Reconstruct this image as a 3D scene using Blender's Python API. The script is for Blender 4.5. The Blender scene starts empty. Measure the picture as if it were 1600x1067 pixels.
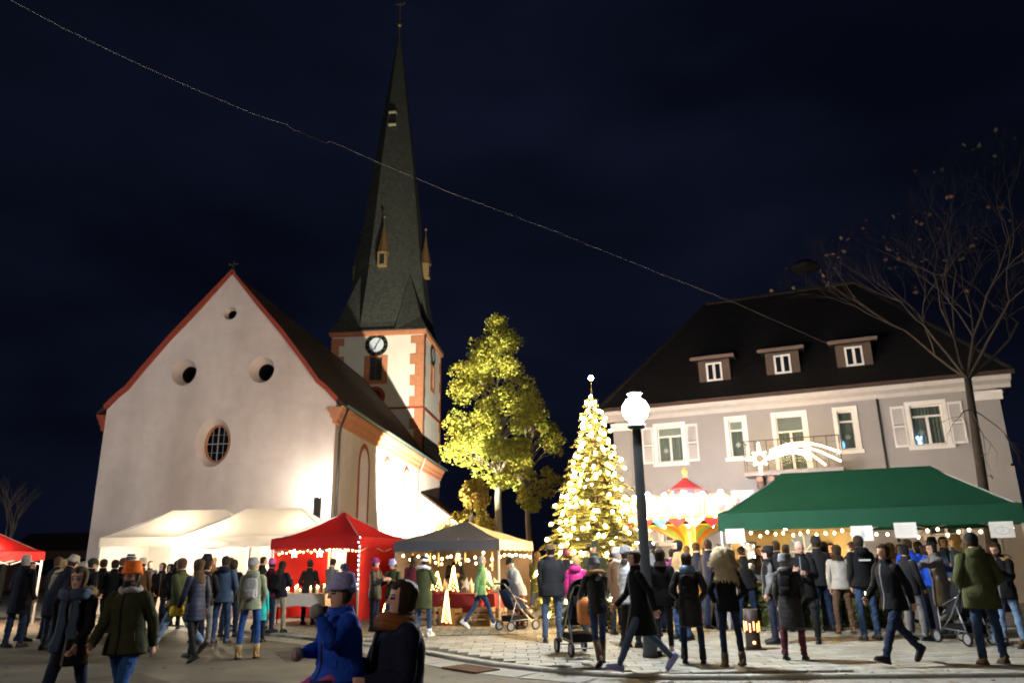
import bpy, bmesh, math, random
import numpy as np
from mathutils import Vector, Matrix, noise
from mathutils.geometry import tessellate_polygon
random.seed(7); np.random.seed(7)
sc = bpy.context.scene
COL = sc.collection
R_ = math.radians
# ---------------------------------------------------------------- camera
CAM_H = 1.6; PITCH = R_(16.3); ROLL = R_(-0.9); FPX = 1167.0
cam = bpy.data.objects.new('camera', bpy.data.cameras.new('camera')); COL.objects.link(cam)
cam.data.sensor_width = 36; cam.data.lens = 36*FPX/1600; cam.data.clip_start = .05; cam.data.clip_end = 2000
CM = Matrix.Rotation(math.pi/2+PITCH, 3, 'X') @ Matrix.Rotation(ROLL, 3, 'Z')
cam.matrix_world = Matrix.Translation((0, 0, CAM_H)) @ CM.to_4x4()
sc.camera = cam
# ---------------------------------------------------------------- world, exposure
w = bpy.data.worlds.new('World'); sc.world = w; w.use_nodes = True
nt = w.node_tree; nt.nodes.clear()
def nd(t, **k):
    n = nt.nodes.new(t)
    for a, b in k.items(): setattr(n, a, b)
    return n
tc = nd('ShaderNodeTexCoord'); sx = nd('ShaderNodeSeparateXYZ'); nt.links.new(tc.outputs['Generated'], sx.inputs[0])
nz = nd('ShaderNodeTexNoise'); nz.inputs['Scale'].default_value = 2.2; nz.inputs['Detail'].default_value = 3
mp = nd('ShaderNodeMapping'); mp.inputs['Scale'].default_value = (1, 1, 2.4)
nt.links.new(tc.outputs['Generated'], mp.inputs[0]); nt.links.new(mp.outputs[0], nz.inputs['Vector'])
cr = nd('ShaderNodeValToRGB')
cr.color_ramp.elements[0].position = .35; cr.color_ramp.elements[0].color = (.0016, .0024, .0062, 1)
cr.color_ramp.elements[1].position = .75; cr.color_ramp.elements[1].color = (.0052, .0070, .0185, 1)
nt.links.new(nz.outputs['Fac'], cr.inputs[0])
sky = nd('ShaderNodeTexSky', sky_type='NISHITA'); sky.sun_disc = False; sky.sun_elevation = R_(-4); sky.sun_rotation = R_(60)
b1 = nd('ShaderNodeBackground'); b1.inputs[1].default_value = 1.0; nt.links.new(cr.outputs[0], b1.inputs[0])
b2 = nd('ShaderNodeBackground'); b2.inputs[1].default_value = .0006; nt.links.new(sky.outputs[0], b2.inputs[0])
ad = nd('ShaderNodeAddShader'); nt.links.new(b1.outputs[0], ad.inputs[0]); nt.links.new(b2.outputs[0], ad.inputs[1])
wo = nd('ShaderNodeOutputWorld'); nt.links.new(ad.outputs[0], wo.inputs[0])
sc.view_settings.view_transform = 'Standard'; sc.view_settings.look = 'None'
sc.view_settings.exposure = 0.0; sc.view_settings.gamma = 1; sc.view_settings.use_curve_mapping = False
try:
    sc.cycles.use_denoising = True; sc.cycles.denoiser = 'OPENIMAGEDENOISE'; sc.cycles.denoising_input_passes = 'RGB_ALBEDO_NORMAL'
    sc.cycles.max_bounces = 5; sc.cycles.diffuse_bounces = 3; sc.cycles.glossy_bounces = 2
    sc.cycles.transmission_bounces = 3; sc.cycles.transparent_max_bounces = 6
    sc.cycles.sample_clamp_indirect = 4.0; sc.cycles.caustics_reflective = False; sc.cycles.caustics_refractive = False
    sc.cycles.use_light_tree = True; sc.cycles.pixel_filter_type = 'BLACKMAN_HARRIS'; sc.cycles.filter_width = 1.9
except Exception as e: print(e)
def lamp_light(name, typ, loc, power, color, size=.1, aim=None, cone=None, blend=.3, parent=None):
    d = bpy.data.lights.new(name, typ); d.energy = power; d.color = color; d.shadow_soft_size = size
    o = bpy.data.objects.new(name, d); COL.objects.link(o); o.location = loc
    if cone: d.spot_size = R_(cone); d.spot_blend = blend
    if aim is not None:
        o.rotation_euler = (Vector(aim)-Vector(loc)).to_track_quat('-Z', 'Y').to_euler()
    return o
# faint moonlight
sun = bpy.data.objects.new('moon_light', bpy.data.lights.new('moon_light', 'SUN')); COL.objects.link(sun)
sun.data.energy = .012; sun.data.angle = R_(.5); sun.data.color = (.8, .87, 1); sun.rotation_euler = (R_(40), 0, R_(-40))
# church floodlight: low on the ground beside the nave, aimed up at the tower
FLOOD = (-2.3, 40.8, .70)
lamp_light('flood_beam', 'SPOT', FLOOD, 48000, (1, .94, .76), .12, (-8.2, 53, 12), 88, .22)
FLOOD2 = (-5.3, 36.6, .60)
lamp_light('tree_flood_beam', 'SPOT', FLOOD2, 62000, (1, .95, .62), .10, (-.6, 40.7, 10.6), 54, .35)
# small wall lamp behind the tents at the right front corner of the church
# ---------------------------------------------------------------- geometry helpers
def ray(px, py): return CM @ Vector(((px-800)/FPX, (533.5-py)/FPX, -1))
def P(px, py, Y):
    d = ray(px, py); return Vector((0, 0, CAM_H)) + d*(Y/d.y)
def G(px, py, z=0.0):
    d = ray(px, py); return Vector((0, 0, CAM_H)) + d*((z-CAM_H)/d.z)
class MB:
    def __init__(s): s.v = []; s.f = []; s.m = []
    def add(s, vs, fs, mi=0):
        b = len(s.v); s.v += [tuple(q) for q in vs]; s.f += [tuple(b+i for i in f) for f in fs]; s.m += [mi]*len(fs)
    def box(s, x0, x1, y0, y1, z0, z1, mi=0):
        s.add([(x0,y0,z0),(x1,y0,z0),(x1,y1,z0),(x0,y1,z0),(x0,y0,z1),(x1,y0,z1),(x1,y1,z1),(x0,y1,z1)],
              [(0,3,2,1),(4,5,6,7),(0,1,5,4),(1,2,6,5),(2,3,7,6),(3,0,4,7)], mi); return s
    def obox(s, c, size, mat3=None, mi=0):
        a, b, d = size[0]/2, size[1]/2, size[2]/2; c = Vector(c); m = mat3 or Matrix.Identity(3)
        vs = [c + m @ Vector((x*a, y*b, z*d)) for z in (-1, 1) for x, y in ((-1,-1),(1,-1),(1,1),(-1,1))]
        s.add(vs, [(0,3,2,1),(4,5,6,7),(0,1,5,4),(1,2,6,5),(2,3,7,6),(3,0,4,7)], mi); return s
    def beam(s, p, q, w_, h_, mi=0, up=(0, 0, 1)):
        p, q = Vector(p), Vector(q); d = (q-p); L = d.length; d.normalize(); u = Vector(up)
        if abs(d.dot(u)) > .98: u = Vector((0, 1, 0))
        x = d.cross(u).normalized(); z = x.cross(d)
        return s.obox((p+q)/2, (w_, L, h_), Matrix((x, d, z)).transposed(), mi)
    def loft(s, rings, mi=0, cap=True, closed=True):
        n = len(rings[0]); vs = [p for r in rings for p in r]; fs = []
        for i in range(len(rings)-1):
            for j in range(n if closed else n-1):
                k = (j+1) % n; fs.append((i*n+j, i*n+k, (i+1)*n+k, (i+1)*n+j))
        if cap and closed:
            fs.append(tuple(range(n-1, -1, -1))); fs.append(tuple((len(rings)-1)*n+j for j in range(n)))
        s.add(vs, fs, mi); return s
    def tube(s, pts, r, n=6, mi=0, cap=True):
        pts = [Vector(p) for p in pts]; rs = r if isinstance(r, (list, tuple)) else [r]*len(pts)
        rings = []; px = None
        for i, p in enumerate(pts):
            d = (pts[min(i+1, len(pts)-1)] - pts[max(i-1, 0)])
            d = d.normalized() if d.length > 1e-9 else Vector((0, 0, 1))
            if px is None: px = d.orthogonal().normalized()
            px = (px - d*px.dot(d))
            px = px.normalized() if px.length > 1e-6 else d.orthogonal().normalized()
            py = d.cross(px)
            rings.append([p + (px*math.cos(2*math.pi*j/n) + py*math.sin(2*math.pi*j/n))*rs[i] for j in range(n)])
        return s.loft(rings, mi, cap)
    def lathe(s, prof, c=(0, 0, 0), n=16, mi=0, cap=True, sx=1, sy=1):
        return s.loft([[(c[0]+r*sx*math.cos(2*math.pi*j/n), c[1]+r*sy*math.sin(2*math.pi*j/n), c[2]+z) for j in range(n)] for r, z in prof], mi, cap)
    def ball(s, c, r, n=8, m=5, mi=0, sc_=(1, 1, 1)):
        pr = []
        for i in range(m+1):
            a = -math.pi/2 + math.pi*i/m; pr.append((max(.02*r, r*math.cos(a)), r*math.sin(a)*sc_[2]))
        return s.lathe(pr, c, n, mi, True, sc_[0], sc_[1])
    def poly(s, outer, holes, fn, mi=0, flip=False):
        """flat polygon with holes; fn maps (a,b) to 3D"""
        loops = [[Vector((a, b, 0)) for a, b in outer]] + [[Vector((a, b, 0)) for a, b in h] for h in holes]
        flat = [p for l in loops for p in l]
        tr = tessellate_polygon(loops)
        s.add([fn(p.x, p.y) for p in flat], [t if not flip else t[::-1] for t in tr], mi); return s
    def band(s, la, lb, mi=0):
        """quads between two closed loops of 3D points"""
        n = len(la); s.add(list(la)+list(lb), [(j, (j+1) % n, n+(j+1) % n, n+j) for j in range(n)], mi); return s
    def prism(s, poly2, fa, fb, mi=0):
        s.poly(poly2, [], fa, mi); s.poly(poly2, [], fb, mi, True)
        s.band([fa(*p) for p in poly2], [fb(*p) for p in poly2], mi); return s
    def mesh(s, name, mats, smooth=False):
        me = bpy.data.meshes.new(name); me.from_pydata([tuple(q) for q in s.v], [], s.f)
        for m in (mats if isinstance(mats, (list, tuple)) else [mats]): me.materials.append(m)
        if any(s.m): me.polygons.foreach_set('material_index', s.m)
        me.update()
        bm = bmesh.new(); bm.from_mesh(me); bmesh.ops.recalc_face_normals(bm, faces=bm.faces); bm.to_mesh(me); bm.free()
        if smooth: me.polygons.foreach_set('use_smooth', [True]*len(me.polygons))
        return me
    def build(s, name, mats, parent=None, smooth=False, loc=None, rz=0):
        return link(name, s.mesh(name, mats, smooth), parent, loc, rz)
def link(name, data, parent=None, loc=None, rz=0):
    o = bpy.data.objects.new(name, data); COL.objects.link(o)
    if parent: o.parent = parent
    if loc is not None: o.location = loc
    if rz: o.rotation_euler = (0, 0, rz)
    return o
def tag(o, label=None, cat=None, group=None, kind=None):
    if label: o['label'] = label
    if cat: o['category'] = cat
    if group: o['group'] = group
    if kind: o['kind'] = kind
    return o
def thing(name, label, cat, loc=(0, 0, 0), rz=0, group=None):
    o = link(name, None, None, loc, rz); o.empty_display_size = .2; return tag(o, label, cat, group)
def auto_smooth(o, ang=40):
    me = o.data; me.polygons.foreach_set('use_smooth', [True]*len(me.polygons))
    try: me.set_sharp_from_angle(angle=R_(ang))
    except Exception: pass
    return o
# ---------------------------------------------------------------- materials
_mats = {}
def M(name, col=(.5, .5, .5), rough=.8, var=.2, scale=4.0, bump=0.0, bscale=60.0, metal=0.0, emit=None, es=0.0, trans=0.0, stain=0.0, spec=.3, aniso=None):
    if name in _mats: return _mats[name]
    m = bpy.data.materials.new(name); m.use_nodes = True; t = m.node_tree; t.nodes.clear()
    N = t.nodes.new; L = t.links.new
    out = N('ShaderNodeOutputMaterial'); p = N('ShaderNodeBsdfPrincipled')
    p.inputs['Roughness'].default_value = rough; p.inputs['Metallic'].default_value = metal
    p.inputs['Specular IOR Level'].default_value = spec
    c = (*col, 1)
    tcn = N('ShaderNodeTexCoord')
    if var > 0:
        n1 = N('ShaderNodeTexNoise'); n1.inputs['Scale'].default_value = scale; n1.inputs['Detail'].default_value = 6; n1.inputs['Roughness'].default_value = .65
        if aniso:
            mpn = N('ShaderNodeMapping'); mpn.inputs['Scale'].default_value = aniso
            L(tcn.outputs['Object'], mpn.inputs[0]); L(mpn.outputs[0], n1.inputs['Vector'])
        else: L(tcn.outputs['Object'], n1.inputs['Vector'])
        r = N('ShaderNodeMapRange'); r.inputs[1].default_value = .3; r.inputs[2].default_value = .7
        r.inputs[3].default_value = 1-var; r.inputs[4].default_value = 1+var
        L(n1.outputs['Fac'], r.inputs[0])
        mx = N('ShaderNodeMix'); mx.data_type = 'RGBA'; mx.blend_type = 'MULTIPLY'; mx.inputs[0].default_value = 1
        mx.inputs[6].default_value = c; cb = N('ShaderNodeCombineColor')
        for i in range(3): L(r.outputs[0], cb.inputs[i])
        L(cb.outputs[0], mx.inputs[7]); src = mx.outputs[2]
        if stain > 0:
            n2 = N('ShaderNodeTexNoise'); n2.inputs['Scale'].default_value = scale*.23; n2.inputs['Detail'].default_value = 8
            mp2 = N('ShaderNodeMapping'); mp2.inputs['Scale'].default_value = (1, 1, .35); L(tcn.outputs['Object'], mp2.inputs[0]); L(mp2.outputs[0], n2.inputs['Vector'])
            r2 = N('ShaderNodeMapRange'); r2.inputs[1].default_value = .42; r2.inputs[2].default_value = .68; r2.inputs[3].default_value = 0; r2.inputs[4].default_value = stain
            L(n2.outputs['Fac'], r2.inputs[0])
            m3 = N('ShaderNodeMix'); m3.data_type = 'RGBA'; L(r2.outputs[0], m3.inputs[0]); L(src, m3.inputs[6]); m3.inputs[7].default_value = (col[0]*.5, col[1]*.46, col[2]*.42, 1); src = m3.outputs[2]
        L(src, p.inputs['Base Color'])
    else:
        p.inputs['Base Color'].default_value = c; src = None
    if bump > 0:
        n3 = N('ShaderNodeTexNoise'); n3.inputs['Scale'].default_value = bscale; n3.inputs['Detail'].default_value = 4
        if aniso:
            mp3 = N('ShaderNodeMapping'); mp3.inputs['Scale'].default_value = aniso; L(tcn.outputs['Object'], mp3.inputs[0]); L(mp3.outputs[0], n3.inputs['Vector'])
        else: L(tcn.outputs['Object'], n3.inputs['Vector'])
        bp = N('ShaderNodeBump'); bp.inputs['Strength'].default_value = bump; bp.inputs['Distance'].default_value = .02
        L(n3.outputs['Fac'], bp.inputs['Height']); L(bp.outputs[0], p.inputs['Normal'])
    if emit is not None:
        p.inputs['Emission Color'].default_value = (*emit, 1); p.inputs['Emission Strength'].default_value = es
    if trans > 0:
        tr = N('ShaderNodeBsdfTranslucent'); ms = N('ShaderNodeMixShader'); ms.inputs[0].default_value = trans
        if src: L(src, tr.inputs[0])
        else: tr.inputs[0].default_value = c
        L(p.outputs[0], ms.inputs[1]); L(tr.outputs[0], ms.inputs[2]); L(ms.outputs[0], out.inputs[0])
    else: L(p.outputs[0], out.inputs[0])
    _mats[name] = m; return m
def courses(name, col, step, axis='Z', strength=.6, rough=.75, step2=None, var=.25):
    """rows of slates or tiles: brick texture used for fine relief and tint only"""
    if name in _mats: return _mats[name]
    m = M(name, col, rough, var, 3.0); t = m.node_tree; N = t.nodes.new; L = t.links.new
    p = [n for n in t.nodes if n.type == 'BSDF_PRINCIPLED'][0]
    tcn = N('ShaderNodeTexCoord'); sp = N('ShaderNodeSeparateXYZ'); L(tcn.outputs['Object'], sp.inputs[0])
    ds = N('ShaderNodeMath'); ds.operation = 'ADD'; L(sp.outputs[0], ds.inputs[0]); L(sp.outputs[1], ds.inputs[1])
    cb = N('ShaderNodeCombineXYZ'); L(ds.outputs[0], cb.inputs[0]); L(sp.outputs[2], cb.inputs[1])
    br = N('ShaderNodeTexBrick'); br.inputs['Scale'].default_value = 1; br.inputs['Brick Width'].default_value = step2 or step*1.1; br.inputs['Row Height'].default_value = step
    br.inputs['Mortar Size'].default_value = step*.12; br.inputs['Mortar Smooth'].default_value = .6
    br.inputs['Color1'].default_value = (1, 1, 1, 1); br.inputs['Color2'].default_value = (.6, .6, .6, 1); br.inputs['Mortar'].default_value = (.25, .25, .25, 1)
    L(cb.outputs[0], br.inputs['Vector'])
    old = p.inputs['Base Color'].links[0].from_socket
    mx = N('ShaderNodeMix'); mx.data_type = 'RGBA'; mx.blend_type = 'MULTIPLY'; mx.inputs[0].default_value = .8
    L(old, mx.inputs[6]); L(br.outputs['Color'], mx.inputs[7]); L(mx.outputs[2], p.inputs['Base Color'])
    bp = N('ShaderNodeBump'); bp.inputs['Strength'].default_value = strength; bp.inputs['Distance'].default_value = .03
    L(br.outputs['Color'], bp.inputs['Height']); L(bp.outputs[0], p.inputs['Normal']); return m
def glassmat(name, tint=(.02, .025, .03), mixf=.55):
    if name in _mats: return _mats[name]
    m = bpy.data.materials.new(name); m.use_nodes = True; t = m.node_tree; t.nodes.clear(); N = t.nodes.new; L = t.links.new
    out = N('ShaderNodeOutputMaterial'); g = N('ShaderNodeBsdfGlossy'); g.inputs['Roughness'].default_value = .05; g.inputs[0].default_value = (.8, .85, .9, 1)
    tr = N('ShaderNodeBsdfTransparent'); tr.inputs[0].default_value = (.75, .8, .8, 1); fr = N('ShaderNodeFresnel'); fr.inputs[0].default_value = 1.5
    ms = N('ShaderNodeMixShader'); L(fr.outputs[0], ms.inputs[0]); L(tr.outputs[0], ms.inputs[1]); L(g.outputs[0], ms.inputs[2]); L(ms.outputs[0], out.inputs[0])
    _mats[name] = m; return m
def E(name, col, s): return M(name, (.8, .8, .8), .5, 0, emit=col, es=s)
PLASTER = M('church_plaster', (.74, .62, .555), .9, .08, 1.6, .35, 35, stain=.5)
TOWERPL = M('tower_plaster', (.74, .70, .60), .9, .05, 1.2, .15, 30, stain=.05)
SAND = M('red_sandstone', (.50, .20, .10), .85, .14, 3, .3, 25)
REDTRIM = M('red_painted_trim', (.30, .055, .03), .75, .15, 4)
SLATE = courses('spire_slate', (.085, .090, .075), .22, strength=.5, rough=.6)
TILE = courses('church_roof_tile', (.07, .038, .024), .22, strength=.5)
TILE2 = courses('house_roof_tile', (.017, .015, .016), .2, strength=.5)
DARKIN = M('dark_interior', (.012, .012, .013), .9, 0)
GLASS = glassmat('window_glass')
ZINC = M('zinc_gutter', (.12, .17, .15), .5, .15, 6, metal=.5)
PIPE = M('dark_downpipe', (.035, .03, .028), .5, .1, 6)
HOUSEW = M('house_render', (.33, .312, .295), .9, .05, 1.5, .2, 40, stain=.08)
WHITEP = M('white_paint', (.80, .76, .70), .5, .05, 4)
ASPH = M('asphalt', (.135, .122, .092), .85, .25, 1.2, .5, 90, stain=.3)
ASPHD = M('asphalt_patch', (.075, .064, .050), .85, .25, 1.5, .5, 90)
# ================================================================ ground
def catmull(pts, n=8):
    out = []; q = [pts[0]] + pts + [pts[-1]]
    for i in range(1, len(q)-2):
        for k in range(n):
            t = k/n; p0, p1, p2, p3 = [np.array(a, float) for a in q[i-1:i+3]]
            out.append(tuple(.5*(2*p1+(p2-p0)*t+(2*p0-5*p1+4*p2-p3)*t*t+(3*p1-p0-3*p2+p3)*t**3)))
    out.append(tuple(pts[-1])); return out
KERB = catmull([(-30, 31), (-14, 24.6), (-9, 21.4), (-6.0, 18.75), (-4.14, 17.0), (-1.9, 14.67), (-.3, 12.55), (1.84, 11.1), (4.22, 10.9), (7, 10.8), (14, 10.6), (40, 9.5)])
def kerb_y(x):
    for a, b in zip(KERB, KERB[1:]):
        if a[0] <= x <= b[0]: return a[1] + (b[1]-a[1])*(x-a[0])/(b[0]-a[0])
    return KERB[0][1] if x < 0 else KERB[-1][1]
PZ = .06
def gz(x, y): return PZ if y > kerb_y(x)-.02 else 0.0
g = MB(); g.add([(-150, -60, 0), (150, -60, 0), (150, 240, 0), (-150, 240, 0)], [(0, 1, 2, 3)])
tag(g.build('road', ASPH), kind='structure')
def flat(name, pts, z, mat, kind='structure'):
    b = MB(); b.poly([(p[0], p[1]) for p in pts], [], lambda x, y: (x, y, z)); return tag(b.build(name, mat), kind=kind)
flat('asphalt_patch', [(-9.5, 11.2), (-7.2, 11.6), (-5.9, 12.6), (-4.9, 11.5), (-3.7, 11.6), (-2.6, 11.0), (-3.4, 6), (-10, 6)], .004, ASPHD)
flat('asphalt_patch', [(-4.6, 15.2), (-3.6, 15.7), (-2.75, 14.5), (-3.9, 13.6)], .004, M('asphalt_patch_brown', (.07, .058, .045), .85, .25, 2, .5, 90))
CONC = M('gutter_concrete', (.27, .26, .22), .85, .12, 3, .3, 60, stain=.25)
# tar seams in the road
ts = MB()
for a, b in (((-8, 15.0), (-3.0, 16.2)), ((-7, 13.6), (-3.4, 14.5)), ((-12, 17.3), (-5.5, 17.6))):
    d = Vector((b[0]-a[0], b[1]-a[1], 0)).normalized(); n_ = Vector((-d.y, d.x, 0))*.035
    pts = [Vector((a[0]+(b[0]-a[0])*i/10, a[1]+(b[1]-a[1])*i/10+.05*math.sin(i*1.7), .004)) for i in range(11)]
    for p, q in zip(pts, pts[1:]): ts.add([p-n_, q-n_, q+n_, p+n_], [(0, 1, 2, 3)])
tag(ts.build('tar_seam', ASPHD), kind='structure')
# gutter slabs + kerb stones along the curve
gut = tag(link('gutter', None), kind='structure'); krb = tag(link('kerb', None), kind='structure')
GRAN = M('kerb_granite', (.34, .33, .28), .8, .15, 8, .4, 80)
def resample(poly, step):
    out = [Vector((*poly[0], 0))]; acc = 0
    for a, b in zip(poly, poly[1:]):
        a, b = Vector((*a, 0)), Vector((*b, 0)); L = (b-a).length; t = step-acc
        while t <= L: out.append(a+(b-a)*t/L); t += step
        acc = (acc+L) % step
    return out
KP = resample([k for k in KERB if -13 < k[0] < 16], 1.0)
GRATE = G(735, 1046)
for a, b in zip(KP, KP[1:]):
    d = (b-a).normalized(); n_ = Vector((-d.y, d.x, 0)); a2, b2 = a+d*.006, b-d*.006
    m = MB(); vs = []
    for z, o0 in ((-.05, 0), (.045, 0), (.064, .015)):
        for p in (a2, b2): vs.append(p+n_*o0+Vector((0, 0, z)))
    for z in (.064, -.05):
        for p in (a2, b2): vs.append(p+n_*.16+Vector((0, 0, z)))
    m.add(vs, [(0, 1, 3, 2), (2, 3, 5, 4), (4, 5, 7, 6), (6, 7, 9, 8), (0, 2, 4, 6, 8), (1, 9, 7, 5, 3)])
    m.build('kerb_stone', GRAN, krb)
    mid = (a+b)/2 - n_*.35
    m = MB(); q = [a2-n_*.05, b2-n_*.05, b2-n_*.62, a2-n_*.62]
    m.add([p+Vector((0, 0, .0)) for p in q]+[p+Vector((0, 0, .008 if i > 1 else .012)) for i, p in enumerate(q)], [(4, 5, 6, 7), (0, 4, 7, 3), (1, 2, 6, 5), (0, 1, 5, 4), (2, 3, 7, 6)])
    m.build('gutter_slab', CONC, gut)
gt = thing('drain_grate', 'dark rusty iron drain grate set in the pale gutter strip', 'drain grate', (GRATE.x, GRATE.y, .012), math.atan2(-.75, .65))
RUST = M('rusty_iron', (.10, .055, .035), .7, .3, 12, .4, 50, metal=.4)
m = MB(); m.box(-.42, .42, -.24, -.20, 0, .02); m.box(-.42, .42, .20, .24, 0, .02); m.box(-.42, -.38, -.2, .2, 0, .02); m.box(.38, .42, -.2, .2, 0, .02); m.build('frame', RUST, gt)
m = MB(); m.box(-.38, .38, -.2, .2, .001, .006); m.build('pit', DARKIN, gt)
for i in range(11): m = MB(); x = -.34+i*.068; m.box(x-.02, x+.02, -.2, .2, .007, .018); m.build('bar', RUST, gt)
# paved square: bedding, pavers, and plain paving where pieces are too small to tell apart
flat('pavement_bed', [k for k in KERB if -31 < k[0] < 41] + [(40, 60), (-30, 60)], .028, M('paving_bed', (.055, .05, .042), .95, .2, 5))
FARY = 17.4
pv = tag(link('pavement', None), kind='structure')
PAVM = [M('paver_%s' % n, c, .85, .16, 9, .35, 70, stain=.3) for n, c in (('grey', (.30, .29, .245)), ('pale', (.34, .33, .28)), ('sand', (.28, .26, .21)))]
def paver_geo(L_, D_, h):
    a, d, c = L_/2, D_/2, .05; b = .012
    base = [(-a, -d), (a-c, -d), (a-c, -d+c), (a, -d+c), (a, d), (-a, d)]
    top = [(-a+b, -d+b), (a-c-b, -d+b), (a-c-b, -d+c+b), (a-b, -d+c+b), (a-b, d-b), (-a+b, d-b)]
    m = MB(); m.loft([[(x, y, h-.03) for x, y in base], [(x, y, h-.008) for x, y in base], [(x, y, h) for x, y in top]]); return m
PL, PD = .40, .30
slots = []
for r in range(40):
    y = 10.9+r*(PD+.010); off = (r % 2)*.2 + random.uniform(-.02, .02)
    x = -6.4+off
    while x < 13:
        if kerb_y(x-.2)+.17+PD/2 < y and kerb_y(x+.2)+.17+PD/2 < y and y < FARY-.0: slots.append((x, y))
        x += PL+.012
slots.sort(key=lambda s: (s[0]*s[0]+s[1]*s[1]) if -1.5 < s[0] < 9.6 else 9e9)
pmesh = [paver_geo(PL, PD, .03).mesh('paver', m) for m in PAVM]
restm = MB()
for i, (x, y) in enumerate(slots):
    dz = random.uniform(-.004, .003)
    if i < 300:
        o = link('paver', random.choice(pmesh), pv, (x, y, PZ-.0305+dz), random.uniform(-.012, .012))
    else:
        t = paver_geo(PL, PD, .03); restm.add([(a+x, b+y, c+PZ-.0305+dz) for a, b, c in t.v], t.f, random.randrange(3))
tag(restm.build('pavers_beyond', PAVM, pv), kind='stuff')
farm = courses('far_paving', (.30, .285, .23), .3, strength=.3, rough=.85, step2=.4)
_p = [n for n in farm.node_tree.nodes if n.type == 'TEX_BRICK'][0]
_c = [n for n in farm.node_tree.nodes if n.type == 'COMBXYZ'][0]; _s = [n for n in farm.node_tree.nodes if n.type == 'SEPXYZ'][0]
for l in list(_c.inputs[0].links)+list(_c.inputs[1].links): farm.node_tree.links.remove(l)
farm.node_tree.links.new(_s.outputs[0], _c.inputs[0]); farm.node_tree.links.new(_s.outputs[1], _c.inputs[1])
fp = [k for k in KERB if k[1] > FARY+.2 and k[0] < 0]
flat('far_pavement', [(k[0]+.12, k[1]+.14) for k in fp] + [(-4.4, FARY), (40, FARY), (40, 60), (-30, 60)], PZ-.001, farm)

# ================================================================ church
CO = (-8.19, 34.0); CRZ = math.atan2(-.0866, .9962)
church = thing('church', 'pale pink plastered village church nave with curved gable and dark tiled roof', 'church', (*CO, 0), CRZ)
half = [(.0, 8.75), (-.5, 9.29), (-.96, 9.67), (-1.66, 10.61), (-2.77, 12.03), (-4.19, 13.65), (-5.6, 15.40)]
prof = half + [(-11.2-x, z) for x, z in half[-2::-1]]           # right eave -> apex -> left eave
def circ(cx, cz, rx, rz_=None, n=28): return [(cx+rx*math.cos(2*math.pi*i/n), cz+(rz_ or rx)*math.sin(2*math.pi*i/n)) for i in range(n)]
F = lambda y: (lambda x, z: (x, y, z))
oc = [((-5.55, 13.35), .34, .34, .23, .23, .35), ((-7.56, 10.47), .62, .66, .40, .42, .6), ((-3.72, 10.45), .62, .66, .40, .42, .6), ((-5.78, 7.05), .86, 1.14, .62, .90, .48)]
m = MB(); m.poly([(-11.2, 0), (0, 0)] + prof, [circ(c[0], c[1], a, b) for c, a, b, *_ in oc], F(0)); m.build('gable_wall', PLASTER, church)
for k, (c, a, b, a2, b2, dep) in enumerate(oc):
    m = MB(); l0 = [(x, 0, z) for x, z in circ(*c, a, b)]; l1 = [(x, dep, z) for x, z in circ(*c, a2, b2)]
    m.band(l0, l1); op = auto_smooth(m.build('round_opening', PLASTER, church))
    if k < 3:
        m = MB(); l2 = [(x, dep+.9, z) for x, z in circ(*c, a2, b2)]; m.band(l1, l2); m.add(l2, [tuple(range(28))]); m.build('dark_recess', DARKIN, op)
    else:
        m = MB(); q0 = [(x, dep-.03, z) for x, z in circ(*c, a2, b2)]; q1 = [(x, dep-.03, z) for x, z in circ(*c, a2-.09, b2-.09)]; q2 = [(x, dep+.08, z) for x, z in circ(*c, a2-.09, b2-.09)]
        m.band(q0, q1); m.band(q1, q2); m.build('frame', SAND, op)
        m = MB(); m.add([(x, dep+.06, z) for x, z in circ(*c, a2-.05, b2-.05)], [tuple(range(28))]); m.build('pane', glassmat('window_glass'), op)
        m = MB(); m.box(c[0]-.02, c[0]+.02, dep+.01, dep+.05, c[1]-b2+.1, c[1]+b2-.1); m.box(c[0]-a2+.1, c[0]-.021, dep+.01, dep+.05, c[1]-.02, c[1]+.02); m.box(c[0]+.021, c[0]+a2-.1, dep+.01, dep+.05, c[1]-.02, c[1]+.02)
        for dx in (-.27, .27): m.box(c[0]+dx-.008, c[0]+dx+.008, dep+.012, dep+.04, c[1]-b2*.82, c[1]+b2*.82)
        for dz in (-.42, .42): m.box(c[0]-a2*.8, c[0]+a2*.8, dep+.041, dep+.05, c[1]+dz-.008, c[1]+dz+.008)
        m.build('glazing_bars', M('grey_bars', (.35, .36, .38), .6, .05), op)
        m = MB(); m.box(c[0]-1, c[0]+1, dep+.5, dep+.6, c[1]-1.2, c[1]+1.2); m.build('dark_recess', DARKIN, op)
# long right wall with arched windows
wins = [(4.1, 5.7), (8.9, 10.5), (13.8, 15.4)]
def arch(y0, y1, z0, z1, n=10):
    r = (y1-y0)/2; c = (y0+y1)/2
    return [(y0, z0), (y1, z0)] + [(c+r*math.cos(math.pi*i/n), z1-r*1.25+1.25*r*math.sin(math.pi*i/n)) for i in range(n+1)]
WX = lambda x: (lambda y, z: (x, y, z))
m = MB(); m.poly([(0, 0), (26.2, 0), (26.2, 8.7), (0, 8.7)], [arch(a, b, 2.0, 7.3) for a, b in wins], WX(0)); m.build('nave_wall', PLASTER, church)
m = MB(); m.add([(-11.2, 0, 0), (-11.2, 26.2, 0), (-11.2, 26.2, 8.75), (-11.2, 0, 8.75)], [(0, 1, 2, 3)]); m.build('nave_wall', PLASTER, church)
m = MB(); m.poly([(-11.2, 0), (0, 0)] + prof, [], F(26.2)); m.build('end_wall', PLASTER, church)
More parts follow.
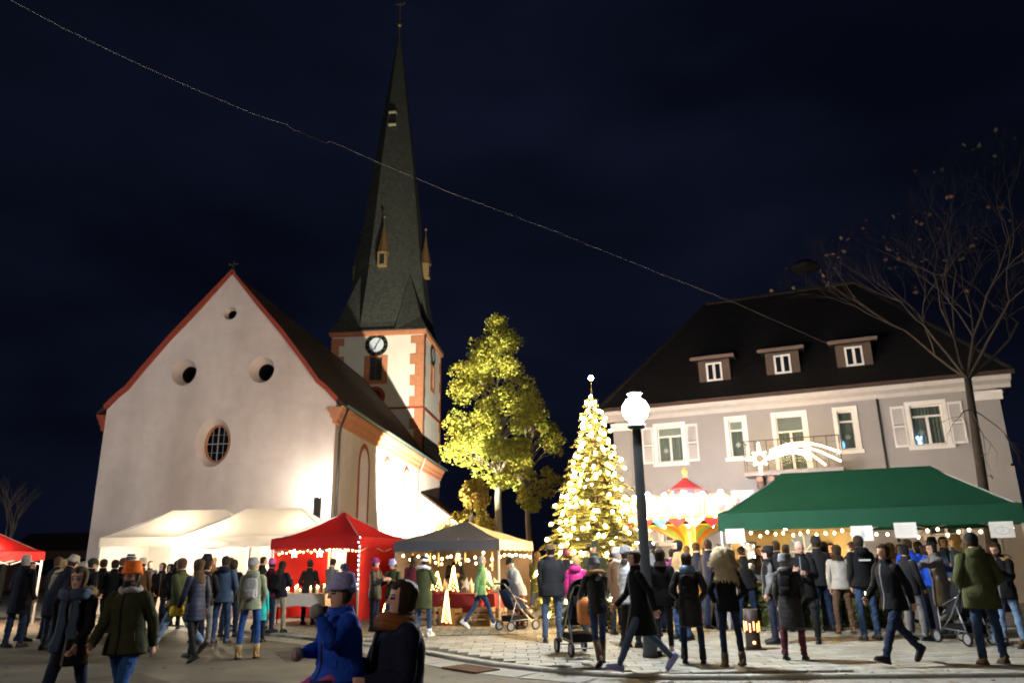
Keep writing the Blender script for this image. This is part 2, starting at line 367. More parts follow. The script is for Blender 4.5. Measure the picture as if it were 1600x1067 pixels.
for a, b in wins:
    o_ = arch(a, b, 2.0, 7.3); i_ = arch(a+.2, b-.2, 2.2, 7.05)
    m = MB(); m.band([(0, y, z) for y, z in o_], [(-.45, y, z) for y, z in i_]); wnd = auto_smooth(m.build('window', PLASTER, church), 30)
    m = MB(); ob = arch(a-.22, b+.22, 1.8, 7.55); m.band([(.03, y, z) for y, z in ob], [(.03, y, z) for y, z in arch(a+.01, b-.01, 2.01, 7.29)]); m.band([(-.01, y, z) for y, z in ob], [(.03, y, z) for y, z in ob]); m.build('surround', REDTRIM, wnd)
    m = MB(); m.add([(-.42, y, z) for y, z in i_], [tuple(range(len(i_)))]); m.build('pane', GLASS, wnd)
    m = MB(); cy = (a+b)/2; m.box(-.44, -.39, cy-.03, cy+.03, 2.2, 7.0)
    for z in (3.2, 4.2, 5.2, 6.2): m.box(-.437, -.393, a+.2, cy-.031, z-.02, z+.02); m.box(-.437, -.393, cy+.031, b-.2, z-.02, z+.02)
    m.build('glazing_bars', M('grey_bars'), wnd)
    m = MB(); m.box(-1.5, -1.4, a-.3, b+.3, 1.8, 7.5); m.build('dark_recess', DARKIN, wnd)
# roof shell with curved eaves
m = MB(); outer = [(.42, 8.62)] + [(x+.10 if x > -5 else x-.10 if x < -6 else x, z+.16) for x, z in prof] + [(-11.62, 8.62)]
inner = [(.40, 8.52)] + [(x, z+.02) for x, z in prof] + [(-11.60, 8.52)]
lp = outer + inner[::-1]
m.loft([[(x, -.10, z) for x, z in lp], [(x, 26.4, z) for x, z in lp]], cap=False)
for yy in (-.10, 26.4):
    for i in range(len(outer)-1): m.add([(*outer[i][:1], yy, outer[i][1]), (outer[i+1][0], yy, outer[i+1][1]), (inner[i+1][0], yy, inner[i+1][1]), (inner[i][0], yy, inner[i][1])], [(0, 1, 2, 3)])
m.build('roof', TILE, church)
m = MB(); vo = [(x+(.11 if x > -5 else -.11 if x < -6 else 0), z+.19) for x, z in prof]; vi = [(x, z+.01) for x, z in prof]
for i in range(len(vo)-1):
    q = [vo[i], vo[i+1], vi[i+1], vi[i]]
    m.loft([[(x, -.17, z) for x, z in q], [(x, -.103, z) for x, z in q]])
    m.loft([[(x, -.10, z) for x, z in [vi[i], vi[i+1], (vi[i+1][0], vi[i+1][1]+.06), (vi[i][0], vi[i][1]+.06)]], [(x, -.002, z) for x, z in [vi[i], vi[i+1], (vi[i+1][0], vi[i+1][1]+.06), (vi[i][0], vi[i][1]+.06)]]])
m.build('verge_trim', REDTRIM, church)
cpf = [(0.003, 7.72), (.09, 7.76), (.11, 7.95), (.2, 8.05), (.24, 8.22), (.36, 8.36), (.40, 8.5), (.003, 8.5)]
m = MB(); m.loft([[(x, -.14, z) for x, z in cpf], [(x, 26.3, z) for x, z in cpf]]); m.build('cornice', SAND, church)
m = MB(); m.loft([[(-x, -.14, z) for x, z in cpf], [(-x, -.004, z) for x, z in cpf]]); m.build('cornice_return', SAND, church)
m = MB(); m.loft([[(-11.2-x, -.14, z) for x, z in cpf], [(-11.2-x, 26.3, z) for x, z in cpf]]); m.build('cornice', REDTRIM, church)
m = MB(); m.loft([[(.52+.09*math.cos(R_(t)), y, 8.60+.09*math.sin(R_(t))) for t in range(180, 361, 30)] + [(.52+.075*math.cos(R_(t)), y, 8.605+.075*math.sin(R_(t))) for t in range(360, 179, -30)] for y in (-.12, 26.5)]); m.build('gutter', ZINC, church)
m = MB(); m.tube([(.5, .35, 8.55), (.42, .35, 8.3), (.16, .35, 7.6), (.13, .35, 7.3), (.13, .35, 0)], .055, 8); m.build('downpipe', PIPE, church, True)
m = MB(); m.tube([(.5, 18.1, 8.55), (.42, 18.1, 8.3), (.16, 18.1, 7.6), (.13, 18.1, 7.3), (.13, 18.1, 0)], .05, 8); m.build('downpipe', M('pale_downpipe', (.30, .30, .28), .5, .1), church, True)
m = MB(); m.tube([(-5.6, 0, 15.5), (-5.6, 0, 16.1)], .05); m.tube([(-5.85, 0, 15.9), (-5.35, 0, 15.9)], .045); m.ball((-5.6, 0, 15.6), .14); m.build('gable_cross', M('dark_bronze', (.06, .055, .03), .5, .2, metal=.6), church)
m = MB(); m.prism([(.01, 0), (2.9, 0), (2.9, 3.9), (.01, 6.1)], F(19), F(25.5)); an = m.build('annex', PLASTER, church)
m = MB(); m.prism([(.01, 6.12), (3.15, 3.73), (3.15, 3.88), (.01, 6.28)], F(18.85), F(25.7)); m.build('annex_roof', TILE, an)
m = MB(); m.box(-11.22, .06, -.06, -.004, 0, .9); m.build('plinth', M('plinth_grey', (.3, .27, .25), .9, .15, 3), church)

# ---------------------------------------------------------------- tower
tower = thing('church_tower', 'white church tower with red quoins, clock and tall slate needle spire', 'church tower', (*CO, 0), CRZ)
X0, X1, Y0, Y1, ZT = -8.3, -.84, 23.0, 30.4, 19.0
lw = (-5.14, -4.14, 15.35, 17.25)
m = MB(); m.poly([(X0, 0), (X1, 0), (X1, ZT), (X0, ZT)], [[(lw[0], lw[2]), (lw[1], lw[2]), (lw[1], lw[3]), (lw[0], lw[3])]], F(Y0)); m.build('front_wall', TOWERPL, tower)
ly = (26.2, 27.2)
m = MB(); m.poly([(Y0, 0), (Y1, 0), (Y1, ZT), (Y0, ZT)], [[(ly[0], lw[2]), (ly[1], lw[2]), (ly[1], lw[3]), (ly[0], lw[3])]], WX(X1)); m.build('side_wall', TOWERPL, tower)
m = MB(); m.add([(X0, Y0, 0), (X0, Y1, 0), (X0, Y1, ZT), (X0, Y0, ZT), (X1, Y1, 0), (X1, Y1, ZT)], [(0, 1, 2, 3), (1, 4, 5, 2)]); m.build('rear_wall', TOWERPL, tower)
SLATG = M('louvre_grey', (.16, .16, .17), .7, .1)
for side in (0, 1):
    if side == 0: T = lambda a, d, z: (a, Y0-d, z); a0, a1 = lw[0], lw[1]
    else: T = lambda a, d, z: (X1+d, a, z); a0, a1 = ly
    def bx(m, p, q, d0, d1, z0, z1):
        vs = [T(a, d, z) for z in (z0, z1) for a, d in ((p, d0), (q, d0), (q, d1), (p, d1))]
        m.add(vs, [(0, 3, 2, 1), (4, 5, 6, 7), (0, 1, 5, 4), (1, 2, 6, 5), (2, 3, 7, 6), (3, 0, 4, 7)])
    m = MB(); bx(m, a0-.45, a0, -.2, .05, 15.05, 17.35); bx(m, a1, a1+.45, -.2, .05, 15.05, 17.35); bx(m, a0, a1, -.2, .05, 15.05, 15.35); bx(m, a0, a1, -.2, .05, 17.25, 17.42)
    lv = m.build('louvre_window', SAND, tower)
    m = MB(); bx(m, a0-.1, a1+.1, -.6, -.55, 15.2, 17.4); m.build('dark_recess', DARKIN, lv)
    for i in range(9):
        z = 15.42+i*.2; m = MB(); m.add([T(a0, -.02, z), T(a1, -.02, z), T(a1, -.2, z+.14), T(a0, -.2, z+.14), T(a0, -.02, z+.03), T(a1, -.02, z+.03), T(a1, -.2, z+.17), T(a0, -.2, z+.17)], [(0, 1, 2, 3), (4, 5, 6, 7), (0, 1, 5, 4), (3, 2, 6, 7)]); m.build('slat', SLATG, lv)
    m = MB(); c = (a0+a1)/2; bx(m, c-.03, c+.03, -.02, .02, 15.36, 17.24); m.build('mullion', SLATG, lv)
    # clock
    cz = 18.24; ck = m = MB(); n = 40
    def rng(r, d): return [T(c+r*math.cos(2*math.pi*i/n), d, cz+r*math.sin(2*math.pi*i/n)) for i in range(n)]
    m.band(rng(.92, .002), rng(.92, .08)); m.band(rng(.92, .08), rng(.60, .08)); m.band(rng(.60, .08), rng(.60, .03)); ck = m.build('clock', M('clock_black', (.012, .016, .015), .5, .1), tower)
    m = MB(); m.add(rng(.61, .04), [tuple(range(n))]); m.build('dial', M('clock_dial', (.62, .68, .74), .6, .03), ck)
    GOLD = M('gold_leaf', (.55, .38, .1), .35, .1, metal=.8)
    m = MB()
    for i in range(12):
        a = i*math.pi/6; s_, c_ = math.sin(a), math.cos(a); w2 = .018; ps = []
        for r, t in ((.66, -w2), (.66, w2), (.86, w2), (.86, -w2)): ps.append(T(c+r*s_+t*c_, .085, cz+r*c_-t*s_))
        m.add(ps, [(0, 1, 2, 3)])
    m.build('hour_marks', GOLD, ck)
    for ln, ang, w2 in ((.74, 212, .03), (.40, 197, .045)):
        a = R_(ang); s_, c_ = math.sin(a), math.cos(a); m = MB(); ps = []
        for r, t in ((-.62 if ln > .5 else -.14, -w2), (-.62 if ln > .5 else -.14, w2), (ln, w2*.5), (ln, -w2*.5)): ps.append((c+r*s_+t*c_, cz+r*c_-t*s_))
        m.add([T(a_, .05, z) for a_, z in ps]+[T(a_, .065, z) for a_, z in ps], [(0, 1, 2, 3), (4, 5, 6, 7), (0, 1, 5, 4), (1, 2, 6, 5), (2, 3, 7, 6), (3, 0, 4, 7)]); m.build('clock_hand', M('clock_black'), ck)
m = MB(); n = 26
def rr(r, y): return [(-4.62+r*math.cos(2*math.pi*i/n), y, 14.05+r*math.sin(2*math.pi*i/n)) for i in range(n)]
m.band(rr(.80, Y0), rr(.80, Y0-.06)); m.band(rr(.80, Y0-.06), rr(.52, Y0-.06)); m.band(rr(.52, Y0-.06), rr(.52, Y0)); m.build('round_surround', REDTRIM, tower)
m = MB(); m.add(rr(.52, Y0-.01), [tuple(range(n))]); m.build('round_shutter', M('dark_wood', (.05, .03, .02), .8, .2), tower)
# quoins, one by one
z = .2; k = 0
while z < 18.9:
    h = min(.86, 18.9-z); wl = 1.05 if k % 2 else .62; wl *= random.uniform(.93, 1.06)
    ws = .42 if k % 2 else .85
    if z > 6:
        m = MB(); m.prism([(X1+.045, Y0-.045), (X1-wl, Y0-.045), (X1-wl, Y0+.01), (X1-.01, Y0+.01), (X1-.01, Y0+ws), (X1+.045, Y0+ws)], lambda x, y: (x, y, z+.008), lambda x, y: (x, y, z+h-.008)); m.build('quoin', SAND, tower)
        m = MB(); m.prism([(X0-.045, Y0-.045), (X0+wl, Y0-.045), (X0+wl, Y0+.01), (X0+.01, Y0+.01), (X0+.01, Y0+ws), (X0-.045, Y0+ws)], lambda x, y: (x, y, z+.008), lambda x, y: (x, y, z+h-.008)); m.build('quoin', SAND, tower)
        m = MB(); m.box(X1-.01, X1+.045, Y1-ws, Y1+.02, z+.008, z+h-.008); m.build('quoin', SAND, tower)
    z += h; k += 1
def ringbox(m, o, z0, z1, t=.3):
    m.box(X0-o, X1+o, Y0-o, Y0+t, z0, z1); m.box(X0-o, X1+o, Y1-t, Y1+o, z0, z1); m.box(X0-o, X0+t, Y0+t, Y1-t, z0, z1); m.box(X1-t, X1+o, Y0+t, Y1-t, z0, z1)
m = MB(); ringbox(m, .10, 19.0, 19.14); ringbox(m, .22, 19.142, 19.36); m.build('cornice', SAND, tower)
m = MB(); ringbox(m, .09, 13.0, 13.14); m.build('string_course', REDTRIM, tower)
m = MB(); m.tube([(X1+.16, Y0+.2, 19.1), (X1+.1, Y0+.2, 18.5), (X1+.1, Y0+.2, 5)], .05, 6); m.build('downpipe', PIPE, tower, True)
CX, CY = (X0+X1)/2, (Y0+Y1)/2
m = MB(); rings = []
for z, a in ((19.38, 3.86), (20.2, 3.62), (21.6, 3.42), (24, 3.06), (28, 2.60), (36.2, 1.78), (44, .86), (50.4, .09)):
    R8 = a/math.cos(math.pi/8); rings.append([(CX+R8*math.cos(math.pi/8+i*math.pi/4), CY+R8*math.sin(math.pi/8+i*math.pi/4), z) for i in range(8)])
m.loft(rings)
t8 = 3.86*math.tan(math.pi/8); E_ = 4.02
for sx_ in (-1, 1):
    for sy_ in (-1, 1):
        ap = 2.98/math.sqrt(2)
        vs = [(CX+sx_*E_, CY+sy_*E_, 19.37), (CX+sx_*E_, CY+sy_*t8*.9, 19.37), (CX+sx_*t8*.9, CY+sy_*E_, 19.37), (CX+sx_*ap, CY+sy_*ap, 24.9), (CX+sx_*3.4, CY+sy_*3.4, 20.6)]
        m.add(vs, [(0, 1, 4), (0, 2, 4), (1, 3, 4), (2, 3, 4), (0, 1, 2)])
m.box(X0-.30, X1+.30, Y0-.30, Y1+.30, 19.365, 19.45)
sp = m.build('spire', SLATE, tower)
m = MB(); m.tube([(CX, CY, 50.2), (CX, CY, 54.2)], .045); m.ball((CX, CY, 51.6), .24, 10, 6); m.build('spire_ball', GOLD, sp)
m = MB(); m.prism([(-.5, 0), (-.15, .12), (.2, .05), (.5, .3), (.42, -.05), (.1, -.12), (-.3, -.1)], lambda x, z: (CX+x, CY-.012, 54.0+z), lambda x, z: (CX+x, CY+.012, 54.0+z)); m.build('weathercock', GOLD, sp)
COPPER = M('turret_copper', (.20, .12, .05), .5, .2, 5, metal=.3)
for dx, dy in ((0, -1), (1, 0), (-1, 0)):
    a = 2.82; ox, oy = CX+dx*(a+.15), CY+dy*(a+.15); m = MB()
    m.box(ox-.38, ox+.38, oy-.38, oy+.38, 25.2, 26.5); tu = m.build('spire_turret', M('turret_wood', (.25, .17, .08), .7, .2), tower)
    m = MB(); m.lathe([(.56, 26.45), (.50, 26.6), (.34, 27.4), (.16, 28.4), (.03, 29.2), (.03, 29.8)], (ox, oy, 0), 8); m.ball((ox, oy, 29.8), .13); m.build('turret_roof', COPPER, tu)
    m = MB(); 
    if dy: m.box(ox-.2, ox+.2, oy-.40, oy-.385, 25.35, 26.25)
    else: m.box(ox+dx*.385-.01, ox+dx*.385+.012, oy-.2, oy+.2, 25.35, 26.25)
    m.build('turret_opening', DARKIN, tu)
m = MB(); ay = CY-1.36; m.box(CX-.34, CX+.34, ay-.22, ay+.3, 39.6, 39.75); m.box(CX-.34, CX+.34, ay-.25, ay+.3, 40.85, 41.0); lk = m.build('spire_hatch', M('hatch_board', (.5, .45, .3), .6, .1), tower)
m = MB(); m.box(CX-.28, CX+.28, ay-.1, ay+.3, 39.752, 40.848); m.build('hatch_opening', DARKIN, lk)

for (x, y, z), aim, lab in ((FLOOD, (-8.2, 53, 12), 'ground floodlight beside the nave wall, aimed at the church tower'), (FLOOD2, (-.6, 40.7, 10.6), 'ground floodlight behind the red tent, aimed up at the maple')):
    t = thing('ground_floodlight', lab, 'floodlight', (x, y, 0)); d = (Vector(aim)-Vector((x, y, z))).normalized(); q = d.to_track_quat('Y', 'Z').to_matrix()
    m = MB(); c = Vector((0, 0, z))-d*.12; m.obox(c, (.42, .10, .32), q); m.build('housing', PIPE, t)
    m = MB(); m.beam((-.24, 0, .03), (.24, 0, .03), .08, .04); m.beam((-.23, 0, .05), (-.23, 0, z-.1), .03, .03); m.beam((.23, 0, .05), (.23, 0, z-.1), .03, .03); m.build('bracket', PIPE, t)
    m = MB(); m.obox(c+d*.056, (.36, .008, .26), q); m.build('lit_glass', E('flood_glass', (1, .95, .8), 30), t)
# ================================================================ grey house
HO = (16.89, 25.0); HRZ = math.atan2(-.408, .913)
HM = Matrix.Translation((*HO, 0)) @ Matrix.Rotation(HRZ, 4, 'Z'); HI = HM.inverted()
def hp(px, py, off):          # house-local point on the plane y = off seen at that direction
    n_ = HM.to_3x3() @ Vector((0, 1, 0)); o = HM @ Vector((0, off, 0)); c = Vector((0, 0, CAM_H)); d = ray(px, py)
    return HI @ (c + d*((o-c).dot(n_)/d.dot(n_)))
house = thing('grey_house', 'two storey grey house with white shuttered windows and dark hipped roof', 'house', (*HO, 0), HRZ)
XL, XR = -13.9, -.35
ops = []        # (x0,x1,z0,z1,kind)
for c in (-11.66, -2.56): ops.append((c-.50, c+.50, 5.24, 6.64, 'shut')); ops.append((c-.50, c+.50, 2.2, 3.75, 'shut'))
for c in (-9.07, -5.17): ops.append((c-.27, c+.27, 5.26, 6.68, 'narrow'))
for c in (-9.07,): ops.append((c-.27, c+.27, 2.2, 3.85, 'narrow'))
ops.append((-7.6, -6.62, 4.58, 6.68, 'door'))
m = MB(); m.poly([(XL, 0), (XR, 0), (XR, 7.2), (XL, 7.2)], [[(a, c), (b, c), (b, d), (a, d)] for a, b, c, d, k in ops], F(0)); m.build('front_wall', HOUSEW, house)
m = MB(); m.add([(XL, 0, 0), (XL, 11, 0), (XL, 11, 7.2), (XL, 0, 7.2), (XR, 0, 0), (XR, 11, 0), (XR, 11, 7.2), (XR, 0, 7.2)], [(0, 1, 2, 3), (4, 5, 6, 7), (1, 5, 6, 2)]); m.build('side_wall', HOUSEW, house)
CURT = M('curtain', (.30, .33, .27), .9, .25, 3, aniso=(14, 1, .2))
BLIND = M('roller_blind', (.42, .44, .36), .8, .05)
SHUT = M('shutter_white', (.74, .70, .66), .5, .05)
PAPER = M('paper_star', (.85, .83, .78), .8, 0, trans=.3)
for a, b, c, d, kind in ops:
    gf = c < 4 and kind != 'door'
    m = MB(); w_ = .15
    m.box(a-w_, a, -.05, .16, c-.02, d+w_); m.box(b, b+w_, -.05, .16, c-.02, d+w_); m.box(a, b, -.05, .16, d, d+w_)
    wn = m.build('balcony_door' if kind == 'door' else 'window', WHITEP, house)
    if kind != 'door': m = MB(); m.box(a-w_-.06, b+w_+.06, -.12, .17, c-.16, c-.02); m.build('sill', WHITEP, wn)
    m = MB(); fr = .055; zt = c+(d-c)*.70; y0, y1 = .10, .155
    m.box(a, a+fr, y0, y1, c, d); m.box(b-fr, b, y0, y1, c, d); m.box(a+fr, b-fr, y0, y1, c, c+fr); m.box(a+fr, b-fr, y0, y1, d-fr, d); m.box(a+fr, b-fr, y0-.01, y1, zt, zt+.07)
    if kind != 'narrow': m.box((a+b)/2-.045, (a+b)/2+.045, y0-.005, y1, c+fr, zt)
    if kind == 'door': m.box(a+fr, (a+b)/2-.046, y0+.002, y1, c+.75, c+.83); m.box((a+b)/2+.046, b-fr, y0+.002, y1, c+.75, c+.83)
    m.build('frame', WHITEP, wn)
    if kind == 'narrow': pn = [(a+fr, b-fr, c+fr, zt), (a+fr, b-fr, zt+.07, d-fr)]
    else: mid = (a+b)/2; pn = [(a+fr, mid-.045, c+fr, zt), (mid+.045, b-fr, c+fr, zt), (a+fr, b-fr, zt+.07, d-fr)]
    for q in pn: m = MB(); m.add([(q[0], .13, q[2]), (q[1], .13, q[2]), (q[1], .13, q[3]), (q[0], .13, q[3])], [(0, 1, 2, 3)]); m.build('pane', GLASS, wn)
    # pleated curtain behind the glass
    m = MB(); n = 40; top = [(a+(b-a)*i/n, .26+.03*math.sin(i*1.45), d) for i in range(n+1)]; bot = [(x, y, c) for x, y, z in top]
    m.add(top+bot, [(i, i+1, n+2+i, n+1+i) for i in range(n)]); auto_smooth(m.build('curtain', CURT, wn), 60)
    if c > 4 and a < -6: m = MB(); m.box(a+fr, b-fr, .16, .17, zt+.05, d-fr); m.build('blind', BLIND, wn)
    m = MB(); m.box(a-.2, b+.2, .6, .62, c-.1, d+.1); m.build('dark_room', DARKIN, wn)
    if c > 4:   # paper star hung in the window
        sxx = a+(b-a)*(.28 if kind != 'narrow' else .5); sz_ = c+(zt-c)*(.48 if kind != 'door' else .72); m = MB()
        rs = .13; pts = [(sxx+(rs if i % 2 == 0 else rs*.5)*math.cos(R_(i*30+10)), sz_+(rs if i % 2 == 0 else rs*.5)*math.sin(R_(i*30+10))) for i in range(12)]
        m.prism(pts, F(.175), F(.19)); m.build('paper_star', PAPER, wn)
    if kind == 'shut':
        for x0, x1 in ((a-w_-.47, a-w_-.02), (b+w_+.02, b+w_+.47)):
            m = MB(); f2 = .06
            m.box(x0, x0+f2, -.06, -.02, c-.03, d+.03); m.box(x1-f2, x1, -.06, -.02, c-.03, d+.03); m.box(x0+f2, x1-f2, -.06, -.02, c-.03, c+.05); m.box(x0+f2, x1-f2, -.06, -.02, d-.05, d+.03); m.box(x0+f2, x1-f2, -.06, -.02, (c+d)/2-.035, (c+d)/2+.035)
            sh = m.build('shutter', SHUT, house)
            m = MB(); z = c+.06
            while z < d-.07:
                if abs(z+.02-(c+d)/2) > .06: m.add([(x0+f2, -.055, z), (x1-f2, -.055, z), (x1-f2, -.025, z+.045), (x0+f2, -.025, z+.045)], [(0, 1, 2, 3)])
                z += .052
            tag(m.build('slats', SHUT, sh), kind='stuff')
# blue lit window ornaments
BLUE = E('blue_light', (.25, .45, 1), 9)
c = hp(1437, 688, .2); bl = thing('window_light', 'blue lit star ornament standing in the right shuttered window', 'window light', HM @ Vector((c.x, .2, c.z)), HRZ)
m = MB()
for a in (60, 105, 128): m.tube([(-.08*math.cos(R_(a)), 0, -.13*math.sin(R_(a))), (.16*math.cos(R_(a)), 0, .16*math.sin(R_(a)))], .022, 5)
m.build('tubes', BLUE, bl)
c = hp(1318, 694, .2); bl = thing('window_light', 'small blue glowing ornament on the sill of the narrow window beside the balcony', 'window light', HM @ Vector((c.x, .2, c.z)), HRZ)
m = MB(); m.lathe([(.03, -.14), (.05, -.05), (.035, .05), (.01, .13)], (0, 0, 0), 8); m.build('glowing_cone', E('blue_light_dim', (.2, .5, 1), 2.5), bl)
m = MB(); m.box(XL, XR, -.03, -.002, 4.36, 4.44); m.build('belt_course', HOUSEW, house)
for x0, x1 in ((-1.02, -.3), (-13.95, -13.25)):
    m = MB(); m.box(x0, x1, -.08, -.003, 4.44, 6.62); m.box(x0-.03, x1+.03, -.10, -.003, 0, 4.35); pl = m.build('pilaster', HOUSEW, house)
    m = MB(); pf = [(-.08, 6.62), (-.12, 6.66), (-.12, 6.72), (-.2, 6.84), (-.2, 6.92), (-.003, 6.92), (-.003, 6.62)]
    m.loft([[(x0-.08, y, z) for y, z in pf], [(x1+.1, y, z) for y, z in pf]]); m.build('capital', WHITEP, pl)
cf = [(-.003, 7.0), (-.06, 7.02), (-.1, 7.14), (-.38, 7.24), (-.45, 7.42), (-.003, 7.42)]
m = MB(); m.loft([[(XL-.45, y, z) for y, z in cf], [(XR+.45, y, z) for y, z in cf]]); m.box(XR+.003, XR+.45, .0, 11, 7.1, 7.42); m.build('eave_cornice', M('cornice_white', (.52, .49, .45), .7, .08, 4), house)
m = MB(); m.box(XL-.55, XR+.55, -.57, -.46, 7.38, 7.52); m.build('gutter', M('brown_gutter', (.07, .045, .035), .5, .1, metal=.3), house)
xl, xr, yb = XL-.52, XR+.52, 11.5; RZ = 13.35
m = MB(); m.add([(xl, -.5, 7.5), (xr, -.5, 7.5), (xr, yb, 7.5), (xl, yb, 7.5), (-10.6, 5.5, RZ), (-4.0, 5.5, RZ), (xl, -.5, 7.43), (xr, -.5, 7.43), (xr, yb, 7.43), (xl, yb, 7.43)],
            [(0, 1, 5, 4), (1, 2, 5), (2, 3, 4, 5), (3, 0, 4), (0, 6, 7, 1), (1, 7, 8, 2), (3, 9, 6, 0), (6, 9, 8, 7)]); m.build('roof', TILE2, house)
m = MB(); m.tube([(-10.6, 5.5, RZ+.02), (-4.0, 5.5, RZ+.02)], .11, 8)
for p in ((-10.6, xl, -.5), (-4.0, xr, -.5)): m.tube([(p[0], 5.5, RZ+.02), (p[1], p[2], 7.53)], .09, 8)
m.build('ridge_tiles', TILE2, house)
DORW = M('dormer_boards', (.10, .07, .055), .8, .2, 6, aniso=(12, 12, 1))
for cxx in (-9.75, -7.13, -4.57):
    yf = .42; m = MB(); zr = lambda y: 7.5+(y+.5)*(RZ-7.5)/6
    m.prism([(yf, zr(yf)-.1), (yf, 9.27), (2.1, 9.37), (2.1, zr(2.1)-.2)], lambda y, z: (cxx-.62, y, z), lambda y, z: (cxx+.62, y, z)); dm = m.build('dormer', DORW, house)
    m = MB(); m.add([(cxx-.84, .06, 9.27), (cxx+.84, .06, 9.27), (cxx+.84, 2.4, 9.50), (cxx-.84, 2.4, 9.50), (cxx-.84, .06, 9.37), (cxx+.84, .06, 9.37), (cxx+.58, 1.3, 9.8), (cxx-.58, 1.3, 9.8), (cxx+.58, 2.8, 10.0), (cxx-.58, 2.8, 10.0)],
        [(0, 1, 2, 3), (0, 1, 5, 4), (4, 5, 6, 7), (7, 6, 8, 9), (5, 1, 2, 8, 6), (4, 0, 3, 9, 7)]); m.build('dormer_roof', TILE2, dm)
    m = MB(); m.box(cxx-.86, cxx+.86, .02, .055, 9.23, 9.37); m.build('fascia', M('fascia_brown', (.16, .11, .09), .7, .1), dm)
    a, b, c0, d0 = cxx-.31, cxx+.31, 8.40, 9.15; m = MB(); y0, y1 = yf-.06, yf-.005
    m.box(a, a+.07, y0, y1, c0, d0); m.box(b-.07, b, y0, y1, c0, d0); m.box(a+.07, b-.07, y0, y1, d0-.07, d0); m.box(a+.07, b-.07, y0, y1, c0, c0+.07); m.box(cxx-.05, cxx+.05, y0, y1, c0+.07, d0-.07); m.build('window_frame', WHITEP, dm)
    m = MB(); m.add([(a+.05, yf-.02, c0+.05), (b-.05, yf-.02, c0+.05), (b-.05, yf-.02, d0-.05), (a+.05, yf-.02, d0-.05)], [(0, 1, 2, 3)]); m.build('pane', M('dark_glass', (.01, .012, .02), .08, 0, spec=.6), dm)
m = MB(); m.tube([(-5.97, 5.5, RZ), (-5.97, 5.5, 14.4)], .05); m.lathe([(.2, 14.2), (.62, 14.35), (.62, 14.5), (.3, 14.75), (.05, 14.85)], (-5.97, 5.5, 0), 14); m.build('roof_siren', M('siren_dark', (.008, .008, .008), .6, .1), house)
m = MB(); m.tube([(-6.7, 5.5, RZ), (-6.7, 5.5, 14.2)], .02)
for z in (13.75, 13.9, 14.1): m.tube([(-7.2, 5.5, z), (-6.2, 5.5, z)], .012, 4)
m.build('aerial', M('siren_dark'), house)
m = MB(); m.tube([(-4.05, -.06, 7.0), (-4.05, -.06, 2.0)], .035, 6); m.build('downpipe', PIPE, house, True)
# balcony
m = MB(); m.box(-8.78, -5.45, -1.15, -.003, 4.40, 4.52); m.box(-8.82, -5.41, -1.19, -.003, 4.522, 4.56); bal = m.build('balcony_slab', M('balcony_stone', (.36, .32, .29), .8, .12, 4), house)
for x in (-8.3, -7.9, -6.3, -5.9):
    m = MB(); m.prism([(-.004, 4.39), (-.95, 4.39), (-.95, 4.2), (-.5, 4.0), (-.2, 3.5), (-.004, 3.3)], lambda y, z: (x-.11, y, z), lambda y, z: (x+.11, y, z)); m.build('corbel', M('corbel_stone', (.36, .24, .19), .85, .15, 5), bal)
m = MB(); IRON = M('railing_iron', (.10, .09, .085), .5, .1, metal=.5)
rz_ = 5.66
m.tube([(-8.74, 0, rz_), (-8.74, -1.12, rz_), (-5.48, -1.12, rz_), (-5.48, 0, rz_)], .02, 6)
for i in range(9):
    x = -8.74+i*3.26/8; m.tube([(x, -1.12, 4.56), (x, -1.12, rz_)], .016, 5)
for x in (-8.74, -5.48): m.tube([(x, -.55, 4.56), (x, -.55, rz_)], .016, 5)
for z in (4.8, 5.2, 5.45): m.tube([(-8.74, -1.12, z), (-5.48, -1.12, z)], .006, 4)
for i in range(8):
    x = -8.74+(i+.5)*3.26/8; m.tube([(x+.12*math.cos(t*math.pi/6), -1.12, 4.95+.2*math.sin(t*math.pi/6)) for t in range(13)], .007, 4)
m.build('railing', IRON, bal)
# shooting star of light tube fixed to the balcony railing
cm = thing('comet_light', 'glowing shooting star of light tubes fixed to the balcony railing', 'christmas light', HM @ Vector((-7.1, -1.18, 4.6)), HRZ)
off = Vector((-7.1, -1.18, 4.6)); LT = E('warm_tube', (1, .68, .33), 16)
def cl(px, py): return hp(px, py, -1.2) - off
st = cl(1187, 716); m = MB()
for i in range(16):
    a, b = R_(i*22.5), R_((i+1)*22.5)
    r = lambda k: (.50 if k % 4 == 0 else .32 if k % 4 == 2 else .15)*(1.15 if k in (4, 12) else 1)
    m.tube([(st.x+r(i)*math.cos(a), 0, st.z+r(i)*math.sin(a)), (st.x+r((i+1) % 16)*math.cos(b), 0, st.z+r((i+1) % 16)*math.sin(b))], .028, 5)
m.build('star', LT, cm)
for q in (((1203, 704), (1235, 693), (1270, 693), (1313, 706)), ((1203, 708), (1240, 696), (1275, 703), (1314, 720)), ((1203, 712), (1235, 702), (1262, 707), (1290, 726)), ((1212, 714), (1235, 707), (1255, 710), (1262, 718))):
    pts = [cl(*p) for p in q]; cv = catmull([(p.x, p.z) for p in pts], 8); m = MB(); m.tube([(x, 0, z) for x, z in cv], .030, 6); m.build('tail', LT, cm)
ORD = ('first', 'second', 'third', 'fourth', 'fifth', 'sixth', 'seventh', 'eighth', 'ninth')
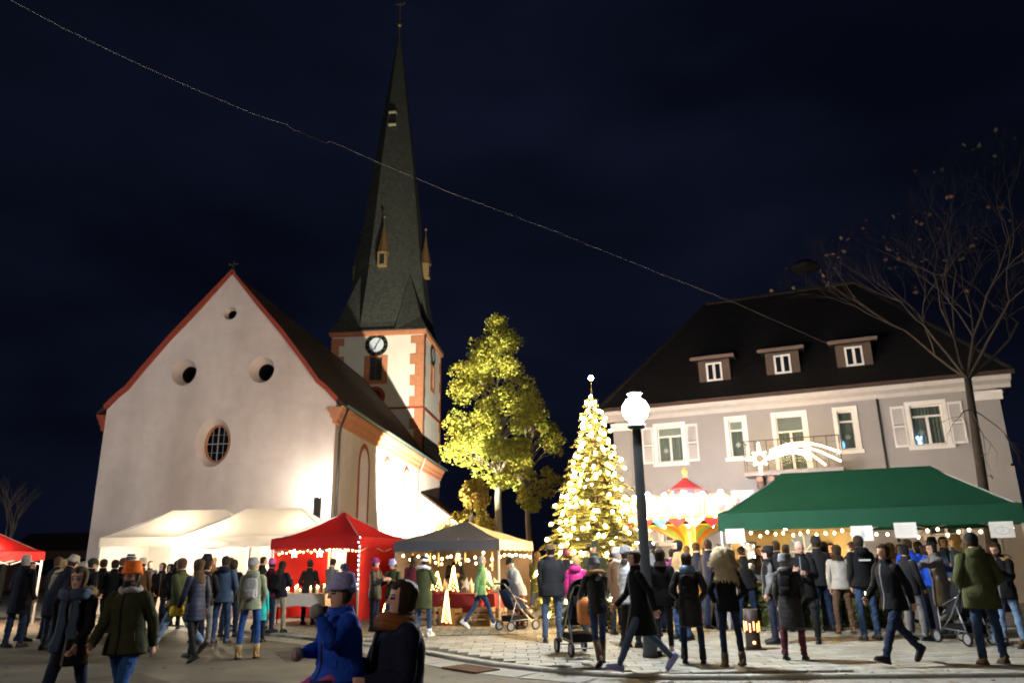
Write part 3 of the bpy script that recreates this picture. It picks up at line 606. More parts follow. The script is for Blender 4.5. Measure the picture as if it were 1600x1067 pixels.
# ================================================================ street lamps
def street_lamp(x, y, z0, h, label, strength, col, r=.27):
    t = thing('street_lamp', label, 'street lamp', (x, y, z0))
    dk = M('lamp_post_paint', (.045, .05, .055), .45, .1, 6, metal=.3)
    m = MB(); m.lathe([(.13, 0), (.13, .06), (.115, .10), (.11, .9), (.095, .95), (.082, h-.55), (.075, h-.35)], n=14); m.build('post', dk, t, True)
    m = MB(); m.box(-.05, .05, -.118, -.105, .45, .8); m.build('hatch', dk, t)
    m = MB(); m.lathe([(.08, h-.36), (.15, h-.33), (.16, h-.27)], n=14); m.build('collar', dk, t, True)
    m = MB(); m.lathe([(.09, h-.268), (.10, h-r*.92)]+[(r*math.cos(R_(a)), h+r*math.sin(R_(a))) for a in range(-60, 61, 15)]+[(.10, h+r*.92), (.09, h+.268)], n=24); m.build('lamp_globe', E('globe_%d' % int(strength), col, strength), t, True)
    m = MB(); m.lathe([(.12, h+.27), (.15, h+.30), (.03, h+.36)], n=14); m.build('cap', dk, t, True)
    return t
lp_ = P(1002.5, 640, 13.05); LB = G(1022, 1030, PZ)
street_lamp(LB.x, 13.05, PZ, lp_.z-PZ, 'black street lamp with glaring white globe standing on the paved square', 1450, (.88, .95, 1), .225)
street_lamp(-23, 14.0, 0, 7.0, 'tall street lamp beside the road far left, lighting the church gable', 1450, (1, .79, .66), .28)
street_lamp(-8, -4.0, 0, 6.2, 'street lamp on the road behind the camera, lighting the near faces', 520, (1, .80, .64), .28)
street_lamp(13, 2.0, PZ, 6.0, 'street lamp at the right edge of the square opposite the grey house', 50, (1, .80, .62), .28)
# wall lamp on a slim post beside the church corner
wl_ = P(497, 775, 32.6); t = thing('corner_floodlight', 'small white floodlight on dark post at the church corner, behind white tents', 'floodlight', (wl_.x, wl_.y, 0))
m = MB(); m.tube([(0, 0, 0), (0, 0, wl_.z-.05)], .04); m.build('post', PIPE, t)
m = MB(); m.box(-.13, .13, -.17, .10, wl_.z-1.05, wl_.z-.05); m.build('housing', PIPE, t)
m = MB(); m.box(-.16, .16, .0, .12, wl_.z, wl_.z+.22); m.build('lit_face', E('corner_lamp', (1, .96, .85), 420), t)
# ================================================================ cable over the square
cpix = [(4, -6), (100, 45), (200, 93), (300, 138), (400, 180), (448, 195), (459, 204), (468, 206)]
cpix2 = [(509, 224), (517, 221), (600, 258), (700, 300), (850, 355), (1000, 415), (1150, 474), (1300, 540)]
CBL = M('cable_grey', (.10, .09, .088), .6, 0); yd = lambda x: 9+17*x/1300
cab = thing('overhead_cable', 'thin pale overhead cable strung across the night sky to the house dormer', 'cable', P(4, -6, yd(4)))
o0 = P(4, -6, yd(4))
for cp_ in (cpix, cpix2): m = MB(); m.tube([P(x, y, yd(x))-o0 for x, y in cp_], .0055, 5); m.build('wire', CBL, cab)
m = MB(); m.tube([P(468, 206, yd(468))-o0, P(509, 224, yd(509))-o0], .012, 5); m.build('insulator', M('insulator_black', (.004, .004, .005), .9, 0), cab)  # added rod, coloured black for the unlit stretch between the two wires
# ================================================================ trees
def limb(m, p, d, L, r, depth, tips, spread=.6, up=.15, n=5, mind=0):
    pts = [p.copy()]; rs = [r]; q = p.copy(); dd = d.copy()
    k = 4
    for i in range(k):
        dd = (dd + Vector((random.gauss(0, .12), random.gauss(0, .12), random.gauss(0, .1)+up*.25))).normalized(); q = q + dd*L/k; pts.append(q.copy()); rs.append(r*(1-.45*(i+1)/k))
    m.tube(pts, rs, n if depth > 2 else 4)
    if depth <= mind: tips.append((q.copy(), dd.copy())); return
    for c in range(random.choice((2, 3, 3))):
        i = random.choice((2, 3, 4)) if c else 4
        a = random.uniform(0, 6.28); s_ = Vector((math.cos(a), math.sin(a), random.uniform(-.3, .6)))*spread*random.uniform(.7, 1.3)
        limb(m, pts[i], (dd+s_).normalized(), L*random.uniform(.6, .82), rs[i]*.72, depth-1, tips, spread, up, n, mind)
    if depth <= 2: tips.append((pts[2], dd))
def leaves(centers, per, rad, size, flat_=.8):
    """numpy cloud of four-cornered leaves round the given centres"""
    C_ = np.repeat(np.array([tuple(c) for c in centers]), per, 0); n = len(C_)
    d = np.random.normal(size=(n, 3)); d /= np.linalg.norm(d, axis=1)[:, None]
    R = rad*np.random.uniform(.35, 1.0, (n, 1))**.6
    pos = C_ + d*R*np.array([1, 1, flat_])
    nrm = d*.5 + np.random.normal(size=(n, 3))*.7; nrm /= np.linalg.norm(nrm, axis=1)[:, None]
    a = np.cross(nrm, np.random.normal(size=(n, 3))); a /= np.linalg.norm(a, axis=1)[:, None]; b = np.cross(nrm, a)
    s = size*np.random.uniform(.6, 1.25, (n, 1))
    v = np.stack([pos-a*s*.5, pos+b*s*.42-nrm*s*.1, pos+a*s*.62, pos-b*s*.42-nrm*s*.1], 1).reshape(-1, 3)
    return v
def leafmesh(name, v, mats, weights):
    n = len(v)//4; me = bpy.data.meshes.new(name)
    me.vertices.add(len(v)); me.vertices.foreach_set('co', v.astype(np.float32).ravel())
    me.loops.add(n*4); me.loops.foreach_set('vertex_index', np.arange(n*4, dtype=np.int32))
    me.polygons.add(n); me.polygons.foreach_set('loop_start', np.arange(0, n*4, 4, dtype=np.int32))
    for mt in mats: me.materials.append(mt)
    # neighbouring leaves share a tint: whole clumps turn together
    w_ = np.random.choice(len(mats), n//20+1, p=weights).repeat(20)[:n]; fl = np.random.rand(n) < .3
    w_ = np.where(fl, np.random.choice(len(mats), n, p=weights), w_)
    me.polygons.foreach_set('material_index', w_.astype(np.int32)); me.update(calc_edges=True); return me
BARK = M('bark', (.17, .145, .105), .9, .3, 9, .6, 30, aniso=(3, 3, .6))
BARKD = M('dark_bark', (.09, .07, .05), .9, .3, 9, .5, 30)
LEAFY = M('leaf_yellow_green', (.34, .33, .06), .6, .3, 2.5, trans=.35); LEAFG = M('leaf_green', (.16, .19, .025), .6, .3, 2.5, trans=.3)
LEAFO = M('leaf_ochre', (.26, .17, .03), .6, .3, 2.5, trans=.3); LEAFB = M('leaf_rust', (.20, .07, .02), .7, .3, 2.5, trans=.25)
def crown_points(base, prof, n, jit=.5):
    """points in a crown given by (height, left, right, depth) rows, biased outward"""
    pts = []; zs = [p[0] for p in prof]
    while len(pts) < n:
        z = random.uniform(zs[0], zs[-1]); i = max(k for k in range(len(prof)-1) if prof[k][0] <= z); t = (z-zs[i])/(zs[i+1]-zs[i])
        l, r, d = [prof[i][k]+(prof[i+1][k]-prof[i][k])*t for k in (1, 2, 3)]
        a = random.uniform(0, 6.283); rr_ = random.uniform(.25, 1)**.5
        x = math.cos(a)*rr_; y = math.sin(a)*rr_*d
        x = x*(r if x > 0 else l)
        p = Vector((x, y, z))
        if noise.noise(p*.75+Vector(base)) < .02 and random.random() < .93: continue
        pts.append(p)
    return pts
def leaf_tree(label, px, Y, prof, trunk_h, r, ncl, per, clr, lsize, mats, wts, barkm, cat='tree', name='leaf_tree', lean=0.0):
    b = P(px, 800, Y); b.z = 0; t = thing(name, label, cat, b)
    m = MB(); top = prof[-1][0]; pts = [Vector((lean*z/top+.06*math.sin(z*1.1), .05*math.cos(z), z)) for z in np.linspace(0, top*.88, 9)]
    rs = [r*(1.25 if i == 0 else 1-.92*i/8.5) for i in range(9)]; m.tube(pts, rs, 10); m.build('trunk', barkm, t, True)
    cl = crown_points(b, prof, ncl)
    m = MB()
    for c in random.sample(cl, min(len(cl), 90)):
        z0 = max(trunk_h*.85, c.z-random.uniform(.8, 1.8)); o = Vector((lean*z0/top, 0, z0)); mid = (o+c)/2+Vector((0, 0, .15)); rr_ = .035*r/.25
        m.tube([o, mid, c], [rr_, rr_*.6, rr_*.25], 5)
    m.build('limbs', barkm, t, True)
    v = leaves(cl, per, clr, lsize); link('crown', leafmesh('crown', v, mats, wts), t)
    return t
leaf_tree('tall floodlit maple with glowing yellow green leaves beside the church tower', 780, 40.5,
    [(5.6, .3, .4, .4), (6.3, 1.2, .9, 1.0), (7.2, 3.0, 1.5, 1.1), (8.0, 2.4, 1.7, 1.2), (9.0, 2.7, 1.9, 1.1), (10.1, 3.4, 2.4, .9), (11, 2.6, 2.0, .9), (11.8, 2.6, 1.6, .9), (12.6, 1.7, 1.3, .9), (13.5, 1.4, 1.0, .9), (14.2, .4, .4, .9), (14.6, .1, .1, .9)],
    5.6, .25, 225, 140, .58, .125, [LEAFY, LEAFG, LEAFO], [.70, .20, .10], BARK)
leaf_tree('dim half bare tree behind the floodlit maple, catching little light', 826, 45,
    [(4.5, .3, .6, .5), (6, 1.2, 2.2, 1.5), (8, 1.2, 2.4, 1.6), (9.6, .8, 1.6, 1.2), (11, .3, .5, .4)], 5, .24, 90, 75, .42, .15, [LEAFG, LEAFO], [.7, .3], BARKD)
leaf_tree('golden brown shrub growing at the foot of the floodlit maple', 735, 37.3,
    [(.4, .9, .9, .9), (1.5, 1.7, 1.4, 1.4), (2.9, 1.8, 1.4, 1.4), (3.8, 1.2, .9, .9), (4.8, .4, .7, .4), (5.8, .2, .3, .2)], .5, .05, 120, 90, .34, .12, [LEAFO, LEAFY, LEAFB], [.6, .3, .1], BARKD, 'shrub', 'golden_shrub')
# bare tree in front of the right end of the house
bt0 = P(1552, 860, 21.5); bt0.z = PZ; bare = thing('bare_tree', 'leafless dark tree with a few rusty leaves in front of the house corner', 'tree', bt0)
m = MB(); tips = []
k1 = P(1526, 690, 21.5)-bt0; k2 = P(1512, 592, 21.5)-bt0
m.tube([Vector((0, 0, -.1)), Vector((-.05, 0, .8)), k1, k2], [.20, .16, .12, .095], 9); BARKX = M('blackish_bark', (.035, .028, .022), .9, .3, 9, .5, 30); m.build('trunk', BARKX, bare, True)
m = MB(); random.seed(21)
for d, L in (((-.5, .1, .55), 2.2), ((.2, .1, 1), 2.6), ((.8, .3, .7), 2.4), ((-.75, -.2, .6), 2.0), ((.5, -.4, .9), 2.5), ((-.1, .3, 1), 3.0), ((1, .2, .5), 2.6)):
    limb(m, k2, Vector(d).normalized(), L, .055, 6, tips, .62, .12, 5)
k3 = P(1520, 640, 21.5)-bt0
for d in ((-.8, -.3, .1), (.5, -.4, -.5), (-.4, -.5, -.6)): limb(m, k3, Vector(d).normalized(), 1.0, .022, 2, tips, .5, -.5, 4)
m.build('branches', BARKX, bare)
tp = [p for p, d in random.sample(tips, min(90, len(tips)))]
link('leaves', leafmesh('leaves', leaves(tp, 2, .15, .13), [M('dead_leaf', (.07, .028, .012), .8, .3, 3), BARKX], [.7, .3]), bare)
random.seed(5); b0 = P(14, 830, 34); b0.z = 0; t = thing('bare_tree', 'faint bare tree behind the red tent at the far left', 'tree', b0)
m = MB(); tips = []; m.tube([(0, 0, 0), (.1, 0, 2.2)], [.16, .11]); m.build('trunk', BARKD, t)
m = MB(); [limb(m, Vector((.1, 0, 2.1)), Vector(d).normalized(), 1.4, .06, 3, tips, .5, .3, 4) for d in ((.5, 0, 1), (-.4, .2, 1), (.1, -.3, 1))]; m.build('branches', BARKD, t)
# low dark building far left
b0 = P(104, 870, 60); b0.z = 0; t = thing('low_barn', 'low dark building with long roof beyond the square at far left', 'building', b0)
m = MB(); m.box(-4.5, 4.5, 0, 6, 0, 2.9); m.build('wall', M('barn_wall', (.16, .08, .06), .9, .2), t)
m = MB(); m.prism([(-.4, 2.85), (6.4, 2.85), (3, 4.3)], lambda y, z: (-4.9, y, z), lambda y, z: (4.9, y, z)); m.build('roof', TILE, t)
m = MB(); m.box(-3, 3, -.02, 0.01, 1.0, 2.2); m.build('window', M('dark_glass'), t)
# ================================================================ christmas tree
random.seed(11); np.random.seed(11)
XT = P(936, 870, 19.4); XT.z = PZ; xtop = P(936.5, 612, 19.4).z-PZ
xt = thing('christmas_tree', 'tall fir christmas tree wrapped in warm white lights beside the lamp post', 'christmas tree', XT)
m = MB(); m.tube([(0, 0, 0), (0, 0, xtop*.6), (0, 0, xtop+.05)], [.11, .06, .012], 8); m.build('trunk', BARKD, xt, True)
FIR = M('fir_needles', (.10, .105, .025), .7, .35, 3, trans=.15); FIR2 = M('fir_needles_pale', (.13, .13, .035), .7, .3, 3, trans=.15)
nv = []; wood = MB(); spots = []
z = .55
while z < xtop-.12:
    f = 1-(z-.3)/(xtop-.3); rad = 1.78*f**.95+.06; nb = max(5, int(15*f+5)); a0 = random.uniform(0, 6.28)
    for i in range(nb):
        a = a0+6.283*i/nb+random.gauss(0, .1); L = rad*random.uniform(.78, 1.12); dv = Vector((math.cos(a), math.sin(a), 0))
        pts = [dv*(L*s)+Vector((0, 0, z+.18*L*s-.42*L*s*s+random.gauss(0, .015))) for s in (0, .25, .5, .75, 1)]
        wood.tube(pts, [.016, .013, .010, .007, .004], 4, cap=False)
        if L > .12: spots.append((pts[4], a, f)); spots.append((pts[3]+Vector((0, 0, .03)), a, f))
        nn = int(14+70*L)
        for k in range(nn):
            s = random.uniform(.12, 1.02); j = min(3, int(s*4)); p = pts[j].lerp(pts[j+1], min(1, s*4-j)) if j < 4 else pts[4]
            side = random.choice((-1, 1)); sl = (.12+.26*L*(1-s*.75))*random.uniform(.5, 1)
            tw = (dv*random.uniform(.45, .9)+Vector((-dv.y, dv.x, 0))*side*random.uniform(.5, 1)+Vector((0, 0, random.uniform(-.35, .15)))).normalized()
            q = p+tw*sl*.8; wd = tw.cross(Vector((0, 0, 1))).normalized()*random.uniform(.022, .04)+Vector((0, 0, random.gauss(0, .015)))
            nv += [p-wd*.6, p+wd*.6, q+wd*.35, q-wd*.35]
    z += .155+.05*f
wood.build('branches', BARKD, xt)
nvv = np.array([tuple(p) for p in nv]); link('foliage', leafmesh('foliage', nvv, [FIR, FIR2], [.65, .35]), xt)
BULB = E('warm_bulb', (1, .64, .25), 700)
def bulbmesh(name, r, mat): m = MB(); m.ball((0, 0, 0), r, 8, 6, sc_=(1, 1, 1.15)); return m.mesh(name, mat, True)
xl_ = thing('string_lights', 'warm white fairy lights wound over the whole christmas tree', 'string lights', XT)
random.shuffle(spots); bm_ = bulbmesh('bulb', .031, BULB); wire = MB(); used = []
for p, a, f in spots:
    if len(used) >= 300: break
    if all((p-q).length > .13 for q in used): used.append(p)
for p in used: link('bulb', bm_, xl_, p+Vector((0, 0, .05)))
srt = sorted(used, key=lambda p: (round(p.z/.28), math.atan2(p.y, p.x)))
for p, q in zip(srt, srt[1:]):
    if (p-q).length < .9: wire.tube([p, (p+q)/2-Vector((0, 0, .04)), q], .005, 4, cap=False)
wire.build('wire', M('green_wire', (.02, .03, .015), .6, 0), xl_)
s0 = thing('tree_top_light', 'single bright bulb on a thin rod above the christmas tree top', 'christmas light', XT+Vector((0, 0, xtop)))
zt = P(936, 590, 19.4).z-PZ-xtop
m = MB(); m.tube([(0, 0, 0), (0, 0, zt-.04)], .009, 5); m.build('rod', GOLD, s0); m = MB(); m.ball((0, 0, zt), .06, 10, 7); m.build('globe', BULB, s0, True)
# ================================================================ tents
ALU = M('tent_aluminium', (.5, .5, .5), .4, .05, metal=.6); STEELW = M('tent_steel_white', (.75, .73, .7), .5, .05)
def tent(name, label, o, rz, w_, d, z0, z1, zp, rl, fab, val=None, legm=ALU, pw=1.35, scal=0, truss=True, walls=(), wallm=None, sidefab=None, extra_legs=False):
    t = thing(name, label, 'market tent', (o[0], o[1], 0), rz)
    gzv = gz(o[0], o[1]); m = MB(); hw, hd = w_/2, d/2; rings = []; K = 10
    for i in range(9):
        s = i/8; X = hw*(1-s)+rl*s; Yy = hd*(1-s); zz = z1+(zp-z1)*s**pw; ring = []
        cs = [(-X, -Yy), (X, -Yy), (X, Yy), (-X, Yy)]
        for c in range(4):
            a, b = cs[c], cs[(c+1) % 4]
            for k in range(K):
                u = k/K; sag = -.05*(1-s)*math.sin(math.pi*u)*(1 if 0 < s < 1 else 0)*(1+s)
                ring.append((hw+a[0]+(b[0]-a[0])*u, hd+a[1]+(b[1]-a[1])*u, zz+sag+.03*noise.noise(Vector((u*6+c*3, s*5, zp)))-.03*math.sin(math.pi*min(1, s*1.2))*math.sin(math.pi*u)))
        rings.append(ring)
    m.loft(rings, 0, False); cn = m.build('canopy', fab, t); me = cn.data
    me.polygons.foreach_set('use_smooth', [True]*len(me.polygons))
    try: me.set_sharp_from_angle(angle=R_(25))
    except Exception: pass
    m = MB()
    for c in range(4): m.tube([Vector(r[c*K])+Vector((0, 0, .004)) for r in rings], .009, 5)
    m.tube([Vector(rings[-1][0])+Vector((0, 0, .004)), Vector(rings[-1][K])+Vector((0, 0, .004))], .009, 5); sm_ = m.build('seam', fab, t)
    m = MB(); e = .012; cs = [(-e, -e), (w_+e, -e), (w_+e, d+e), (-e, d+e)]
    for c in range(4):
        a, b = cs[c], cs[(c+1) % 4]; n = 36; L = math.dist(a, b); top = []; bot = []
        for k in range(n+1):
            u = k/n; dz = scal*abs(math.sin(u*L*math.pi/.42)) if scal else .008*math.sin(u*L*5+c); nx, ny = (b[1]-a[1])/L, -(b[0]-a[0])/L; wv = .02*noise.noise(Vector((u*L*1.6, c*5, z1)))
            top.append((a[0]+(b[0]-a[0])*u, a[1]+(b[1]-a[1])*u, z1+.003)); bot.append((a[0]+(b[0]-a[0])*u+nx*(wv+.01), a[1]+(b[1]-a[1])*u+ny*(wv+.01), z0+dz))
        m.add(top+bot, [(k, k+1, n+2+k, n+1+k) for k in range(n)], 1 if (sidefab and c == 1) else 0)
    auto_smooth(m.build('valance', [val or fab, sidefab or fab], t), 60)
    if sidefab:      # the panel on the right side is another colour
        n = 4*K; idx = [i*n+K+k for i in range(8) for k in range(K)]
        me.materials.append(sidefab)
        for i in idx: me.polygons[i].material_index = 1
    lx = [0.03, w_-.03] + ([w_/2] if extra_legs else [])
    for x in lx:
        for y in (.03, d-.03):
            m = MB(); m.box(x-.022, x+.022, y-.022, y+.022, gzv, z1-.03); m.box(x-.06, x+.06, y-.06, y+.06, gzv, gzv+.012); m.build('leg', legm, t)
    if truss:
        m = MB(); zt_, zb_ = z1-.06, z1-.36
        for y in (.05, d-.05):
            n = 4 if w_ > 3.5 else 2
            for k in range(n):
                xa, xb = w_*k/n+.03, w_*(k+1)/n-.03; m.beam((xa, y, zt_), (xb, y, zb_), .014, .028); m.beam((xa, y+.016, zb_), (xb, y+.016, zt_), .014, .028)
        for x in (.05, w_-.05):
            for k in range(2):
                ya, yb = d*k/2+.03, d*(k+1)/2-.03; m.beam((x, ya, zt_), (x, yb, zb_), .014, .028); m.beam((x+.016, ya, zb_), (x+.016, yb, zt_), .014, .028)
        for sx_ in (hw-rl, hw+rl): m.tube([(sx_, hd, z1-.3), (sx_, hd, zp-.03)], .018, 6)
        for c in ((0.03, .03, hw-rl), (w_-.03, .03, hw+rl), (.03, d-.03, hw-rl), (w_-.03, d-.03, hw+rl)): m.tube([(c[0], c[1], z1-.03), (c[2], hd, zp-.04)], .014, 5)
        m.build('frame', legm, t)
    for wl in walls:
        side, a, b, zb, mt = wl; m = MB(); n = 30; fr = []
        for j in range(2):
            for k in range(n+1):
                u = a+(b-a)*k/n; wv = .03*math.sin(u*4.1)+.02*noise.noise(Vector((u*3, j*2.0, 1)))
                q = (u, d-.07+wv) if side == 'back' else (w_-.07+wv, u) if side == 'right' else (.07+wv, u); fr.append((*q, z1-.03 if j else gzv+zb))
        m.add(fr, [(k, k+1, n+2+k, n+1+k) for k in range(n)]); auto_smooth(m.build('side_panel', mt, t), 60)
    return t
def bulb_lamp(name, label, p, r, strength, col=(1, .8, .55), group=None):
    t = thing(name, label, 'lamp', p, 0, group); m = MB(); m.ball((0, 0, 0), r, 10, 7); m.build('glowing_bulb', E('lamp_%d_%d' % (int(strength), int(col[2]*100)), col, strength), t, True)
    m = MB(); m.tube([(0, 0, r*.9), (0, 0, r+.12)], .018, 6); m.build('socket', PIPE, t); return t
WHT = M('white_tent_fabric', (.74, .67, .58), .7, .05, 2, .2, 12, trans=.30); WHTW = M('white_tent_wall', (.78, .74, .68), .8, .04, 2, trans=.25)
RED = M('red_tent_fabric', (.42, .012, .012), .7, .08, 2, .15, 20, trans=.3); REDW = M('red_tent_wall', (.50, .02, .015), .75, .08, 2, .15, 15, trans=.3)
GRY = M('grey_tent_fabric', (.055, .06, .075), .75, .08, 2, .15, 20, trans=.08); BEI = M('beige_tent_fabric', (.62, .42, .26), .75, .05, 2, trans=.3)
GRN = M('green_tent_fabric', (.006, .060, .028), .75, .1, 1.5, .15, 15, trans=.12); TAN = M('tan_tent_wall', (.55, .38, .15), .8, .08, 2, trans=.2)
GREYW = M('dim_taupe_wall', (.13, .095, .07), .85, .08, 2, trans=.15)
pA = P(157, 840, 26.4); tA = tent('white_tent', 'white pop-up tent at far left of the church wall, behind the other white one', pA, CRZ, 5.3, 3, pA.z-.3, pA.z, P(318, 797, 27.9).z, 1.0, WHT, walls=[('back', 0, 5.3, 0, WHTW), ('left', 0, 3, 0, WHTW)], legm=STEELW, extra_legs=True)
pB = P(267, 840, 23.2); tB = tent('white_tent', 'front white pop-up tent with bright interior next to the red tent', pB, CRZ, 5.0, 3, pB.z-.30, pB.z, P(420, 795, 24.7).z, .92, WHT, walls=[('back', 1.6, 5.0, 0, WHTW), ('right', .2, 3, 0, WHTW)], legm=STEELW, extra_legs=True)
pR = P(424, 852, 21.3); tR = tent('red_tent', 'red market tent with pointed roof and closed red side wall', (pR.x, pR.y), R_(-18), 2.75, 2.9, 1.98, 2.25, P(537, 801, 21.6).z+.05, .02, RED, walls=[('back', 0, 2.75, 0, REDW), ('right', .05, 2.85, .1, REDW), ('left', .05, 2.85, .1, REDW)], pw=1.5)
pG = P(780, 843, 19.7); ang = R_(-18); gw = 2.95; gl = (pG.x-gw*math.cos(ang), pG.y-gw*math.sin(ang))
tG = tent('grey_tent', 'dark grey gazebo with one beige side, full of lit wooden gifts', gl, ang, gw, 2.9, pG.z-.27, pG.z, P(733, 815, 20.9).z+.03, .02, GRY, pw=1.12, scal=.035, sidefab=BEI, walls=[('back', 0, gw, 0, GREYW), ('left', 0, 2.9, 0, GREYW)], truss=False)
pF = P(70, 862, 23.6); pF.y -= 3; tF = tent('red_tent', 'glowing red tent cut off by the left edge of the photo', (pF.x-3, pF.y), 0, 3, 3, pF.z-.25, pF.z, pF.z+.95, .02, RED, pw=1.2)
gL = P(1122, 803, 17.6)
dxy = Vector((.913, -.408)); r_ = ray(1597, 792); q_ = r_.x/r_.y; glen = (q_*gL.y-gL.x)/(dxy.x-q_*dxy.y)
tE = tent('green_tent', 'long dark green market tent in front of the grey house, hung with paper notices', (gL.x, gL.y), HRZ, glen, 3, 2.16, gL.z, P(1330, 736, 18).z, glen/2-1.35, GRN, pw=1.25, walls=[('back', 0, glen*.47, 0, TAN), ('left', 1.4, 3, 0, TAN)], extra_legs=True)
TM = {}
for k, (t, o, a) in dict(A=(tA, pA, CRZ), B=(tB, pB, CRZ), R=(tR, pR, R_(-18)), G=(tG, gl, ang), F=(tF, (pF.x-3, pF.y), 0), E=(tE, gL, HRZ)).items():
    TM[k] = Matrix.Translation((o[0], o[1], 0)) @ Matrix.Rotation(a, 4, 'Z')
def at(k, x, y, z): return TM[k] @ Vector((x, y, z))
# window in the tan wall
m = MB(); cx_, cz_ = glen*.27, 1.35; pts = [(-.42, 0), (.42, 0), (.42, .35)] + [(.42*math.cos(R_(a)), .35+.42*math.sin(R_(a))) for a in range(15, 180, 15)] + [(-.42, .35)]
m.poly([(cx_+a, cz_+b) for a, b in pts], [], F(2.86)); wp = m.build('tent_window', M('clear_plastic', (.30, .33, .38), .2, .1), tE)
m = MB(); m.box(cx_-.02, cx_+.02, 2.83, 2.85, cz_, cz_+.76)
for a in (45, 135): m.beam((cx_, 2.84, cz_+.35), (cx_+.42*math.cos(R_(a)), 2.84, cz_+.35+.42*math.sin(R_(a))), .02, .03)
m.beam((cx_-.42, 2.84, cz_+.35), (cx_+.42, 2.84, cz_+.35), .02, .03); m.build('window_bars', STEELW, tE)
# lamps hanging in the tents
bulb_lamp('hanging_lamp', 'glaring bulb hanging at the front of the white tents', at('B', .25, .9, pB.z-.42), .17, 800, (1, .86, .62))
bulb_lamp('hanging_lamp', 'lamp hanging inside the rear white tent', at('A', 2.2, 1.5, pA.z-.25), .10, 900, (1, .84, .62))
bulb_lamp('hanging_lamp', 'lamp hanging inside the front white tent near its right wall', at('B', 3.9, 1.5, pB.z-.25), .10, 800, (1, .84, .62))
bulb_lamp('hanging_lamp', 'lamp hanging inside the far left red tent', at('F', 2.35, 1.2, pF.z+.08), .10, 2600, (1, .75, .5))
bulb_lamp('hanging_lamp', 'warm lamp under the red tent roof', at('R', 1.3, 1.5, 2.1), .05, 260, (1, .7, .42))
bulb_lamp('hanging_lamp', 'warm lamp under the grey gazebo roof', at('G', 1.6, 1.5, 2.25), .05, 190, (1, .68, .38))
lmE = P(1308, 869, 18.3)
bulb_lamp('hanging_lamp', 'bright bare bulb shining between people under the green tent', lmE, .07, 520, (1, .82, .55))
bulb_lamp('hanging_lamp', 'lamp at the left end of the green tent lighting the tan wall', at('E', 1.3, 1.4, 2.25), .055, 330, (1, .7, .36))
# ---------------------------------------------------------------- string lights on the tents
def string_lights(label, pts, n, r, mat, sag=.04, drop=.05):
    o = Vector(pts[0]); t = thing('string_lights', label, 'string lights', o); L = [0]
    for a, b in zip(pts, pts[1:]): L.append(L[-1]+(Vector(b)-Vector(a)).length)
    bmh = bulbmesh('bulb', r, mat); wp_ = []
    for i in range(n):
        s = L[-1]*(i+.5)/n; k = max(j for j in range(len(pts)-1) if L[j] <= s); u = (s-L[k])/(L[k+1]-L[k]); p = Vector(pts[k]).lerp(Vector(pts[k+1]), u)
        p.z -= sag*(.5+.5*math.sin(i*1.7))+random.uniform(0, drop); p.x += random.uniform(-.02, .02); link('bulb', bmh, t, p-o); wp_.append(p-o+Vector((0, 0, r+.01)))
    m = MB(); m.tube([Vector((0, 0, 0))]+wp_, .005, 4, cap=False); m.build('wire', M('dark_wire', (.03, .03, .025), .7, 0), t); return t
WB = E('string_bulb', (1, .72, .36), 34)
zG = pG.z-.30
string_lights('warm bulbs hanging along the scalloped front edge of the grey gazebo', [at('G', .1, .05, zG), at('G', gw-.1, .05, zG)], 12, .028, WB, .10, .14)
string_lights('bulbs along the beige side of the grey gazebo and down its post', [at('G', gw-.05, .1, zG), at('G', gw-.05, 2.8, zG), at('G', gw, 2.85, .6)], 12, .026, WB, .05, .1)
string_lights('warm bulbs across the inside of the grey gazebo', [at('G', .2, 1.6, zG), at('G', 1.4, 1.3, zG-.12), at('G', gw-.2, 1.6, zG)], 12, .026, WB, .12, .25)
string_lights('golden bulbs along the front of the red tent', [at('R', .15, .08, 1.96), at('R', 2.65, .08, 1.98)], 22, .022, E('gold_bulb', (1, .62, .18), 30), .03, .1)
string_lights('small white lights down the corner post of the red tent', [at('R', 2.74, -.03, 2.3), at('R', 2.74, -.03, .9)], 12, .014, E('white_bulb', (.95, .95, 1), 14), 0, .01)
string_lights('warm bulbs under the front edge of the green tent, left half', [at('E', .6, .12, 2.14), at('E', glen*.48, .12, 2.12)], 13, .026, WB, .04, .07)
string_lights('warm bulbs under the front edge of the green tent, right half', [at('E', glen*.5, .2, 2.12), at('E', glen-.1, .2, 2.12)], 15, .026, WB, .10, .1)
string_lights('pale bulbs strung low across the front of the green stall counter', [at('E', glen*.36, .52, .86), at('E', glen*.52, .52, .84)], 6, .03, E('pale_bulb', (1, .75, .5), 8), .03, .04)
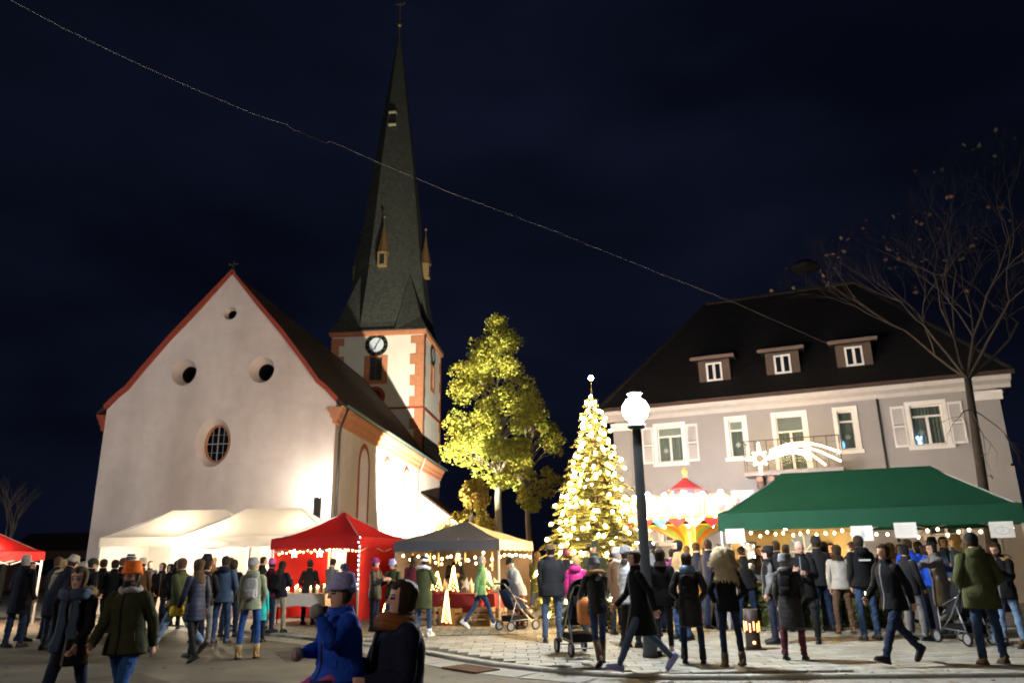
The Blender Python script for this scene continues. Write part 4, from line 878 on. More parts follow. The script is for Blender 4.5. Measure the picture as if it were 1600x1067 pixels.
# ---------------------------------------------------------------- paper notices on the green tent
PAP = M('paper_white', (.80, .79, .76), .8, .03, trans=.2); INK = M('faint_ink', (.42, .44, .50), .8, 0); INKR = M('faint_red_ink', (.62, .42, .38), .8, 0)
for (px, py, lab, kind) in ((1149, 837, 'white paper notice hung at the left corner of the green tent', 0), (1347, 833, 'white paper notice with a dark drawing above the black jacketed man', 1), (1415, 828, 'white paper notice with faint red lines on the green tent', 2), (1565, 827, 'white paper notice with a blue sketch at the right end of green tent', 3)):
    E_inv = TM['E'].inverted(); c0 = Vector((0, 0, CAM_H)); n_ = TM['E'].to_3x3() @ Vector((0, 1, 0)); o_ = TM['E'] @ Vector((0, -.06, 0)); d = ray(px, py); p = c0+d*((o_-c0).dot(n_)/d.dot(n_))
    t = thing('paper_notice', lab, 'notice', p, HRZ, 'paper notices along the green tent')
    w2, h2 = .21, .155; m = MB(); n = 8
    pts = [(-w2+2*w2*i/n, -.02-.012*math.sin(i*.8+kind), 0) for i in range(n+1)]
    fr = [(x, y, h2) for x, y, _ in pts]+[(x, y-.012, -h2) for x, y, _ in pts]; m.add(fr, [(k, k+1, n+2+k, n+1+k) for k in range(n)]); sh = m.build('sheet', PAP, t)
    m = MB(); ink = INKR if kind == 2 else INK
    if kind == 1: m.tube([(-.03, -.045, -.05), (0, -.045, .05), (.04, -.045, -.05)], .006, 4); m.tube([(-.03, -.045, -.05), (.04, -.045, -.05)], .006, 4)
    elif kind == 2:
        for zz in (.08, .03, -.02, -.07): m.tube([(-.15+.02*i, -.045, zz+.006*math.sin(i*2+zz*50)) for i in range(15)], .003, 4)
    elif kind == 3:
        m.tube([(.13*math.cos(R_(a)), -.045, -.02+.07*math.sin(R_(a))) for a in range(0, 361, 20)], .006, 4); m.tube([(0, -.045, .08), (.03, -.045, -.02), (-.04, -.045, -.05)], .006, 4)
    else: m.tube([(-.1, -.045, .02), (0, -.045, -.01), (.12, -.045, -.03)], .003, 4)
    m.build('drawing', ink, t)
    m = MB(); m.tube([(-.12, -.01, h2), (-.12, .03, h2+.06)], .004, 4); m.tube([(.12, -.01, h2), (.12, .03, h2+.06)], .004, 4); m.build('hanger', PIPE, t)
# ---------------------------------------------------------------- green stall counter with fir branches
WOOD = M('stall_wood', (.26, .15, .07), .7, .25, 5, .3, 30, aniso=(1, 8, 8)); WOODP = M('pale_wood', (.50, .34, .18), .7, .2, 6, aniso=(8, 8, 1)); 
ct = thing('stall_counter', 'wooden drinks counter dressed with fir branches under the green tent', 'counter', at('E', .25, .75, PZ), HRZ)
cw = glen*.56; m = MB(); m.box(0, cw, 0, .6, .92, .98); m.build('counter_top', WOODP, ct)
for k in range(18): m = MB(); x = k*cw/18; m.box(x+.004, x+cw/18-.004, .05, .075, .02, .918); m.build('front_board', WOOD, ct)
m = MB()
for x in (.05, cw/2, cw-.05): m.box(x-.03, x+.03, .1, .55, 0, .917)
m.build('support', WOOD, ct)
np.random.seed(3); cs = [Vector((random.uniform(.05, cw-.05), random.uniform(-.06, .03), random.uniform(.12, .86))) for _ in range(260)]
v = leaves(cs, 34, .15, .10, .8); fo = link('fir_dressing', leafmesh('fir_dressing', v, [M('fir_dressing_green', (.06, .085, .025), .7, .3, 3), FIR], [.6, .4]), ct); tag(fo, kind='stuff')
# small goods on the counter: mugs and jars
MUG = M('red_mug', (.4, .04, .03), .4, .1); JAR = M('cream_mug', (.6, .5, .35), .4, .1)
mm = [None, None]
for k in range(2):
    m = MB(); m.lathe([(.036, 0), (.04, .01), (.04, .09), (.034, .09), (.034, .02), (.001, .015)], n=10); m.tube([(.04+.0, 0, .07), (.065, 0, .065), (.065, 0, .03), (.04, 0, .025)], .006, 4); mm[k] = m.mesh('mug', (MUG, JAR)[k], True)
for k in range(9):
    x = .2+k*cw/9.4; p = at('E', .25+x, .95+random.uniform(-.08, .15), PZ+.981); o = link('mug', mm[k % 2], None, p, random.uniform(0, 6)); tag(o, '%s mug, %s from the left on the fir dressed counter under the green tent' % (('red', 'cream')[k % 2], ORD[k]), 'mug', 'mugs on the green stall counter')
# ---------------------------------------------------------------- carousel
CP = P(1080, 870, 23.2); CP.z = PZ; car = thing('carousel', 'small brightly lit fairground carousel with red cone cupola and yellow centre column', 'carousel', CP)
zr = lambda y: P(1080, y, 23.2).z-PZ
def wheelmat(name, cols, n, emit=0, zsplit=None):
    m = bpy.data.materials.new(name); m.use_nodes = True; t = m.node_tree; N = t.nodes.new; L = t.links.new; p = t.nodes['Principled BSDF']; p.inputs['Roughness'].default_value = .5
    tcn = N('ShaderNodeTexCoord'); sp_ = N('ShaderNodeSeparateXYZ'); L(tcn.outputs['Object'], sp_.inputs[0]); at2 = N('ShaderNodeMath'); at2.operation = 'ARCTAN2'; L(sp_.outputs[1], at2.inputs[0]); L(sp_.outputs[0], at2.inputs[1])
    mu = N('ShaderNodeMath'); mu.operation = 'MULTIPLY_ADD'; mu.inputs[1].default_value = n/6.28318; mu.inputs[2].default_value = 100; L(at2.outputs[0], mu.inputs[0])
    fr_ = N('ShaderNodeMath'); fr_.operation = 'FRACT'; L(mu.outputs[0], fr_.inputs[0])
    rp = N('ShaderNodeValToRGB'); rp.color_ramp.interpolation = 'CONSTANT'; e = rp.color_ramp.elements
    e[0].color = (*cols[0], 1); e[1].position = 1/len(cols); e[1].color = (*cols[1], 1)
    for i in range(2, len(cols)): q = e.new(i/len(cols)); q.color = (*cols[i], 1)
    L(fr_.outputs[0], rp.inputs[0]); L(rp.outputs[0], p.inputs['Base Color']); return m
YEL = (.78, .50, .05); ORG = (.75, .22, .03); GRE = (.25, .50, .12); CRM = (.8, .72, .5); RDD = (.55, .03, .04); BLU = (.06, .14, .5)
z812, z822, z778, z745 = zr(812), zr(822), zr(776), zr(746); Rr = 1.85
m = MB(); m.lathe([(2.2, 0), (2.2, .22), (2.1, .24), (.3, .25)], n=32); m.build('platform', M('platform_red', (.35, .06, .05), .6, .1), car)
m = MB(); m.lathe([(.36, .25), (.30, .8), (.27, 1.5), (.32, z822-.75), (.50, z822-.35), (.95, z822-.12), (1.5, z822-.03), (Rr-.05, z822)], n=36); m.build('centre_column', wheelmat('column_stripes', (YEL, CRM, YEL, GRE, ORG), 6), car, True)
m = MB(); m.lathe([(.001, z822+.10), (Rr, z822+.08), (Rr, z812), (.001, z812+.1)], n=36); m.build('ceiling', M('carousel_ceiling', (.75, .35, .08), .6, .1), car)
for k in range(24):
    a, b = 6.283*k/24, 6.283*(k+1)/24; R1 = Rr+.02; m = MB(); p0, p1 = (R1*math.cos(a), R1*math.sin(a)), (R1*math.cos(b), R1*math.sin(b)); mid = ((p0[0]+p1[0])/2, (p0[1]+p1[1])/2); z1_ = z822+.16
    m.add([(*p0, z1_), (*p1, z1_), (p1[0], p1[1], z1_-.06), (*mid, z1_-.26), (p0[0], p0[1], z1_-.06)], [(0, 1, 2, 3, 4)]); m.build('pennant', M('pennant_%s' % ('red', 'white', 'red', 'blue')[k % 4], (RDD, (.8, .78, .7), RDD, BLU)[k % 4], .7, .05, trans=.2), car)
PINK = M('panel_pink', (.75, .30, .32), .5, .25, 6); CREAMP = M('panel_cream', (.78, .70, .52), .5, .2, 6); GOLDP = M('gold_paint', (.7, .42, .08), .4, .1, metal=.4)
zb0, zb1 = z812+.02, z812+.62
for k in range(12):
    a, b = 6.283*(k+.04)/12, 6.283*(k+.96)/12; m = MB(); n = 5; q0 = []; q1 = []
    for i in range(n+1):
        t_ = a+(b-a)*i/n; hgt = zb1-.16+.16*math.sin(math.pi*i/n); q0.append((Rr*math.cos(t_), Rr*math.sin(t_), zb0)); q1.append((Rr*1.05*math.cos(t_), Rr*1.05*math.sin(t_), hgt))
    m.add(q0+q1, [(i, i+1, n+2+i, n+1+i) for i in range(n)]); pn = m.build('rounding_board', CREAMP if k % 2 else PINK, car)
    m = MB(); m.tube(q0+q1[::-1]+[q0[0]], .025, 5); m.build('board_frame', GOLDP, pn)
    c = (a+b)/2; m = MB(); rc = Rr*1.04+.02; ux, uy = -math.sin(c), math.cos(c)
    m.add([(rc*math.cos(c)+ux*.16*math.cos(t_), rc*math.sin(c)+uy*.16*math.cos(t_), zb0+.27+.14*math.sin(t_)) for t_ in [6.283*i/12 for i in range(12)]], [tuple(range(12))]); m.build('medallion', PINK if k % 2 else M('panel_blue', (.25, .4, .7), .5, .2, 6), pn)
m = MB(); m.lathe([(.75, z812), (.62, z812+.2), (.66, z778-.05)], n=24); m.build('upper_drum', wheelmat('drum_panels', ((.75, .25, .3), (.8, .6, .55), (.7, .2, .25), (.8, .7, .4)), 6), car, True)
m = MB(); m.lathe([(.86, z778-.04), (.74, z778+.06), (.62, z778+.17)], n=24); m.build('cupola_band', wheelmat('cupola_band_paint', ((.62, .5, .32), (.15, .22, .4), (.55, .15, .12), (.3, .35, .3)), 10), car, True)
m = MB(); m.lathe([(.63, z778+.168), (.44, z778+.168+(z745-z778-.168)*.27), (.2, z778+.168+(z745-z778-.168)*.68), (.04, z745)], n=24); m.build('cupola', M('cupola_red', (.42, .05, .06), .45, .12, 4), car, True)
m = MB(); m.lathe([(.03, z745), (.06, z745+.05), (.03, z745+.08), (.085, z745+.15), (.09, z745+.2), (.03, z745+.29), (.01, z745+.33)], n=12); m.build('finial', GOLDP, car, True)
cbm = bulbmesh('bulb', .055, E('carousel_bulb', (1, .93, .95), 480)); cbs = bulbmesh('bulb', .03, E('carousel_bulb_small', (1, .85, .6), 60))
for k in range(24): a = 6.283*k/24; link('bulb', cbm, car, (Rr*1.09*math.cos(a), Rr*1.09*math.sin(a), zb1-.02+.05*(k % 2)))
for k in range(12): a = 6.283*(k+.5)/12; link('bulb', cbm, car, (.88*math.cos(a), .88*math.sin(a), z778-.12))
for k in range(36): a = 6.283*k/36; link('bulb', cbs, car, ((Rr+.06)*math.cos(a), (Rr+.06)*math.sin(a), z812))
for k in range(14): a = 6.283*k/14; link('bulb', cbs, car, (1.55*math.cos(a), 1.55*math.sin(a), z822-.06))
for k in range(6):
    a = 6.283*k/6+.4; m = MB(); m.tube([(1.5*math.cos(a), 1.5*math.sin(a), .24), (1.5*math.cos(a), 1.5*math.sin(a), z822)], .025, 6); m.build('pole', GOLDP, car)
# ---------------------------------------------------------------- red tent table, cloths, lit panel
CLOTH = M('white_tablecloth', (.66, .56, .48), .8, .06, 3, .2, 20)
def table(label, k, x, y, w_, d, h, drop, clothm):
    p = at(k, x, y, 0); z = gz(p.x, p.y); t = thing('market_table', label, 'table', (p.x, p.y, z), R_(-18))
    for a in (.06, w_-.06):
        for b in (.06, d-.06): m = MB(); m.tube([(a, b, 0), (a, b, h-.03)], .02, 6); m.build('leg', PIPE, t)
    m = MB(); m.box(0, w_, 0, d, h-.03, h); m.build('table_top', WOOD, t)
    m = MB(); loop = []; n = 40; per = [(0, 0), (w_, 0), (w_, d), (0, d)]; top = []; bot = []
    for c in range(4):
        a, b = per[c], per[(c+1) % 4]
        for i in range(10):
            u = i/10; x_, y_ = a[0]+(b[0]-a[0])*u, a[1]+(b[1]-a[1])*u; nx, ny = (b[1]-a[1]), -(b[0]-a[0]); L = math.hypot(nx, ny); f = .03+.025*math.sin(i*2.1+c)
            top.append((x_+nx/L*.008, y_+ny/L*.008, h+.006)); bot.append((x_+nx/L*f, y_+ny/L*f, h-drop+.02*math.sin(i*1.3)))
    m.band(top, bot); m.add(top, [tuple(range(40))]); c = auto_smooth(m.build('tablecloth', clothm, None), 50); c.location = t.location; c.rotation_euler = t.rotation_euler
    tag(c, 'pale cloth draped over the %s' % label.split(' with')[0], 'tablecloth'); return t, p, z
table('long table of candles in front of the red tent with a white cloth', 'R', .15, -.5, 1.9, .75, .78, .3, CLOTH)
pn0 = at('R', .95, 1.9, 0); lpan = thing('lit_panel', 'tall glowing paper panel standing against the red tent wall', 'light panel', pn0, R_(-18))
m = MB(); m.box(-.30, .30, -.02, .02, .95, 2.0); m.build('paper', E('paper_glow', (1, .72, .42), 1.5), lpan); m = MB(); m.box(-.32, -.302, -.03, .03, 0, 2.02); m.box(.302, .32, -.03, .03, 0, 2.02); m.build('stand', WOODP, lpan)
CAND = E('candle_flame', (1, .55, .16), 70); WAX = M('candle_wax', (.7, .55, .4), .5, .05, emit=(1, .5, .2), es=.25)
cm1 = MB(); cm1.lathe([(.035, 0), (.035, .1), (.01, .1)], n=9); wax_me = cm1.mesh('candle', WAX, True)
fl = MB(); fl.lathe([(.004, .1), (.011, .125), (.002, .16)], n=6); fl_me = fl.mesh('flame', CAND, True)
random.seed(9)
for k in range(16):
    p = at('R', .25+1.7*((k % 8)/8)+random.uniform(-.05, .05), -.38+.42*(k//8)+random.uniform(-.08, .08), 0); z = gz(*at('R', .15, -.5, 0).xy)+.787
    o = link('candle', wax_me, None, (p.x, p.y, z)); s = random.uniform(.7, 1.5); o.scale = (1, 1, s); tag(o, 'lit candle, %s from the left in the %s row on the red stall table' % (ORD[k % 8], ('front', 'back')[k//8]), 'candle', 'candles on the red stall table')
    link('flame', fl_me, o)
# paper star pair hanging in the red tent
for (x, lab) in ((.55, 'left glowing white star hanging under the red tent edge'), (1.35, 'right glowing white star hanging under the red tent edge')):
    p = at('R', x, .3, 1.86); t = thing('hanging_star', lab, 'star lamp', p, R_(-18)); m = MB()
    pts = [((.12 if i % 2 == 0 else .055)*math.cos(R_(90+i*36)), (.12 if i % 2 == 0 else .055)*math.sin(R_(90+i*36))) for i in range(10)]
    m.prism(pts, F(-.015), F(.015)); m.build('star', E('star_glow', (1, .9, .75), 9), t); m = MB(); m.tube([(0, 0, .12), (0, 0, .3)], .003, 4); m.build('thread', PIPE, t)
# ---------------------------------------------------------------- grey gazebo goods
CRATE = M('crate_wood', (.20, .13, .08), .8, .25, 5, .3, 25, aniso=(1, 8, 8)); REDC = M('red_cloth', (.13, .010, .014), .85, .15, 6)
def crate(label, k, x, y, w_, d, h, z=0, group=None):
    p = at(k, x, y, 0); t = thing('wooden_crate', label, 'crate', (p.x, p.y, gz(p.x, p.y)+z), ang+random.uniform(-.1, .1), group)
    for zz in np.linspace(.01, h-.11, 3):
        for y0, y1, x0, x1 in ((0, .018, 0, w_), (d-.018, d, 0, w_), (.019, d-.019, 0, .018), (.019, d-.019, w_-.018, w_)): m = MB(); m.box(x0, x1, y0, y1, zz, zz+.10); m.build('slat', CRATE, t)
    for cx_ in (.019, w_-.055):
        for cy_ in (.019, d-.055): m = MB(); m.box(cx_, cx_+.036, cy_, cy_+.036, 0, h); m.build('corner_post', CRATE, t)
    m = MB(); m.box(.02, w_-.02, .02, d-.02, .01, .025); m.build('base', CRATE, t); return t
for i, (x, y, w_, d, h, z, l) in enumerate(((.25, -.25, .5, .4, .42, 0, 'wooden crate at the left foot of the gazebo display'), (.85, -.3, .5, .4, .44, 0, 'dark wooden crate in the middle under the lit wooden trees'), (1.42, -.28, .46, .4, .40, 0, 'wooden crate behind the walker in the green jacket'), (2.3, -.3, .5, .4, .44, 0, 'wooden crate near the stroller at the gazebo corner'), (2.45, .25, .45, .4, .4, 0, 'wooden crate inside the beige side of the gazebo'), (.5, .15, .5, .4, .35, .45, 'upper wooden crate of the gazebo display, left'))):
    crate(l, 'G', x, y, w_, d, h, z)
tt, tp_, tz = table('display table in the grey gazebo with a dark red cloth', 'G', .2, .25, 2.5, .8, .72, .45, REDC)
MINI = E('mini_light', (1, .62, .18), 26); CONEW = M('cone_wood', (.58, .42, .26), .7, .15, 8); POTR = M('red_pot', (.35, .03, .03), .5, .1)
def light_cone(label, k, x, y, z, h, r):
    p = at(k, x, y, 0); t = thing('light_tree', label, 'lit ornament tree', (p.x, p.y, gz(p.x, p.y)+z)); m = MB(); m.lathe([(r, 0), (.01, h)], n=10); m.build('cone', M('cone_wire', (.10, .07, .03), .8, .2), t)
    n = int(70*h/.6); m = MB()
    for i in range(n):
        s = (i+.5)/n; s = 1-(1-s)**.6 if False else s; a = i*2.4; rr_ = r*(1-s)+.012; m.ball((rr_*math.cos(a), rr_*math.sin(a), s*h), .013, 5, 3)
    m.build('lights', MINI, t); t.children[-1]['kind'] = 'stuff'
    m = MB(); m.lathe([(r*.7, -.06), (r*.9, -.001), (.02, 0)], n=10); m.build('pot', POTR, t)
for q in (('tall glittering light tree standing on the red display table', 'G', 1.55, .35, .79, .62, .12), ('short wide light tree beside the wooden cones', 'G', 1.1, .32, .79, .48, .15), ('light tree on the right of the gazebo display', 'G', 2.35, .6, .79, .55, .14), ('light tree on the ground at the left of the gazebo', 'G', .12, -.6, .07, .52, .17), ('slender light tree on the ground in front of the gazebo', 'G', 1.66, -.35, .07, .75, .10), ('light tree behind the white stars at the gazebo corner', 'G', 2.6, .15, .85, .42, .11)): light_cone(*q)
cw_ = MB(); cw_.lathe([(.055, 0), (.04, .15), (.005, .34)], n=8); cone_me = cw_.mesh('wooden_cone', CONEW, True)
for i, (x, y, s) in enumerate(((.55, .3, 1.2), (.72, .3, 1.35), (.88, .4, 1.0), (1.28, .4, 1.1), (1.38, .3, .9), (2.05, .35, 1.2), (1.95, .5, .9))):
    p = at('G', x, y, 0); o = link('wooden_cone', cone_me, None, (p.x, p.y, gz(p.x, p.y)+.73)); o.scale = (s, s, s); tag(o, 'pale wooden cone tree, %s from the left on the red gazebo table' % ORD[(0, 1, 2, 3, 4, 6, 5)[i]], 'ornament', 'wooden cones on the gazebo table')
def star5(m, c, r, th=.02, rot=90, n=5):
    pts = [((r if i % 2 == 0 else r*.42)*math.cos(R_(rot+i*180/n)), (r if i % 2 == 0 else r*.42)*math.sin(R_(rot+i*180/n))) for i in range(2*n)]
    m.prism(pts, lambda x, z: (c[0]+x, c[1]-th, c[2]+z), lambda x, z: (c[0]+x, c[1]+th, c[2]+z))
WST = M('white_star', (.75, .70, .60), .7, .05)
for i, (x, y, z, r, l) in enumerate(((2.05, -.02, .98, .16, 'large white wooden star behind the green jacketed walker'), (2.35, -.05, .95, .17, 'white wooden star leaning at the gazebo corner'), (2.75, .3, .98, .15, 'white wooden star under the beige gazebo side'), (1.75, .2, 1.62, .13, 'white star hanging inside the grey gazebo'))):
    p = at('G', x, y, gz(*at('G', x, y, 0).xy)+z); t = thing('wooden_star', l, 'star ornament', p, ang); m = MB(); star5(m, (0, 0, 0), r, .012, 80+i*17); m.build('star', WST, t)
    m = MB(); m.tube([(0, .013, -r*.5), (0, .05, -.2)] if i < 3 else [(0, 0, r), (0, 0, .5)], .006, 4); m.build('support', CONEW, t)
random.seed(4)
pf = M('poinsettia_red', (.4, .02, .02), .6, .2, trans=.2); plm = leafmesh('flower', leaves([(0, 0, .16)], 26, .13, .10, .5), [pf, M('pot_green', (.05, .08, .02), .7, .2)], [.75, .25]); ptm = MB(); ptm.lathe([(.06, 0), (.08, .12), (.07, .12), (.0701, .10), (.001, .1)], n=10); ptm = ptm.mesh('pot', POTR, True)
for i, (x, y) in enumerate(((.4, -.2), (1.0, -.22), (1.55, -.2), (2.5, -.15))):
    p = at('G', x, y, 0); t = thing('potted_flower', ('red potted flower on the left gazebo crate', 'red potted flower on the dark middle crate', 'red potted flower beside the slender light tree', 'red potted flower on the crate nearest the stroller')[i], 'potted plant', (p.x, p.y, gz(p.x, p.y)+.44)); link('pot', ptm, t); link('flower', plm, t)
# hanging ornaments
for i in range(7):
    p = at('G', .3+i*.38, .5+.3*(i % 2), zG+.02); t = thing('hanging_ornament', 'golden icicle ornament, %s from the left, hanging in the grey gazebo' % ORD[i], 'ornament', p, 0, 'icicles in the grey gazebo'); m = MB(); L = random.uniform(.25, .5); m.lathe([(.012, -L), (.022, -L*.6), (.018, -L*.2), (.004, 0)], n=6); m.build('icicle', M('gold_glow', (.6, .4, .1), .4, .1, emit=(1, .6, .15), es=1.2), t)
# counters in the white tents
for k, lab, x, y, L in (('B', 'white draped counter along the front of the front white tent', .3, .7, 4.2), ('A', 'white draped counter in the rear white tent', .3, .6, 4.6)):
    p = at(k, x, y, 0); t = thing('stall_counter', lab, 'counter', (p.x, p.y, gz(p.x, p.y)), CRZ); m = MB(); m.box(0, L, 0, .7, .9, .94); m.build('counter_top', WOODP, t); m = MB(); m.box(.02, L-.02, .02, .05, 0, .898); m.build('front_drape', CLOTH, t); m = MB(); m.box(.1, .16, .1, .6, 0, .898); m.box(L-.16, L-.1, .1, .6, 0, .898); m.build('support', WOOD, t)
# ---------------------------------------------------------------- swedish torch barrel, A-board
b0 = G(1178, 1014, PZ); t = thing('fire_barrel', 'dark metal fire barrel with glowing slots on the paving', 'fire barrel', b0)
BM_ = M('barrel_iron', (.05, .035, .03), .6, .2, 8, .2, 30, metal=.5)
m = MB(); m.lathe([(.13, .03), (.125, .06), (.12, .36), (.125, .66), (.11, .66), (.11, .1), (.001, .09)], n=18); m.build('barrel', BM_, t, True); m = MB(); m.box(-.17, .17, -.17, .17, 0, .028); m.build('base_plate', BM_, t)
FIRE = E('fire_glow', (1, .28, .05), 7)
for i in range(12):
    a = 6.283*i/12; m = MB(); x, y = .127*math.cos(a), .127*math.sin(a); m.obox((x, y, .36+.03*(i % 2)), (.012, .018, .14), Matrix.Rotation(a, 3, 'Z')); m.build('glowing_slot', FIRE, t)
m = MB(); m.ball((-.02, -.135, .12), .026, 8, 5); m.build('ember', FIRE, t)
b0 = G(1128, 980, PZ); t = thing('folding_sign', 'white folding board seen edge-on beside the curly blonde woman', 'sign', b0, R_(62))
for s_ in (-1, 1):
    m = MB(); m.loft([[(-.32, s_*(.26-.24*u), .98*u) for u in (0,)]+[(.32, s_*.26, 0), (.32, s_*.285, 0), (-.32, s_*.285, 0)], [(-.32, s_*.02, 1.0), (.32, s_*.02, 1.0), (.32, s_*.045, 1.0), (-.32, s_*.045, 1.0)]]); m.build('panel', M('white_board', (.72, .72, .74), .5, .05), t)
m = MB(); m.tube([(-.34, 0, 1.0), (.34, 0, 1.0)], .02, 6); m.build('hinge', PIPE, t)
# small lit blue-white tree stall beside the carousel
b0 = P(1163, 880, 20.2); t = thing('blue_light_display', 'rack of cold white and blue lights beside the green tent', 'light display', (b0.x, b0.y, PZ), HRZ)
m = MB(); m.box(-.35, -.31, 0, .04, 0, 1.9); m.box(.31, .35, 0, .04, 0, 1.9); m.box(-.309, .309, 0, .04, 1.86, 1.9); m.build('frame', PIPE, t)
cb_ = bulbmesh('bulb', .02, E('cold_bulb', (.55, .68, 1), 22)); random.seed(2)
for i in range(45): link('bulb', cb_, t, (random.uniform(-.3, .3), -.02, random.uniform(.75, 1.85)))
m = MB()
for i in range(7): m.tube([(-.3+i*.1, .01, 1.86), (-.3+i*.1+.03*math.sin(i), -.0, .8)], .004, 4)
m.build('wire', M('dark_wire'), t)
# ================================================================ people
def V(x, y, z): return Vector((x, y, z))
POSES = dict(  # legs: (thigh forward, knee bend, abduct) right(-x), left(+x); arms: (forward, abduct, elbow, inward)
    stand=dict(r=(2, 2, 4), l=(-3, 2, 5), ar=(6, 5, 14, 6), al=(0, 6, 20, 10)),
    relaxed=dict(r=(8, 10, 5), l=(-4, 1, 7), ar=(6, 12, 30, 20), al=(0, 10, 12, 4)),
    pockets=dict(r=(1, 2, 6), l=(4, 6, 6), ar=(-6, 22, 52, 24), al=(-6, 22, 52, 24)),
    holding=dict(r=(2, 2, 5), l=(-2, 2, 5), ar=(18, 12, 95, 32), al=(14, 12, 88, 32)),
    cup=dict(r=(0, 1, 5), l=(5, 8, 6), ar=(24, 10, 118, 18), al=(2, 10, 20, 8)),
    walk=dict(r=(27, 8, 2), l=(-20, 16, 2), ar=(-22, 8, 18, 4), al=(24, 8, 26, 8), lean=4),
    stride=dict(r=(-24, 22, 2), l=(30, 4, 2), ar=(22, 9, 30, 6), al=(-24, 9, 14, 4), lean=5),
    stroll=dict(r=(14, 4, 2), l=(-12, 10, 3), ar=(-12, 9, 16, 4), al=(14, 9, 22, 6), lean=2),
    push=dict(r=(16, 5, 3), l=(-16, 12, 3), ar=(40, 8, 38, 10), al=(40, 8, 38, 10), lean=8),
    bend=dict(r=(2, 4, 5), l=(4, 6, 5), ar=(30, 10, 60, 15), al=(34, 10, 50, 15), lean=24),
    hug=dict(r=(2, 2, 4), l=(6, 4, 4), ar=(70, 22, 30, 30), al=(78, 20, 28, 30), lean=8),
    carry=dict(r=(10, 4, 3), l=(-6, 6, 3), ar=(20, 16, 80, 20), al=(8, 12, 78, 12), lean=-2),
    sit=dict(r=(62, 70, 16), l=(70, 66, 16), ar=(18, 16, 70, 20), al=(56, 16, 100, 12), lean=3),
    lookdown=dict(r=(3, 4, 5), l=(-2, 2, 6), ar=(24, 12, 92, 26), al=(24, 12, 92, 26), nod=22),
)
for k_, hy_, nd_ in (('stand', 38, 4), ('relaxed', -42, 0), ('pockets', -30, 10), ('holding', 32, 14)):
    POSES[k_+'_turned'] = dict(POSES[k_], hy=hy_, nod=nd_)
POSES['pockets_turned'].update(r=(6, 12, 7), l=(-4, 1, 5)); POSES['holding_turned'].update(r=(-4, 1, 5), l=(10, 16, 6)); POSES['stand_turned'].update(ar=(10, 8, 70, 40), al=(-4, 7, 10, 4))
def rx(a): return Matrix.Rotation(R_(a), 3, 'X')
def skeleton(pz):
    p = POSES[pz]; J = {}; hipz = .93
    for s, k in ((-1, 'r'), (1, 'l')):
        f, kb, ab = p[k]; h = V(.092*s, 0, hipz); d = V(s*math.sin(R_(ab)), -math.sin(R_(f))*math.cos(R_(ab)), -math.cos(R_(f))*math.cos(R_(ab)))
        kn = h+d*.43; g_ = f-kb; d2 = V(s*math.sin(R_(ab*.3)), -math.sin(R_(g_)), -math.cos(R_(g_))).normalized(); an = kn+d2*.42
        J['hip'+k], J['knee'+k], J['ank'+k] = h, kn, an; J['pit'+k] = max(-50, min(12, g_)) if g_ < 0 else g_*.6
    # rest on the lowest sole
    low = min((J['ank'+k]+rx(-J['pit'+k]) @ V(0, y, -.085)).z for k in 'rl' for y in (.07, -.19)); dz = -low
    for q in list(J):
        if isinstance(J[q], Vector): J[q] = J[q]+V(0, 0, dz)
    J['pel'] = V(0, 0, hipz+dz); L = Matrix.Rotation(R_(p.get('lean', 0)), 3, 'X'); J['lean'] = L; J['dz'] = dz
    up = lambda v: J['pel'] + L @ (V(*v)-V(0, 0, hipz))
    J['up'] = up
    for s, k in ((-1, 'r'), (1, 'l')):
        f, ab, e, t = p['a'+k]; sh = V(.168*s, 0, 1.405); d = V(s*math.sin(R_(ab)), -math.sin(R_(f))*math.cos(R_(ab)), -math.cos(R_(f))*math.cos(R_(ab)))
        el = sh+d*.285; g_ = f+e; d2 = V(-s*math.sin(R_(t))*(1 if e > 20 else .3), -math.sin(R_(g_)), -math.cos(R_(g_))).normalized(); wr = el+d2*.25
        J['sh'+k], J['el'+k], J['wr'+k] = up(sh), up(el), up(wr); J['hd'+k] = (L @ d2).normalized()
    J['neck'] = up((0, .01, 1.44)); J['head'] = up((0, .0, 1.515)); J['nod'] = p.get('nod', 0); J['hy'] = p.get('hy', 0)
    return J
HEADR = [(0, .030, .070, .005), (.012, .045, .083, .03), (.035, .056, .088, .052), (.06, .062, .087, .07), (.085, .067, .087, .082), (.11, .071, .087, .091), (.135, .0745, .090, .098), (.16, .0755, .089, .1), (.185, .072, .080, .096), (.21, .058, .058, .078), (.228, .035, .030, .05), (.236, .008, .005, .012)]
def head_dims(z):
    zs = [h[0] for h in HEADR]; return [float(np.interp(z, zs, [h[i] for h in HEADR])) for i in (1, 2, 3)]
def head_pt(z, th, off=0.0):
    """th measured from the face, 0 = front"""
    w_, f, b = head_dims(max(0, min(.2359, z))); x = math.sin(th); y = -math.cos(th)
    return V(x*(w_+off), (y*(f+off) if y < 0 else y*(b+off))+.01, z)
def smoothpts(pts, rs, n=5):
    c = catmull([tuple(p)+(r,) for p, r in zip(pts, rs)], n); return [V(*q[:3]) for q in c], [q[3] for q in c]
_bodies = {}
